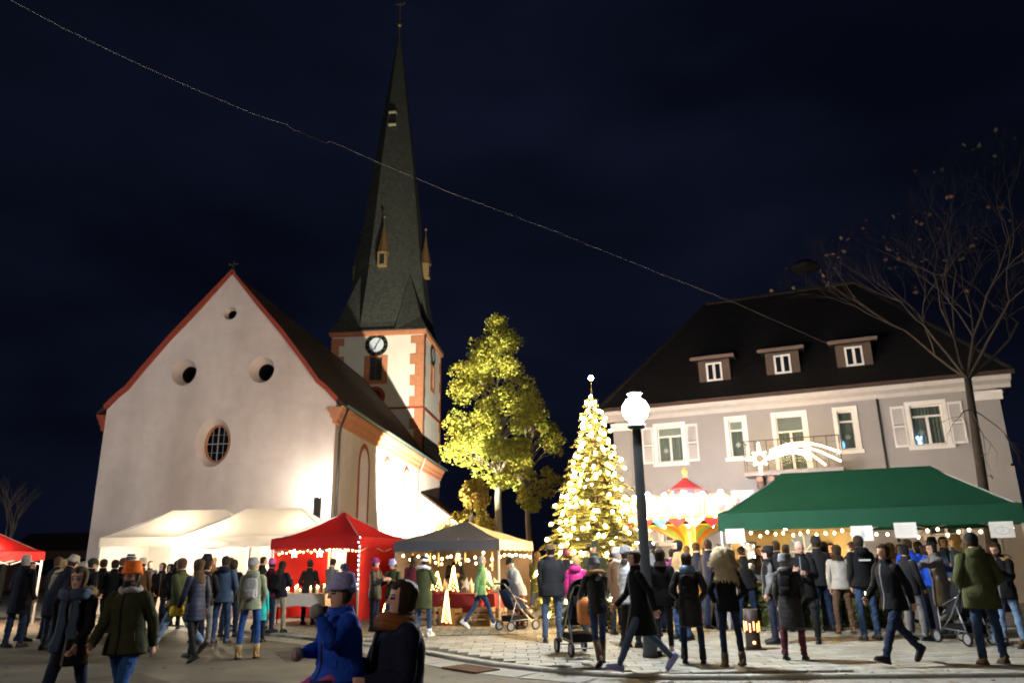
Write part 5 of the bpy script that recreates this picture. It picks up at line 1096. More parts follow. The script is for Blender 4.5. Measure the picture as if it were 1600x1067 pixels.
def hand(m, w_, d, mi, palm_n, curl=35, side=1):
    """palm, four unequal curled fingers and a thumb leaving the side of the palm"""
    d = d.normalized(); u = palm_n - d*palm_n.dot(d); u = u.normalized() if u.length > .01 else d.orthogonal().normalized(); s = d.cross(u)
    rings = []
    for t, a, b in ((-.03, .024, .02), (0, .026, .018), (.03, .036, .016), (.065, .041, .015), (.09, .038, .013)):
        c = w_+d*t; rings.append([c+s*(a*math.cos(q))+u*(b*math.sin(q)) for q in [6.283*i/10 for i in range(10)]])
    m.loft(rings, mi)
    for i, (o, L, r) in enumerate(((.029, .068, .0085), (.010, .078, .009), (-.010, .072, .0085), (-.028, .055, .0075))):
        p = w_+d*.084+s*o; q = d.copy(); pts = [p]
        for k in range(3):
            q = (Matrix.Rotation(R_(curl*(.6+.3*k)), 3, s) @ q); pts.append(pts[-1]+q*(L/3))
        m.tube(pts, [r, r, r*.92, r*.75], 6, mi)
    p = w_+d*.02+s*.030; q = (d*.6+s*.75).normalized(); p2 = p+q*.036; q2 = (d*.9-u*.25+s*.2).normalized(); m.tube([p, p2, p2+q2*.032], [.012, .0105, .008], 6, mi)
def body_mesh(pz, slim, voxel=.0125, headscale=1.0):
    key = (pz, slim, voxel, headscale)
    if key in _bodies: return _bodies[key]
    J = skeleton(pz); m = MB(); f = .86 if slim else 1.0
    for k in 'rl':
        h, kn, an = J['hip'+k], J['knee'+k], J['ank'+k]
        pts, rs = smoothpts([h+V(0, 0, .06), h-V(0, 0, .04), h.lerp(kn, .5), kn, kn.lerp(an, .35), kn.lerp(an, .75), an+V(0, 0, -.01)], [.088, .090*f, .082*f, .066*f, .066*f, .056*f, (.045 if slim else .058)], 3)
        m.tube(pts, rs, 12)
        s, e, w_ = J['sh'+k], J['el'+k], J['wr'+k]; pts, rs = smoothpts([s.lerp(J['neck'], .4), s, s.lerp(e, .5), e, e.lerp(w_, .5), w_], [.045, .058, .048, .041, .037, .027], 3); m.tube(pts, rs, 10)
    up = J['up']; rings = []
    for z, a, b in ((.86, .10, .08), (.90, .165, .115), (.97, .172, .122), (1.06, .152, .112), (1.2, .16, .118), (1.33, .178, .115), (1.42, .155, .092), (1.465, .085, .068), (1.50, .058, .060), (1.56, .054, .056)):
        rings.append([up((a*math.cos(q), b*math.sin(q)+(.012 if z > 1.46 else 0), z)) for q in [6.283*i/18 for i in range(18)]])
    m.loft(rings)
    HMx = head_matrix(J, 0, headscale); rings = []
    for z, *_ in HEADR: rings.append([HMx @ head_pt(z, 6.283*i/20) for i in range(20)])
    m.loft(rings)
    m.loft([[HMx @ V(x, y, z) for x, y, z in r] for r in ([(-.009, -.072, .138), (.009, -.072, .138), (.006, -.090, .138), (-.006, -.090, .138)], [(-.013, -.07, .105), (.013, -.07, .105), (.009, -.102, .105), (-.009, -.102, .105)], [(-.017, -.07, .082), (.017, -.07, .082), (.012, -.112, .086), (-.012, -.112, .086)])])
    for s in (-1, 1): m.ball(HMx @ V(s*.076, .012, .105), .03, 8, 5, 0, (.35, .6, 1.05))
    me = m.mesh('body', [], False); ob = bpy.data.objects.new('body_tmp', me); COL.objects.link(ob)
    md = ob.modifiers.new('r', 'REMESH'); md.mode = 'VOXEL'; md.voxel_size = voxel; md.use_smooth_shade = True
    ms = ob.modifiers.new('s', 'SMOOTH'); ms.factor = .5; ms.iterations = 1
    dg = bpy.context.evaluated_depsgraph_get(); nm = bpy.data.meshes.new_from_object(ob.evaluated_get(dg)); bpy.data.objects.remove(ob); bpy.data.meshes.remove(me)
    n = len(nm.polygons); c = np.empty(n*3); nm.polygons.foreach_get('center', c); c = c.reshape(-1, 3); mi = np.full(n, 2)
    loc = (c - np.array(HMx.translation)) @ np.array(HMx.to_3x3().inverted().transposed())
    skin = loc[:, 2] > -.075
    mi[c[:, 2] < J['pel'].z+.05] = 0; mi[skin] = 1
    if pz == 'sit':
        mi[:] = 2; mi[(c[:, 1] < -.16) & (c[:, 2] < J['pel'].z+.14) | (c[:, 2] < J['pel'].z-.02)] = 0; mi[skin] = 1
    for k in 'rl':
        dd = np.linalg.norm(c-np.array(J['wr'+k]), axis=1); mi[dd < .05] = 1
    for s in (-1, 1):
        mi[(np.abs(loc[:, 0]-s*.031) < .017) & (np.abs(loc[:, 2]-.122) < .0075) & (loc[:, 1] < -.06)] = 3
        mi[(np.abs(loc[:, 0]-s*.032) < .022) & (np.abs(loc[:, 2]-.142) < .006) & (loc[:, 1] < -.06)] = 4
    mi[(np.abs(loc[:, 0]) < .024) & (np.abs(loc[:, 2]-.055) < .0075) & (loc[:, 1] < -.06)] = 5
    nrm = [v.normal.copy() for v in nm.vertices]; cos_ = [v.co.copy() for v in nm.vertices]
    for v, q, vn in zip(nm.vertices, cos_, nrm):      # folds in the trouser legs
        if q.z < J['pel'].z-.02:
            v.co = q + vn*((.006 if slim else .013)*noise.noise(Vector((q.x*9, q.y*9, q.z*17+q.x*6)))+(.004 if slim else .008)*noise.noise(Vector((q.x*20, q.y*20+4, q.z*34))))
    hm = MB()
    for s, k in ((-1, 'r'), (1, 'l')): hand(hm, J['wr'+k], J['hd'+k], 1, V(-s, .15, .1), 32, s)
    bm = bmesh.new(); bm.from_mesh(nm)
    for fc, i in zip(bm.faces, mi): fc.material_index = int(i)
    vs = [bm.verts.new(v) for v in hm.v]
    for fc in hm.f:
        try: q = bm.faces.new([vs[i] for i in fc]); q.material_index = 1
        except ValueError: pass
    bmesh.ops.recalc_face_normals(bm, faces=bm.faces); bm.to_mesh(nm); bm.free()
    nm.polygons.foreach_set('use_smooth', [True]*len(nm.polygons)); nm.name = 'body'
    while len(nm.materials) < 6: nm.materials.append(None)
    _bodies[key] = (nm, J); return nm, J
def head_matrix(J, yaw=0, hs=1.0): return Matrix.Translation(J['head']) @ (J['lean'] @ Matrix.Rotation(R_(yaw+J['hy']), 3, 'Z') @ Matrix.Rotation(R_(J['nod']), 3, 'X')).to_4x4() @ Matrix.Scale(hs, 4)
JR = [(.38, .215, .18), (.50, .208, .17), (.70, .206, .162), (.85, .203, .156), (.95, .196, .150), (1.05, .172, .132), (1.2, .174, .133), (1.32, .182, .130), (1.395, .168, .115), (1.44, .128, .100), (1.475, .092, .088), (1.51, .080, .083), (1.545, .078, .082)]
def jacket_mesh(J, hem, style, girth, seed, collar=1.54):
    """torso and sleeves of a coat; quilted, plain or knit"""
    m = MB(); up = J['up']; zs = list(np.arange(hem, 1.40, .026 if style == 'puffer' else .030)) + [1.40, 1.44, 1.475, 1.51, collar]; rings = []; n = 26
    sd = Vector((seed*3.1, seed*1.7, 0)); dz = J['dz']
    for z in zs:
        a = np.interp(z, [j[0] for j in JR], [j[1] for j in JR])*girth; b = np.interp(z, [j[0] for j in JR], [j[2] for j in JR])*girth
        if z < .95:   # skirts of a coat open to let the legs swing
            sp = max(0, max(-J['kneer'].y, -J['kneel'].y)-.10)*(.95-z)/.45; sb = max(0, max(J['kneer'].y, J['kneel'].y)-.06)*(.95-z)/.45
        else: sp = sb = 0
        q = .011*abs(math.sin((z-hem)*math.pi/.082))-.004 if style == 'puffer' and z < 1.42 else 0
        ring = []
        for i in range(n):
            t = 6.283*i/n; c_, s_ = math.cos(t), math.sin(t); bb = b+(sp*.8 if s_ < 0 else sb*.8)*abs(s_)
            w_ = 1+.05*noise.noise(Vector((c_*2.2, s_*2.2, z*4))+sd)+.035*noise.noise(Vector((c_*4+z*3, s_*4, z*15))+sd)
            x, y = (a*w_+q)*c_, (bb*w_+q)*s_
            ring.append(up((x, y+(.012 if z > 1.46 else 0), z)) if z > .93 else V(x, y, z+dz))
        rings.append(ring)
    inner = [[p.lerp(sum(rings[0], V(0, 0, 0))/n, .06)+V(0, 0, .04) for p in rings[0]]]
    top_in = [p.lerp(sum(rings[-1], V(0, 0, 0))/n, .12)-V(0, 0, .05) for p in rings[-1]]
    m.loft(inner+rings+[top_in], 0, False)
    fr_ = [(r[19]+r[20])/2 for r in rings[:-2]]; m.front = fr_; m.sides = [(r[16], r[17], r[22], r[23]) for r in rings]; m.zs = zs
    for k in 'rl':
        s, e, w_ = J['sh'+k], J['el'+k], J['wr'+k]; nk = J['neck']; puf = 1.12 if style == 'puffer' else 1.0
        pts, rs = smoothpts([s.lerp(nk, .55)-V(0, 0, .03), s+V(0, 0, .0), s.lerp(e, .45), e, e.lerp(w_, .5), w_+J['hd'+k]*.012], [.042, .066*girth, .061*girth*puf, .055*girth*puf, .050*girth*puf, .042], 7)
        rr_ = []
        for i, r in enumerate(rs):
            t = i/(len(rs)-1); r2 = r+(.008*abs(math.sin(t*math.pi*7))-.003 if style == 'puffer' else 0)+.009*noise.noise(Vector((t*16, seed, 1 if k == 'r' else 4))); rr_.append(r2)
        m.tube(pts, rr_, 12, 0)
    return m
def hood_part(m, J, mi=0, big=1.0):
    up = J['up']; m.lathe([(.03, -.085), (.10*big, -.06), (.128*big, -.01), (.118*big, .045), (.08*big, .075), (.03, .06)], up((0, .085, 1.475)), 14, mi, True, 1.05, .72)
def fur_trim(J, col, seed, big=1.0):
    up = J['up']; m = MB(); pts = [up((.155*big*math.sin(R_(a)), .05-.11*big*math.cos(R_(180-a))*-1*0+.11*big*(-math.cos(R_(a)))*-1-.0, 1.475+.03*math.cos(R_(a)))) for a in range(-150, 151, 20)]
    m.tube(pts, [.034*(1+.3*noise.noise(Vector((i*1.3, seed, 0)))) for i in range(len(pts))], 8)
    h = np.random.RandomState(seed)
    for p in pts:
        for _ in range(26):
            d = Vector(h.normal(size=3)).normalized(); q = p+d*.03; e = p+d*h.uniform(.05, .075); s = d.orthogonal().normalized()*.006
            m.add([q-s, q+s, e], [(0, 1, 2)])
    return m
def hair_shell(HMx, off, z0, hairline, fa, seed, amp=.25, below=None, cut=None):
    m = MB(); n = 28; rings = []; zs = [z for z in np.linspace(z0, .236, 14)]
    def pt(z, t, o): return HMx @ head_pt(z, t, o)
    if below:           # hair hanging to the shoulders behind the face
        for z in np.linspace(below, z0-.02, 7):
            u = (z0-z)/(z0-below); ring = []
            for i in range(n):
                t = -math.pi+6.283*i/n; w_ = .092+(.045 if below < -.25 else .030)*u+.014*noise.noise(Vector((math.sin(t)*5, math.cos(t)*5, z*7+seed))); b = .098+(.050 if below < -.25 else .030)*u
                x = math.sin(t)*w_; y = -math.cos(t)
                y = y*b+.015 if y > 0 else (y*.035+.015)
                ring.append(HMx @ V(x*(1 if abs(t) > .5 else .75), y, z))
            rings.append(ring)
    for z in zs:
        ring = []
        for i in range(n):
            t = -math.pi+6.283*i/n; nz_ = noise.noise(Vector((math.sin(t)*6, math.cos(t)*6, z*9+seed*2.3)))
            o = off*(1+amp*nz_); 
            if abs(t) < fa and z < hairline+.008*nz_: o = -.016
            if cut and abs(t) > 1.2 and z < cut: o = -.01
            p = pt(z, t, o)
            if z > .2: p = p + HMx.to_3x3() @ V(0, 0, off*.7*(z-.2)/.036)
            ring.append(p)
        rings.append(ring)
    m.loft(rings); return m
_pm = {}
def cloth(name, col, kind='coat'):
    k = kind+'_'+name
    if kind == 'coat': return M(k, col, .85, .22, 5, .7, 19, spec=.12)
    if kind == 'puffer': return M(k, col, .5, .14, 5, .35, 34, spec=.3)
    if kind == 'knit': return M(k, col, .95, .22, 26, .6, 90)
    if kind == 'denim': return M(k, col, .9, .32, 6, .6, 30, spec=.1)
    if kind == 'hair': return M(k, col, .6, .5, 22, .8, 70, aniso=(4, 4, .5), spec=.2)
    if kind == 'shoe': return M(k, col, .55, .15, 12)
    return M(k, col, .8, .1)
CC = dict(black=(.007, .007, .008), dark=(.014, .014, .016), navy=(.011, .015, .034), dnavy=(.007, .009, .018), blue=(.022, .07, .26), royal=(.012, .06, .42), slate=(.045, .07, .12), olive=(.055, .062, .025), dolive=(.032, .036, .018), sage=(.22, .24, .16), green=(.10, .22, .075), grey=(.13, .13, .135), lgrey=(.30, .29, .28), silver=(.42, .43, .44), beige=(.30, .25, .18), cream=(.50, .45, .36), brown=(.085, .048, .026), tan=(.32, .20, .09), magenta=(.42, .02, .16), purple=(.20, .03, .17), maroon=(.075, .012, .022), red=(.42, .02, .025), orange=(.75, .16, .02), lav=(.32, .33, .62), white=(.72, .72, .72), jean=(.030, .055, .115), djean=(.014, .022, .048), ljean=(.15, .22, .33), bjean=(.022, .065, .20), khaki=(.28, .24, .17), teal=(.02, .35, .38), pink=(.45, .08, .28), yellow=(.6, .45, .03), rust=(.20, .075, .02), ash=(.34, .31, .27))
HC = dict(dbrown=(.022, .012, .007), brown=(.030, .016, .008), lbrown=(.075, .042, .018), blond=(.42, .29, .12), pale=(.60, .49, .30), grey=(.30, .29, .28), white=(.58, .56, .52), black=(.010, .009, .009), red=(.13, .035, .015))
SKINS = [(.52, .30, .22), (.46, .26, .18), (.56, .34, .26), (.40, .22, .15)]
EYE = M('eye_dark', (.03, .022, .02), .3, 0); 
_pid = [0]
def person(label, px, top=None, fy=None, Y=None, yaw=0, pose=None, coat=('coat', 'black'), hem=.82, legs='djean', slim=False, hair=('short', 'dbrown'), hat=None, shoes='black', boot=0, hood=False, fur=None, scarf=None, girth=1.0, h=None, hs=1.0, hyaw=0, sole=None, z0=None, glasses=False, beard=None, gloves=None, stripe=None, panel=None, group=None, skin=None, lean_roll=0, voxel=.0125):
    _pid[0] += 1; sd = _pid[0]; rnd = random.Random(sd*77)
    if pose is None: pose = rnd.choice(('stand', 'stand_turned', 'relaxed', 'relaxed_turned', 'pockets', 'pockets_turned', 'holding', 'holding_turned'))
    elif pose in ('stand', 'relaxed', 'pockets', 'holding') and rnd.random() < .5: pose += '_turned'
    # ground spot
    if fy:
        g_ = G(px, fy, PZ); g_ = g_ if g_.y > kerb_y(g_.x) else G(px, fy, 0)
    else: g_ = P(px, 900, Y)
    gx, gy = g_.x, g_.y; gr = gz(gx, gy) if z0 is None else z0
    hatx = .02 if hat or hair[0] not in ('bald',) else 0
    hatx += {'beanie': .01, 'brim': .02, 'pompom': .05}.get(hat[0], 0) if hat else 0
    if h: s = h/1.75
    elif top is not None: s = (P(px, top, gy).z-gr)/(1.75+hatx)
    else: s = rnd.uniform(.96, 1.02)
    if not h: s = max(.88, min(1.07, s))
    t = thing('person', label, 'person', (gx, gy, gr), R_(yaw), group); t.scale = (s, s, s)
    if lean_roll: t.rotation_euler = (0, R_(lean_roll), R_(yaw))
    bmesh_, J = body_mesh(pose, slim, voxel, hs); b = link('body', bmesh_, t)
    sk = skin if skin is not None else rnd.randrange(4); skm = M('skin_%d' % sk, SKINS[sk], .5, .12, 9, .1, 60); lipm = M('lip_%d' % sk, (SKINS[sk][0]*.75, SKINS[sk][1]*.5, SKINS[sk][2]*.5), .45, 0)
    hcol = HC.get(hair[1], (.05, .03, .02)); hm_ = cloth(hair[1], hcol, 'hair')
    legm = cloth(legs, CC[legs], 'denim' if 'jean' in legs else 'cloth'); cm_ = cloth(coat[1], CC[coat[1]], coat[0])
    glm = cloth(gloves, CC[gloves], 'knit') if gloves else skm
    for i, mt in enumerate((legm, skm, cm_, EYE, hm_, lipm)): b.material_slots[i].link = 'OBJECT'; b.material_slots[i].material = mt
    if yaw or True:
        pass
    jm = jacket_mesh(J, hem, coat[0] if coat[0] in ('puffer',) else 'plain', girth*(.94 if slim else 1.0), sd)
    if hood: hood_part(jm, J, 1 if hood is not True else 0)
    mats = [cm_] + ([cloth(hood, CC[hood], 'coat')] if isinstance(hood, str) else [])
    jo = jm.build('jacket', mats, t, True)
    if panel:  # lighter panels let into sides and sleeves
        jo.data.materials.append(cloth(panel, CC[panel], coat[0])); k = len(jo.data.materials)-1
        for p in jo.data.polygons:
            c = p.center
            if abs(c.x) > .12 and (c.z < 1.25 or abs(c.x) > .22) and c.z > .9: p.material_index = k
    z_ = MB(); o_ = V(0, -.006, 0); fr_ = jm.front
    z_.loft([[p+o_+V(dx, dy, 0) for dx, dy in ((-.012, .008), (-.012, -.003), (.012, -.003), (.012, .008))] for p in fr_]); z_.build('zip_placket', cloth('dark', CC['dark'], 'coat') if coat[1] not in ('black', 'dark') else cloth('grey', CC['grey'], 'coat'), t, True)
    kz = min(range(len(jm.zs)), key=lambda i: abs(jm.zs[i]-1.0)); kz2 = min(range(len(jm.zs)), key=lambda i: abs(jm.zs[i]-1.08))
    if kz2 > kz:
        z_ = MB()
        for a, b in ((0, 1), (2, 3)):
            q = [jm.sides[kz][a], jm.sides[kz][b], jm.sides[kz2][b], jm.sides[kz2][a]]; z_.add([p+V(0, -.012, 0) for p in q]+[p+V(0, .01, 0) for p in q], [(0, 1, 2, 3), (0, 4, 5, 1), (1, 5, 6, 2), (2, 6, 7, 3), (3, 7, 4, 0)])
        if yaw % 360 < 75 or yaw % 360 > 285:
            for h_ in range(2): zz = MB(); zz.add(z_.v[h_*8:h_*8+8], [tuple(i % 8 for i in f) for f in z_.f[:5]]); zz.build('pocket_flap', cm_, t)
    if fur: fur_trim(J, fur, sd).build('fur_trim', cloth(fur, CC[fur], 'knit'), t, True)
    H0 = head_matrix(J, 0, hs)
    hk = hair[0]
    if hk == 'short': hair_shell(H0, .014, .045, .185, 1.25, sd, .35, cut=.04).build('hair', hm_, t, True)
    elif hk == 'thin': hair_shell(H0, .006, .06, .205, 1.45, sd, .3).build('hair', hm_, t, True)
    elif hk == 'long': hair_shell(H0, .020, .03, .19, .95, sd, .35, below=-.20).build('hair', hm_, t, True)
    elif hk == 'verylong': hair_shell(H0, .024, .03, .19, 1.12, sd, .4, below=-.27).build('hair', hm_, t, True)
    elif hk == 'mid': hair_shell(H0, .022, .03, .185, 1.0, sd, .4, below=-.07).build('hair', hm_, t, True)
    elif hk == 'tail':
        m = hair_shell(H0, .012, .04, .19, 1.2, sd, .3); m.tube([H0 @ V(0, .10, .16), H0 @ V(0, .15, .13), H0 @ V(0, .155, .02), H0 @ V(0, .135, -.12)], [.025, .034, .03, .008], 8); m.build('hair', hm_, t, True)
    elif hk == 'bun':
        m = hair_shell(H0, .012, .04, .19, 1.2, sd, .3); m.ball(H0 @ V(0, .10, .19), .045, 8, 6); m.build('hair', hm_, t, True)
    elif hk == 'curly':
        m = hair_shell(H0, .105, .0, .18, .8, sd, .45, below=-.22); m.v = [tuple(H0 @ (lambda q: V(q.x*(1+.75*max(0, min(1, (.14-q.z)/.2))), q.y*(1.25 if q.y > 0 else 1), q.z))(H0.inverted() @ Vector(v))) for v in m.v]; h_ = np.random.RandomState(sd); base = list(m.v)
        c0 = H0 @ V(0, .03, .08)
        for _ in range(2600):
            p = Vector(base[h_.randint(len(base))]); d = (p-c0).normalized()
            lf = H0.to_3x3().inverted() @ (p-c0)
            if lf.y < -.05 and abs(lf.x) < .06: continue
            q = p+Vector(h_.normal(size=3))*.012; e = q+d*.02+V(0, 0, -h_.uniform(.02, .06))+Vector(h_.normal(size=3))*.008; s_ = d.cross(V(0, 0, 1)).normalized()*.007; m.add([q-s_+d*.008, q+s_+d*.008, e], [(0, 1, 2)])
        m.build('hair', hm_, t, True)
    if hat:
        hcm = cloth(hat[1], CC[hat[1]], 'knit')
        if hat[0] in ('beanie', 'pompom'):
            m = MB(); n = 24; rings = []
            for z, o in ((.146, .012), (.144, .024), (.152, .028), (.180, .029), (.185, .024), (.20, .029), (.215, .034), (.236, .042)):
                rings.append([H0 @ (head_pt(min(z, .226), 6.283*i/n, o+.003*math.sin(i*math.pi))+V(0, .01*(z-.12)/.1-0, max(0, z-.226)*3.2-(.03 if math.cos(6.283*i/n) < -.2 and z < .19 else 0)*1.0)) for i in range(n)])
            c = sum(rings[-1], V(0, 0, 0))/n; rings.append([c+(p-c)*.5+H0.to_3x3() @ V(0, 0, .014) for p in rings[-1]])
            m.loft(rings)
            if hat[0] == 'pompom':
                c2 = c+H0.to_3x3() @ V(0, .01, .045); h_ = np.random.RandomState(sd); m.ball(c2, .034, 8, 6)
                for _ in range(160): d = Vector(h_.normal(size=3)).normalized(); s_ = d.orthogonal().normalized()*.006; m.add([c2+d*.03-s_, c2+d*.03+s_, c2+d*.055], [(0, 1, 2)])
            ho = m.build('hat', hcm, t, True)
            if len(hat) > 2:    # coloured stripes
                ho.data.materials.append(cloth(hat[2], CC[hat[2]], 'knit'))
                for i, p in enumerate(ho.data.polygons):
                    if i//n % 2: p.material_index = 1
        elif hat[0] == 'cap':
            m = hair_shell(H0, .018, .13, 0, 0, sd, .05); m.loft([[H0 @ V(x*k, -.085-d*math.cos(x*9), .142-.02*(d > .03)-o) for x in np.linspace(-.075, .075, 9)] for k, d, o in ((.95, .0, 0), (1, .07, 0), (1, .07, .006), (.95, .0, .006))], 0, False, False); m.build('hat', hcm, t, True)
        elif hat[0] == 'brim':
            m = hair_shell(H0, .020, .14, 0, 0, sd, .05); n = 24; m.loft([[H0 @ (head_pt(.15, 6.283*i/n, o)+V(0, 0, dz_)) for i in range(n)] for o, dz_ in ((.01, 0), (.045, -.012), (.06, -.008), (.045, .002), (.01, .012))], 0, False); m.build('hat', hcm, t, True)
        elif hat[0] == 'band':
            m = MB(); n = 24; m.loft([[H0 @ head_pt(z, 6.283*i/n, o) for i in range(n)] for z, o in ((.115, .02), (.12, .032), (.165, .03), (.17, .018))], 0, False); m.build('headband', hcm, t, True)
        elif hat[0] == 'hood':
            m = hair_shell(H0, .030, -.03, .20, .85, sd, .06); m.build('hood', cm_, t, True)
    if beard: hb = hair_shell(H0, .012, .0, 0, 0, sd, .3); m = MB(); n = 16; m.loft([[H0 @ head_pt(z, -1.5+3.0*i/n, o) for i in range(n+1)] for z, o in ((-.012, .004), (.0, .014), (.03, .014), (.048, .010), (.075, .006 if True else 0))], 0, False, False); m.build('beard', hm_, t, True)
    if glasses:
        m = MB()
        for s_ in (-1, 1): m.tube([H0 @ V(s_*.032+.021*math.cos(a), -.098, .118+.017*math.sin(a)) for a in [6.283*i/12 for i in range(13)]], .003, 5); m.tube([H0 @ V(s_*.053, -.095, .122), H0 @ V(s_*.078, .0, .122)], .0025, 4)
        m.tube([H0 @ V(-.011, -.099, .12), H0 @ V(.011, -.099, .12)], .0025, 4); m.build('glasses', M('glasses_frame', (.01, .01, .012), .3, 0), t)
    if scarf:
        up = J['up']; m = MB(); n = 22; big = 1.35 if len(scarf) > 1 else 1.0
        for lay in range(2 if big > 1 else 1):
            pts = [up((.088*big*math.sin(R_(a)), (.012 if big == 1 else -.02)-.088*big*math.cos(R_(a))*(1 if math.cos(R_(a)) > 0 else 1/big), 1.485+.035*lay-(.03 if big > 1 else 0)+.012*math.sin(a*.05))) for a in range(0, 361, 18)]; m.tube(pts, [.034*big*(1+.18*noise.noise(Vector((i*.9, sd, lay)))) for i in range(len(pts))], 10)
        if len(scarf) > 1 and scarf[1] == 'hang':
            for x, z1_, sw in ((-.05, .90, -.035), (.045, 1.02, .03)):
                m.loft([[up((x+sw*(1.46-z)/.5+.012*math.sin(z*14+x*40)+dx, -.118-.05*math.sin((1.46-z)*3)-dy, z)) for dx, dy in ((-w_, 0), (-w_*.45, .024+.012*math.sin(z*23)), (0, .010), (w_*.5, .024), (w_, 0), (w_*.4, -.012), (-w_*.4, -.012))] for z, w_ in [(1.46-(1.46-z1_)*u, .036+.030*u+.006*math.sin(u*17+x*9)) for u in [i/12 for i in range(13)]]])
        m.build('scarf', cloth(scarf[0], CC[scarf[0]], 'knit'), t, True)
    if gloves:
        m = MB()
        for k in 'rl': m = MB(); m.ball(J['wr'+k]+J['hd'+k]*.07, .068, 10, 7); m.build('mitten', glm, t, True)
    # shoes
    shm = cloth(shoes, CC[shoes], 'shoe'); som = cloth(sole or 'dark', CC[sole or 'dark'], 'shoe')
    for k in 'rl':
        an = J['ank'+k]; m = MB(); Rm = rx(-J['pit'+k]) if J['pit'+k] < 0 else rx(-J['pit'+k]); rings = []; sr = []
        for y, hw, ht in ((.085, .020, .055), (.072, .036, .085), (.03, .041, .105), (-.02, .042, .10), (-.08, .047, .07), (-.14, .050, .052), (-.175, .040, .043), (-.195, .016, .034)):
            rings.append([an+Rm @ V(hw*math.cos(q)*(1 if math.sin(q) < .2 else .8), y, -.068+(max(0, math.sin(q))*ht) if math.sin(q) > 0 else -.068) for q in [6.283*i/12 for i in range(12)]])
            sr.append([an+Rm @ V(x*hw*1.06, y*1.03, z) for x, z in ((-1, -.086), (1, -.086), (1, -.064), (-1, -.064))])
        m.loft(rings, 0); m.loft(sr, 1)
        if boot: kn = J['knee'+k]; up_ = (kn-an).normalized(); m.tube([an-V(0, 0, .03), an+up_*boot*.5, an+up_*boot], [.056, .058, .066 if boot > .15 else .060], 12)
        m.build('boot' if boot else 'shoe', [shm, som], t, True)
    t['_j'] = 0; del t['_j']
    if stripe:
        m = MB()
        for k, s_ in (('r', -1), ('l', 1)):
            h_, kn, an = J['hip'+k], J['knee'+k], J['ank'+k]; o = V(s_, 0, 0)
            m.tube([h_+o*.10, h_.lerp(kn, .5)+o*.086, kn+o*.066, kn.lerp(an, .4)+o*.064, an+o*.05+V(0, 0, .04)], .010, 5)
        m.build('trouser_stripe', cloth(stripe, CC[stripe], 'cloth'), t, True)
    t.update_tag(); return t, J, s
def world_of(t, p):
    return Matrix.LocRotScale(t.location, t.rotation_euler.to_quaternion(), t.scale) @ p
def backpack(pr, label, col, size=(.28, .40, .15), cat='backpack', stripe=None):
    t, J, s = pr; up = J['up']; c = up((0, .17+size[2]*.25, 1.22)); o = thing('backpack', label, cat, world_of(t, c), t.rotation_euler.z); o.scale = t.scale; mt = cloth(col, CC[col], 'coat')
    w_, h_, d = size; m = MB(); rings = []
    for z, k in ((-.5, .82), (-.46, .95), (-.2, 1), (.2, .98), (.4, .86), (.48, .62), (.5, .3)):
        rings.append([V(w_/2*k*math.copysign(abs(math.cos(q))**.55, math.cos(q)), d/2*(k if k > .7 else .8)*math.copysign(abs(math.sin(q))**.6, math.sin(q)), z*h_) for q in [6.283*i/20 for i in range(20)]])
    m.loft(rings); m.build('bag', mt, o, True)
    m = MB(); rings = [[V(w_*.36*math.copysign(abs(math.cos(q))**.5, math.cos(q)), d*.5+.035*k*abs(math.sin(q)) if math.sin(q) > 0 else d*.38, z*h_) for q in [6.283*i/12 for i in range(12)]] for z, k in ((-.42, .6), (-.36, 1), (-.08, 1), (-.02, .5))]; m.loft(rings); m.build('front_pocket', mt, o, True)
    m = MB()
    for x in (-.085, .085): m.tube([V(x, -d*.4, h_*.42), V(x*1.25, -d*.4-.07, h_*.52), V(x*1.45, -d*.4-.235, h_*.42), V(x*1.6, -d*.4-.30, h_*.1), V(x*1.9, -d*.4-.21, -h_*.28), V(x*1.5, -d*.45, -h_*.4)], .016, 6)
    m.tube([V(-.03, -d*.3, h_*.48), V(-.02, -d*.3, h_*.56), V(.02, -d*.3, h_*.56), V(.03, -d*.3, h_*.48)], .008, 5); m.build('strap', mt, o, True); return o
def handbag(pr, label, col, hand_='r', size=(.26, .28, .10), cat='bag', dz=-.36, off=(0, 0)):
    t, J, s = pr; w = J['wr'+hand_]+J['hd'+hand_]*.07; c = w+V(off[0], off[1], dz+size[1]/2); o = thing('bag', label, cat, world_of(t, c), t.rotation_euler.z); o.scale = t.scale; mt = cloth(col, CC[col], 'coat')
    a, h_, d = size; m = MB(); m.loft([[V(a/2*k*x, d/2*k2*y, z*h_+.008*x*y) for x, y in ((-1, -1), (-.5, -1.15), (.5, -1.15), (1, -1), (1, 1), (.5, 1.15), (-.5, 1.15), (-1, 1))] for z, k, k2 in ((-.5, .8, .8), (-.46, .94, 1), (0, 1, 1.1), (.42, .95, .7), (.5, .93, .35))]); m.build('bag_body', mt, o, True)
    m = MB(); top = w-c
    for y in (-.03, .03): m.tube([V(-a*.25, y, h_*.48), V(-a*.16, y*.6, (h_*.5+top.z)*.5), V(top.x*.3, top.y*.3, max(top.z, h_*.55)), V(a*.16, y*.6, (h_*.5+top.z)*.5), V(a*.25, y, h_*.48)], .007, 5)
    m.build('handle', mt, o, True); return o
def small_thing(pr, kind, label, hand_='r'):
    t, J, s = pr; w = J['wr'+hand_]+J['hd'+hand_]*.09
    if kind == 'cup':
        o = thing('cup', label, 'cup', world_of(t, w), 0); m = MB(); m.lathe([(.032, -.05), (.038, .05), (.033, .05), (.028, -.04), (.001, -.042)], n=12); m.build('mug', JAR, o, True)
    else:
        o = thing('phone', label, 'phone', world_of(t, w), t.rotation_euler.z); m = MB(); m.obox((0, 0, .03), (.075, .009, .15), rx(-35)); m.build('case', M('phone_black', (.01, .01, .01), .2, 0), o)
    return o
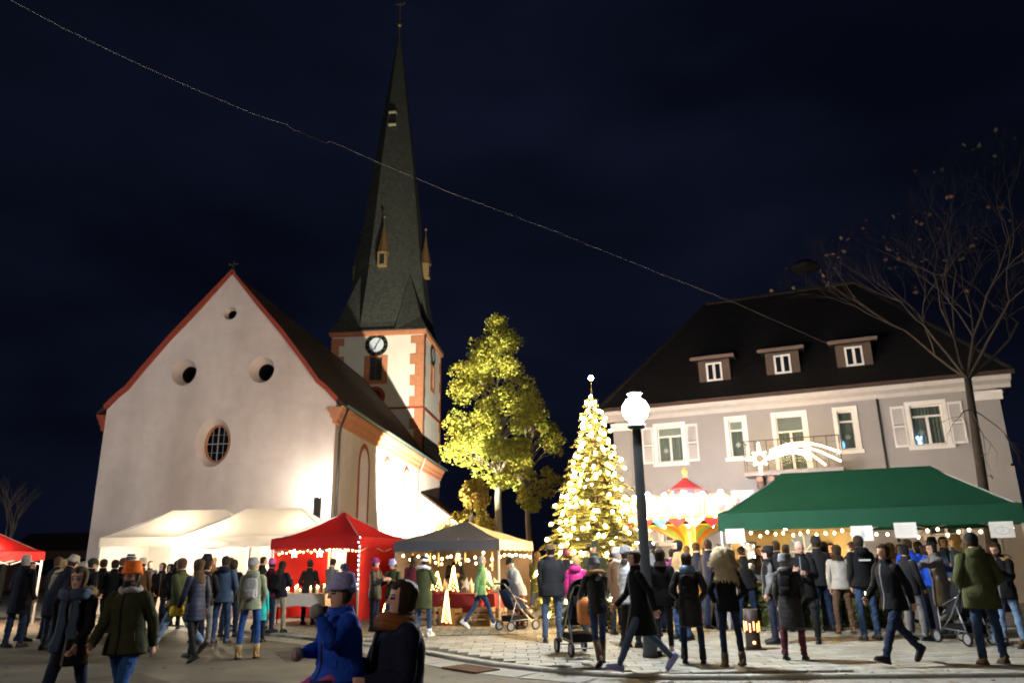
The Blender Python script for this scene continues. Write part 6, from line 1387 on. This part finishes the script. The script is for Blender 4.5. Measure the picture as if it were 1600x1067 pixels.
# ---- left half, on the road
a = person('man in dark overcoat with grey hair seen from behind at the far left edge', 20, 866, 1012, yaw=170, pose='stand', coat=('coat', 'dnavy'), hem=.62, legs='djean', hair=('short', 'grey'), girth=1.08)
person('person with dark hair standing between the grey haired man and the leaning one', 48, 877, Y=18, yaw=120, coat=('coat', 'black'), hair=('short', 'black'))
a = person('tall person in navy coat and pale grey beanie leaning in at the left', 72, 868, 1016, yaw=150, pose='bend', coat=('coat', 'dnavy'), hem=.60, legs='navy', hat=('beanie', 'ash'), h=1.86)
handbag(a, 'teal cloth bag carried by the person in the pale grey beanie', 'teal', 'l', (.16, .30, .09), dz=-.30, off=(.1, .1))
person('fair haired woman with light hood behind the woman in the blue scarf', 100, 874, Y=17.5, yaw=200, pose='holding', coat=('coat', 'beige'), hair=('mid', 'blond'), fur='cream')
person('person with brown hair next to the fair haired woman', 88, 870, Y=18.5, yaw=160, coat=('coat', 'dark'), hair=('short', 'lbrown'))
person('person in grey hat behind the fur hooded woman', 114, 876, Y=18.2, yaw=100, coat=('coat', 'dark'), hair=('short', 'dbrown'), hat=('beanie', 'grey'))
person('man in dark green cap and black jacket near the church wall', 142, 872, Y=17.2, yaw=140, pose='pockets', coat=('coat', 'black'), hair=('short', 'black'), hat=('cap', 'dolive'), girth=1.08)
person('person with brown hair queueing at the white tent, beside green cap', 160, 873, Y=19.5, yaw=185, coat=('coat', 'dark'), hair=('short', 'brown'))
a = person('woman in glasses, thick blue grey scarf and fur edged black coat walking towards us', 126, Y=8.0, yaw=8, pose='walk', coat=('coat', 'black'), hem=.74, legs='djean', slim=True, hair=('long', 'brown'), scarf=('slate', 'hang'), fur='tan', glasses=True, h=1.60, skin=2, shoes='black', boot=.2)
a = person('bearded man in bright orange beanie and glasses walking towards us', 210, Y=8.1, yaw=-4, pose='stride', coat=('coat', 'dolive'), hem=.84, legs='bjean', hair=('short', 'dbrown'), hat=('beanie', 'orange'), beard=True, glasses=True, scarf=('lgrey',), girth=1.1, h=1.67, skin=0)
person('man in dark coat queueing left of the striped hat, facing the white tent', 178, 874, Y=19, yaw=190, coat=('coat', 'black'), hair=('short', 'dbrown'))
person('person with reddish brown hair in the white tent queue', 190, 871, Y=19.8, yaw=170, coat=('coat', 'black'), hair=('short', 'red'))
person('person wearing a navy beanie with white stripes', 203, 866, Y=19.0, yaw=150, coat=('coat', 'black'), hair=('short', 'black'), hat=('beanie', 'navy', 'white'))
person('seller with dark hair standing in the rear white tent', 233, 876, Y=24.6, yaw=10, coat=('coat', 'dark'), hair=('short', 'black'))
person('woman with brown hair facing out of the bright white tent', 252, 879, Y=21.5, yaw=20, coat=('coat', 'dark'), hair=('long', 'brown'))
person('person in black hood at the post of the white tents', 265, 881, Y=21.8, yaw=-20, coat=('coat', 'black'), hat=('hood', 'black'))
person('person in olive parka and pale jeans striding past, head before the glaring bulb', 273, 866, 1022, yaw=-100, pose='stride', coat=('coat', 'olive'), hem=.72, legs='ljean', hair=('short', 'lbrown'), shoes='brown', girth=1.08)
a = person('woman in quilted navy puffer coat and black leggings with long fair hair', 297, 874, 1034, yaw=-120, pose='stroll', coat=('puffer', 'navy'), hem=.66, legs='black', slim=True, hair=('long', 'lbrown'))
handbag(a, 'yellow and grey shoulder bag of the woman in the navy puffer coat', 'yellow', 'l', (.24, .17, .1), dz=-.1, off=(0, -.02))
person('person in dark trousers half hidden behind the navy puffer coat', 312, 876, 1010, yaw=185, coat=('coat', 'dark'), legs='grey', shoes='brown')
person('man in black beanie turned left behind the fair haired woman', 319, 866, Y=17.0, yaw=-70, coat=('coat', 'black'), hair=('short', 'dbrown'), hat=('beanie', 'dark'))
person('fair haired seller deep inside the front white tent', 331, 870, Y=24.2, yaw=5, coat=('coat', 'brown'), hair=('mid', 'blond'))
person('man in blue hooded jacket and jeans seen from behind', 342, 868, 1004, yaw=180, pose='pockets', coat=('coat', 'slate'), hem=.80, legs='jean', hair=('short', 'black'), hood='navy', girth=1.1, shoes='slate')
person('woman in black with brown hair right of the blue hooded man', 364, 874, Y=18.3, yaw=175, coat=('coat', 'black'), hair=('mid', 'dbrown'))
person('person with light hair behind the sage jacket, close to the counter', 358, 871, Y=20.5, yaw=150, coat=('coat', 'dark'), hair=('mid', 'lbrown'))
a = person('woman in sage green hooded jacket, jeans and tan boots seen from behind', 386, 872, 1029, yaw=186, pose='relaxed', coat=('coat', 'sage'), hem=.84, legs='bjean', slim=True, hair=('short', 'blond'), hat=('beanie', 'lgrey'), hood=True, shoes='tan', boot=.16)
backpack(a, 'pale grey square backpack on the woman in the sage jacket', 'lgrey', (.28, .38, .12))
a = person('child in dark trousers holding turquoise bags beside the sage jacket', 403, 905, 1003, yaw=170, pose='stand', coat=('coat', 'teal'), hem=.60, legs='djean', hair=('short', 'brown'), h=1.25, hs=1.15)
person('balding man in black handing over goods beside the red tent', 409, 869, Y=19.6, yaw=100, pose='holding', coat=('coat', 'black'), hair=('thin', 'brown'))
a = person('woman with dark curly hair, navy jacket and beige trousers at red tent', 433, 876, 988, yaw=165, pose='lookdown', coat=('coat', 'dnavy'), hem=.86, legs='khaki', hair=('long', 'black'))
backpack(a, 'black backpack on the woman in beige trousers', 'black', (.30, .42, .17))
person('person with pale red hat just behind the black backpack', 424, 873, Y=18.6, yaw=140, coat=('coat', 'maroon'), hair=('short', 'brown'), hat=('beanie', 'pink'))
person('person in grey beige coat browsing inside the red tent', 518, 872, Y=20.6, yaw=150, pose='lookdown', coat=('coat', 'grey'), hem=.7, hair=('short', 'black'))
person('woman in purple beanie and red scarf beside the red tent wall', 587, 872, Y=18.6, yaw=70, pose='holding', coat=('puffer', 'black'), hem=.75, hair=('short', 'brown'), hat=('beanie', 'purple'), scarf=('red',))
person('person in pale blue beanie looking down at a phone', 614, 874, Y=18.9, yaw=-20, pose='lookdown', coat=('coat', 'dolive'), hair=('short', 'brown'), hat=('beanie', 'lav'))
# ---- mother and child close to us
mo = person('woman with brown hair and rust scarf carrying a child, close to the camera', 622, Y=4.75, yaw=-60, pose='carry', coat=('coat', 'navy'), hem=.72, legs='djean', hair=('verylong', 'brown'), scarf=('rust', 'big'), h=1.46, voxel=.009, girth=1.38, skin=2)
ch_top = P(541, 889, 4.7).z
person('small child in blue jacket and lavender hat carried on the woman\'s arm', 538, Y=4.62, yaw=-48, pose='sit', coat=('coat', 'royal'), hem=.86, legs='pink', hair=('short', 'lbrown'), hat=('pompom', 'lav'), scarf=('lav',), gloves='lgrey', girth=1.5, h=1.02, hs=1.30, z0=ch_top-(skeleton('sit')['head'].z+.236*1.3+.07)*1.02/1.75, voxel=.009, skin=2, shoes='purple')
# ---- round the grey gazebo
person('woman in olive parka with white fur hood and striped headband', 662, 868, 994, yaw=150, pose='holding', coat=('coat', 'olive'), hem=.58, legs='jean', slim=True, hair=('short', 'dbrown'), hat=('band', 'white'), fur='white', shoes='white', sole='white', boot=.08)
person('dark clad seller standing inside the grey gazebo', 711, 865, Y=21.6, yaw=5, pose='holding', coat=('coat', 'black'), hair=('short', 'dbrown'), skin=3)
person('grey haired woman in green jacket and white sneakers walking right', 751, 867, 982, yaw=95, pose='walk', coat=('puffer', 'green'), hem=.80, legs='jean', slim=True, hair=('short', 'grey'), shoes='white', sole='white')
person('older woman in black beanie and light grey coat bending over the goods', 812, 868, Y=18.7, yaw=-60, pose='bend', coat=('coat', 'lgrey'), hem=.80, legs='maroon', hair=('short', 'grey'), hat=('beanie', 'black'))
person('person in olive coat half hidden behind the man in the brimmed hat', 841, 862, 966, yaw=160, pose='stroll', coat=('coat', 'dolive'), hem=.66, legs='djean', hair=('mid', 'brown'), shoes='brown', boot=.2)
person('broad man in dark grey jacket and brimmed hat seen from behind', 864, 849, 1003, yaw=178, pose='stand', coat=('coat', 'dark'), hem=.80, legs='slate', hair=('short', 'brown'), hat=('brim', 'brown'), girth=1.22, shoes='dark')
a = person('woman in bright magenta jacket with pale strap', 904, 868, 1000, yaw=165, pose='relaxed', coat=('puffer', 'magenta'), hem=.72, legs='djean', slim=True, hair=('short', 'blond'), hood=True)
person('man in green parka and dark hat facing us before the christmas tree', 930, 850, Y=17.6, yaw=5, coat=('coat', 'dolive'), hair=('short', 'brown'), hat=('beanie', 'dolive'), h=1.88)
person('woman in black puffer with fur hood and brown boots pushing a pushchair', 938, 870, 1040, yaw=-165, pose='push', coat=('puffer', 'black'), hem=.82, legs='jean', slim=True, hair=('short', 'grey'), hat=('beanie', 'grey'), fur='tan', shoes='brown', boot=.30)
person('person in grey beanie with pale scarf beside the christmas tree', 972, 855, 992, yaw=150, coat=('coat', 'brown'), hem=.55, legs='black', hair=('short', 'grey'), hat=('beanie', 'lgrey'), scarf=('cream',))
person('person in shiny silver jacket and grey beanie left of the lamp post', 988, 853, 1012, yaw=120, pose='relaxed', coat=('puffer', 'silver'), hem=.74, legs='black', hair=('mid', 'brown'), hat=('beanie', 'grey'))
person('person in long black coat and grey jeans stepping left past the lamp post', 1006, 862, 1050, yaw=-80, pose='stride', coat=('coat', 'black'), hem=.56, legs='slate', slim=True, hair=('short', 'dbrown'), shoes='lav', sole='lav', h=1.70)
person('person in grey cap further back behind the lamp post', 1002, 845, Y=18.5, yaw=170, coat=('coat', 'dark'), hair=('short', 'grey'), hat=('cap', 'grey'), h=1.85)
# ---- middle right
person('woman in wide black jacket and black leggings right of the lamp post', 1041, 858, 1024, yaw=172, pose='stroll', coat=('coat', 'black'), hem=.78, legs='black', slim=True, hair=('mid', 'brown'), shoes='white', girth=1.1)
person('person in purple jacket near the carousel', 1053, 857, Y=17.3, yaw=160, coat=('coat', 'purple'), hair=('short', 'dbrown'))
person('dark haired man in tan coat in profile before the carousel', 1068, 843, 1000, yaw=-85, pose='relaxed', coat=('coat', 'tan'), hem=.7, legs='jean', hair=('short', 'black'), beard=True)
a = person('woman in long black quilted coat with pale denim hood and sleeves', 1085, 862, 1036, yaw=165, pose='pockets', coat=('puffer', 'black'), hem=.56, legs='djean', slim=True, hair=('long', 'brown'), hood='ljean', shoes='black', boot=.14)
backpack(a, 'dark daypack on the woman in the long black quilted coat', 'dark', (.26, .36, .14))
person('man with brown hair standing in front of the carousel column', 1091, 850, Y=18.6, yaw=150, coat=('coat', 'navy'), hair=('short', 'brown'), h=1.86)
person('shorter person with brown hair by the carousel, next to the tall man', 1104, 855, Y=18.2, yaw=-140, coat=('coat', 'dnavy'), hair=('short', 'brown'), h=1.74)
person('tall man in navy jacket near the left corner of the green tent', 1110, 845, Y=17.6, yaw=120, coat=('coat', 'navy'), hair=('short', 'brown'), h=1.90)
person('woman with big curly blonde hair in black jacket and jeans, back turned', 1146, 862, 1041, yaw=180, pose='pockets', coat=('coat', 'black'), hem=.82, legs='djean', slim=True, hair=('curly', 'pale'), shoes='brown', boot=.12)
a = person('man in black beanie and black and grey jacket drinking from a mug', 1213, 853, 1005, yaw=-100, pose='cup', coat=('coat', 'black'), hem=.82, legs='navy', hair=('short', 'dbrown'), hat=('beanie', 'black'), panel='grey', shoes='dark')
small_thing(a, 'cup', 'cream mug raised by the man in the black beanie')
person('man in black jacket with white shoulder flash at the counter', 1217, 846, Y=16.9, yaw=175, coat=('coat', 'dark'), hair=('short', 'brown'), panel='lgrey', h=1.84)
a = person('woman in long shiny dark grey puffer coat and maroon trousers', 1244, 866, 1031, yaw=150, pose='relaxed', coat=('puffer', 'dark'), hem=.50, legs='maroon', hair=('short', 'grey'), hat=('beanie', 'grey'), hood=True, shoes='dark')
backpack(a, 'small black backpack on the woman in the long puffer coat', 'black', (.24, .34, .14))
person('man with cropped hair and glasses in black jacket facing us', 1266, 845, 1004, yaw=-25, pose='holding', coat=('coat', 'black'), hem=.74, legs='black', hair=('thin', 'grey'), glasses=True, girth=1.1)
person('person in dark cap at the counter behind the man with glasses', 1281, 840, Y=16.8, yaw=170, coat=('coat', 'dark'), hat=('beanie', 'dark'), h=1.90)
person('person with round face by the bright bulb under the green tent', 1304, 848, Y=19.2, yaw=-10, coat=('coat', 'brown'), hair=('short', 'brown'))
a = person('person in light grey coat and brown trousers in front of the bulb', 1324, 851, 990, yaw=165, pose='relaxed', coat=('coat', 'ash'), hem=.86, legs='brown', hair=('mid', 'brown'), shoes='rust')
handbag(a, 'dark brown shoulder bag of the person in the light grey coat', 'brown', 'r', (.30, .30, .1), dz=-.2)
bl_ = person('man in black jacket with white word patch on the back, wide jeans', 1362, 832, 1000, yaw=180, pose='stand', coat=('coat', 'black'), hem=.86, legs='jean', hair=('short', 'dbrown'), hood=True, girth=1.1, shoes='dark')
person('dark haired person standing beyond the man with the back patch', 1381, 851, Y=18.6, yaw=10, coat=('coat', 'dark'), hair=('short', 'black'))
person('man in black jacket striding left in front of the green tent', 1410, 842, 1037, yaw=-70, pose='stride', coat=('coat', 'black'), hem=.80, legs='djean', hair=('short', 'brown'), girth=1.08, shoes='black')
person('person in royal blue jacket behind the striding man', 1426, 845, Y=16.2, yaw=160, coat=('coat', 'royal'), hair=('short', 'dbrown'), h=1.82)
person('person in grey trousers half hidden behind the striding man', 1436, 850, 1001, yaw=100, coat=('coat', 'dark'), legs='grey', hair=('short', 'black'))
person('woman in blue top and side striped trousers hugging a friend', 1462, 850, 994, yaw=95, pose='hug', coat=('coat', 'royal'), hem=.94, legs='navy', slim=True, hair=('bun', 'dbrown'), stripe='cream', shoes='tan')
person('dark haired woman in long grey coat being hugged, eyes closed', 1485, 845, 996, yaw=-85, pose='hug', coat=('coat', 'grey'), hem=.56, legs='black', hair=('short', 'black'), shoes='dark')
person('person in black hat behind the hugging pair, to the left', 1464, 838, Y=17.8, yaw=175, coat=('coat', 'black'), hat=('beanie', 'black'), h=1.86)
person('man with brown hair behind the hugging pair facing us', 1483, 838, Y=17.4, yaw=-10, coat=('coat', 'slate'), hair=('short', 'brown'), h=1.88)
person('person with fair hat and dark jacket behind the grey coated woman', 1500, 836, Y=16.8, yaw=-120, coat=('coat', 'slate'), hair=('mid', 'blond'), hat=('beanie', 'tan'), h=1.88)
person('man in dark olive parka, dark cap and blue jeans at the right, back turned', 1552, 832, 1038, yaw=172, pose='pockets', coat=('coat', 'olive'), hem=.72, legs='jean', hair=('short', 'brown'), hat=('cap', 'dark'), hood=True, girth=1.2, shoes='brown')
person('bearded man with fur hood and pale jeans looking down at the right edge', 1586, 846, 1011, yaw=-60, pose='lookdown', coat=('coat', 'black'), hem=.78, legs='ljean', hair=('short', 'brown'), fur='tan', beard=True, shoes='brown', boot=.1)
person('woman seller with tied hair behind the green stall counter', 1190, 852, Y=18.9, yaw=0, coat=('coat', 'dark'), hair=('tail', 'brown'))
# white word patch on the black jacket
t, J, s = bl_; c = J['up']((0, .172, 1.33)); m = MB(); m.box(-.105, .105, -.0, .004, -.016, .016); PT = M('patch_white', (.7, .7, .7), .7, .0)
pt_ = m.build('back_patch', PT, t, False, c)
# ---- pushchairs
def pushchair(label, loc, rz, fab, bag=None, big=1.0, canopy=True, sheet=None):
    t = thing('pushchair', label, 'pushchair', loc, rz); t.scale = (big, big, big); FR = M('pushchair_frame', (.30, .31, .33), .35, .05, metal=.8); fm = cloth(fab, CC[fab], 'coat'); RB = M('rubber', (.015, .015, .015), .7, .1)
    m = MB()
    for x in (-.2, .2):
        m.tube([V(x, .44, 1.02), V(x, .30, .90), V(x, -.02, .45), V(x, -.40, .12)], .014, 7); m.tube([V(x, .12, .64), V(x, .30, .12)], .013, 7); m.tube([V(x, -.30, .24), V(x, .28, .22)], .009, 6); m.tube([V(x, .22, .78), V(x, -.18, .62)], .010, 6)
    for y, z in ((-.40, .12), (.30, .12), (.1, .35)): m.tube([V(-.2, y, z), V(.2, y, z)], .010, 6)
    m.build('frame', FR, t, True)
    m = MB(); m.tube([V(-.2, .44, 1.02), V(-.17, .49, 1.03), V(.17, .49, 1.03), V(.2, .44, 1.02)], .018, 8); m.build('handle', RB, t, True)
    for x in (-.23, .23):
        for y in (-.40, .30):
            w_ = MB(); rings = [[V(x+dx, y+r*math.cos(q), .11+r*math.sin(q)) for q in [6.283*i/18 for i in range(18)]] for dx, r in ((-.018, .08), (-.022, .10), (-.012, .11), (.012, .11), (.022, .10), (.018, .08))]; w_.loft(rings, 0, False); wh = w_.build('wheel', RB, t, True)
            m = MB(); m.loft([[V(x+dx, y+.08*math.cos(q), .11+.08*math.sin(q)) for q in [6.283*i/12 for i in range(12)]] for dx in (-.008, .008)]); m.build('rim', M('rim_grey', (.2, .2, .2), .5, .1), wh)
    m = MB(); m.loft([[V(x, y, z) for x in (-.18, -.12, .12, .18)] + [V(x, y+.03*0+oy, z+oz) for x in (.18, .12, -.12, -.18)] for y, z, oy, oz in ((-.30, .42, .0, .04), (-.22, .46, .01, .04), (.08, .44, .03, .03), (.16, .52, .04, .01), (.30, .88, .05, 0))]); m.build('seat', fm, t, True)
    for x in (-.185, .185): m = MB(); m.add([V(x, -.25, .46), V(x, .1, .46), V(x, .30, .88), V(x, .0, .68)], [(0, 1, 2, 3)]); m.build('side_panel', fm, t)
    if canopy:
        m = MB(); rings = []
        for i in range(9):
            a = R_(-15+i*14); rings.append([V(.215*math.sin(b)*1.0, .27-.34*math.cos(a)*abs(math.cos(b))**.5, .74+.34*math.sin(a)*abs(math.cos(b))**.5+.06) for b in [R_(-90+k*18) for k in range(11)]])
        m.loft(rings, 0, False, False); m.build('canopy', fm, t, True)
    m = MB(); m.loft([[V(x, y, z) for x, y in ((-.19, -.22), (.19, -.22), (.19, .26), (-.19, .26))] for z in (.20, .32)], 0, True); m.build('basket', cloth('black', CC['black']), t)
    if sheet: m = MB(); m.loft([[V(x, y, z) for x in (-.17, 0, .17)] + [V(x, y+.03, z-.05) for x in (.17, 0, -.17)] for y, z in ((-.36, .40), (-.2, .54), (.02, .60))]); m.build('blanket', cloth(sheet, CC[sheet], 'knit'), t, True)
    return t
q = G(806, 984, PZ); pushchair('small navy pushchair parked by the beige side of the gazebo', q, R_(125), 'navy', sheet='lgrey')
q = G(905, 1022, PZ); pc = pushchair('black pushchair with orange bag pushed by the fur hooded woman', (q.x, q.y, PZ), R_(-165), 'black', big=1.08)
o = thing('bag', 'orange shopping bag hanging on the handle of the black pushchair', 'bag', pc.matrix_basis @ V(.02, .56, .70), R_(-165)); m = MB()
m.loft([[V(.17*k*x, .09*k*y, z) for x, y in ((-1, -1), (0, -1.25), (1, -1), (1, 1), (0, 1.25), (-1, 1))] for z, k in ((-.24, .75), (-.2, 1), (.08, 1.02), (.18, .8))]); m.build('bag_body', M('orange_bag', (.55, .17, .03), .35, .25, 9, .5, 12, spec=.5), o, True)
m = MB(); m.tube([V(-.09, 0, .17), V(-.04, -.02, .34), V(.04, -.02, .34), V(.09, 0, .17)], .008, 6); m.build('handle', M('orange_bag'), o)
q = G(1512, 1006, PZ); pushchair('dark pushchair seen from behind next to the olive parka', (q.x, q.y, PZ), R_(190), 'dark', big=1.05, sheet='lgrey')
q = P(432, 1064, 4.0); pushchair('navy pushchair whose hood just shows at the bottom edge', (q.x, q.y-.1, 0), R_(-70), 'navy', big=.92)
# a fir twig bundle and red buckets in the green stall
for i, (px, py, l) in enumerate(((1455, 985, 'red bucket on the paving behind the striding man'), (1394, 975, 'white and green bucket beside the counter under the green tent'))):
    q = G(px, py, PZ); t = thing('bucket', l, 'bucket', (q.x, q.y, PZ)); m = MB(); m.lathe([(.11, 0), (.15, .28), (.16, .29), (.14, .28), (.105, .02), (.001, .02)], n=16); m.build('pail', M('bucket_%d' % i, ((.45, .02, .02), (.6, .62, .6))[i], .4, .05), t, True); m = MB(); m.tube([V(.155*math.cos(R_(a)), 0, .28+.12*math.sin(R_(a))) for a in range(0, 181, 20)], .005, 5); m.build('handle', PIPE, t)

# fallen leaves on the square and road
random.seed(31); np.random.seed(31); pts = []
for _ in range(520):
    x, y = random.uniform(-9, 11), random.uniform(8.5, 19)
    if random.random() < .6: y = kerb_y(x)+random.gauss(-.1, .35)
    pts.append((x, y, gz(x, y)+.012))
v = leaves(pts, 1, .01, .085, .2); c4 = np.repeat(v.reshape(-1, 4, 3).mean(1), 4, 0); v[:, 2] = c4[:, 2]+(v[:, 2]-c4[:, 2])*.12
tag(link('fallen_leaves', leafmesh('fallen_leaves', v, [LEAFO, LEAFB, M('leaf_litter', (.10, .06, .025), .8, .3, 5)], [.3, .3, .4])), kind='stuff')

person('woman in pale hat between the striped beanie and the white tent post', 221, 872, Y=20.4, yaw=175, coat=('coat', 'brown'), hat=('beanie', 'cream'))
person('person in dark coat at the counter, just left of the bright bulb', 276, 875, Y=20.8, yaw=190, coat=('coat', 'dnavy'), hair=('mid', 'black'))
person('person with grey hair at the back of the queue, right of grey hat', 128, 877, Y=20.5, yaw=200, coat=('coat', 'dark'), hair=('short', 'grey'))
person('dark haired person half seen behind the red edge tent', 36, 878, Y=20.2, yaw=210, coat=('coat', 'dark'), hair=('mid', 'black'))
person('person in maroon coat between the hugging pair and the counter', 1442, 846, Y=17.6, yaw=190, coat=('coat', 'maroon'), hair=('mid', 'dbrown'))
person('person in dark jacket behind the silver jacket, before the tree', 958, 858, Y=18.0, yaw=170, coat=('coat', 'dnavy'), hair=('short', 'brown'))
person('person in brown coat between the lamp post and the wide black jacket', 1022, 850, Y=17.2, yaw=160, coat=('coat', 'brown'), hair=('mid', 'brown'))
person('dark haired person deep behind the lamp post near the carousel', 1032, 853, Y=19.2, yaw=175, coat=('coat', 'dark'), hair=('short', 'black'))
person('person in slate jacket looking up at the carousel', 1076, 852, Y=19.6, yaw=190, coat=('coat', 'slate'), hair=('short', 'lbrown'))
person('brown haired person at the folding board by the green tent', 1127, 850, Y=19.0, yaw=170, coat=('coat', 'dnavy'), hair=('mid', 'brown'))
person('person in black waiting at the left corner of the counter', 1164, 853, Y=17.8, yaw=150, coat=('coat', 'black'), hair=('short', 'dbrown'))
person('person in dark olive jacket at the counter behind the long puffer coat', 1233, 850, Y=17.3, yaw=185, coat=('coat', 'dolive'), hair=('short', 'brown'))
person('person in navy with black hair just left of the bright bulb', 1292, 846, Y=17.0, yaw=170, coat=('coat', 'dnavy'), hair=('mid', 'black'))
person('person half hidden behind the light grey coat at the counter', 1339, 846, Y=17.2, yaw=190, coat=('coat', 'dark'), hair=('short', 'brown'))
person("fair brown haired person behind the striding man's head", 1398, 848, Y=17.0, yaw=165, coat=('coat', 'brown'), hair=('mid', 'lbrown'))
person('dark haired person facing us far under the green tent', 1412, 850, Y=18.6, yaw=20, coat=('coat', 'dark'), hair=('short', 'black'))
person('person in blue behind the pushchair near the hugging pair', 1521, 846, Y=17.2, yaw=-30, coat=('coat', 'royal'), hair=('mid', 'blond'))
person('person hidden left of the olive parka', 1536, 850, Y=15.6, yaw=190, coat=('coat', 'dark'), hair=('short', 'dbrown'))
person('person in maroon beanie between the broad man and the magenta jacket', 886, 858, Y=18.4, yaw=150, coat=('coat', 'dark'), hair=('short', 'brown'), hat=('beanie', 'maroon'))
person('grey haired person close to the christmas tree, right of magenta jacket', 917, 861, Y=18.8, yaw=190, coat=('coat', 'dolive'), hair=('mid', 'grey'))
person('person in grey jacket and dark beanie looking back beside the lamp post', 1016, 846, Y=16.2, yaw=-160, coat=('coat', 'grey'), hair=('short', 'grey'), hat=('beanie', 'dark'))
person('person in maroon at the left corner of the grey gazebo', 646, 868, Y=19.6, yaw=175, coat=('coat', 'maroon'), hair=('mid', 'dbrown'))
person('person in dark coat at the lit panel in the red tent', 484, 874, Y=20.9, yaw=170, coat=('coat', 'dark'), hair=('short', 'brown'))
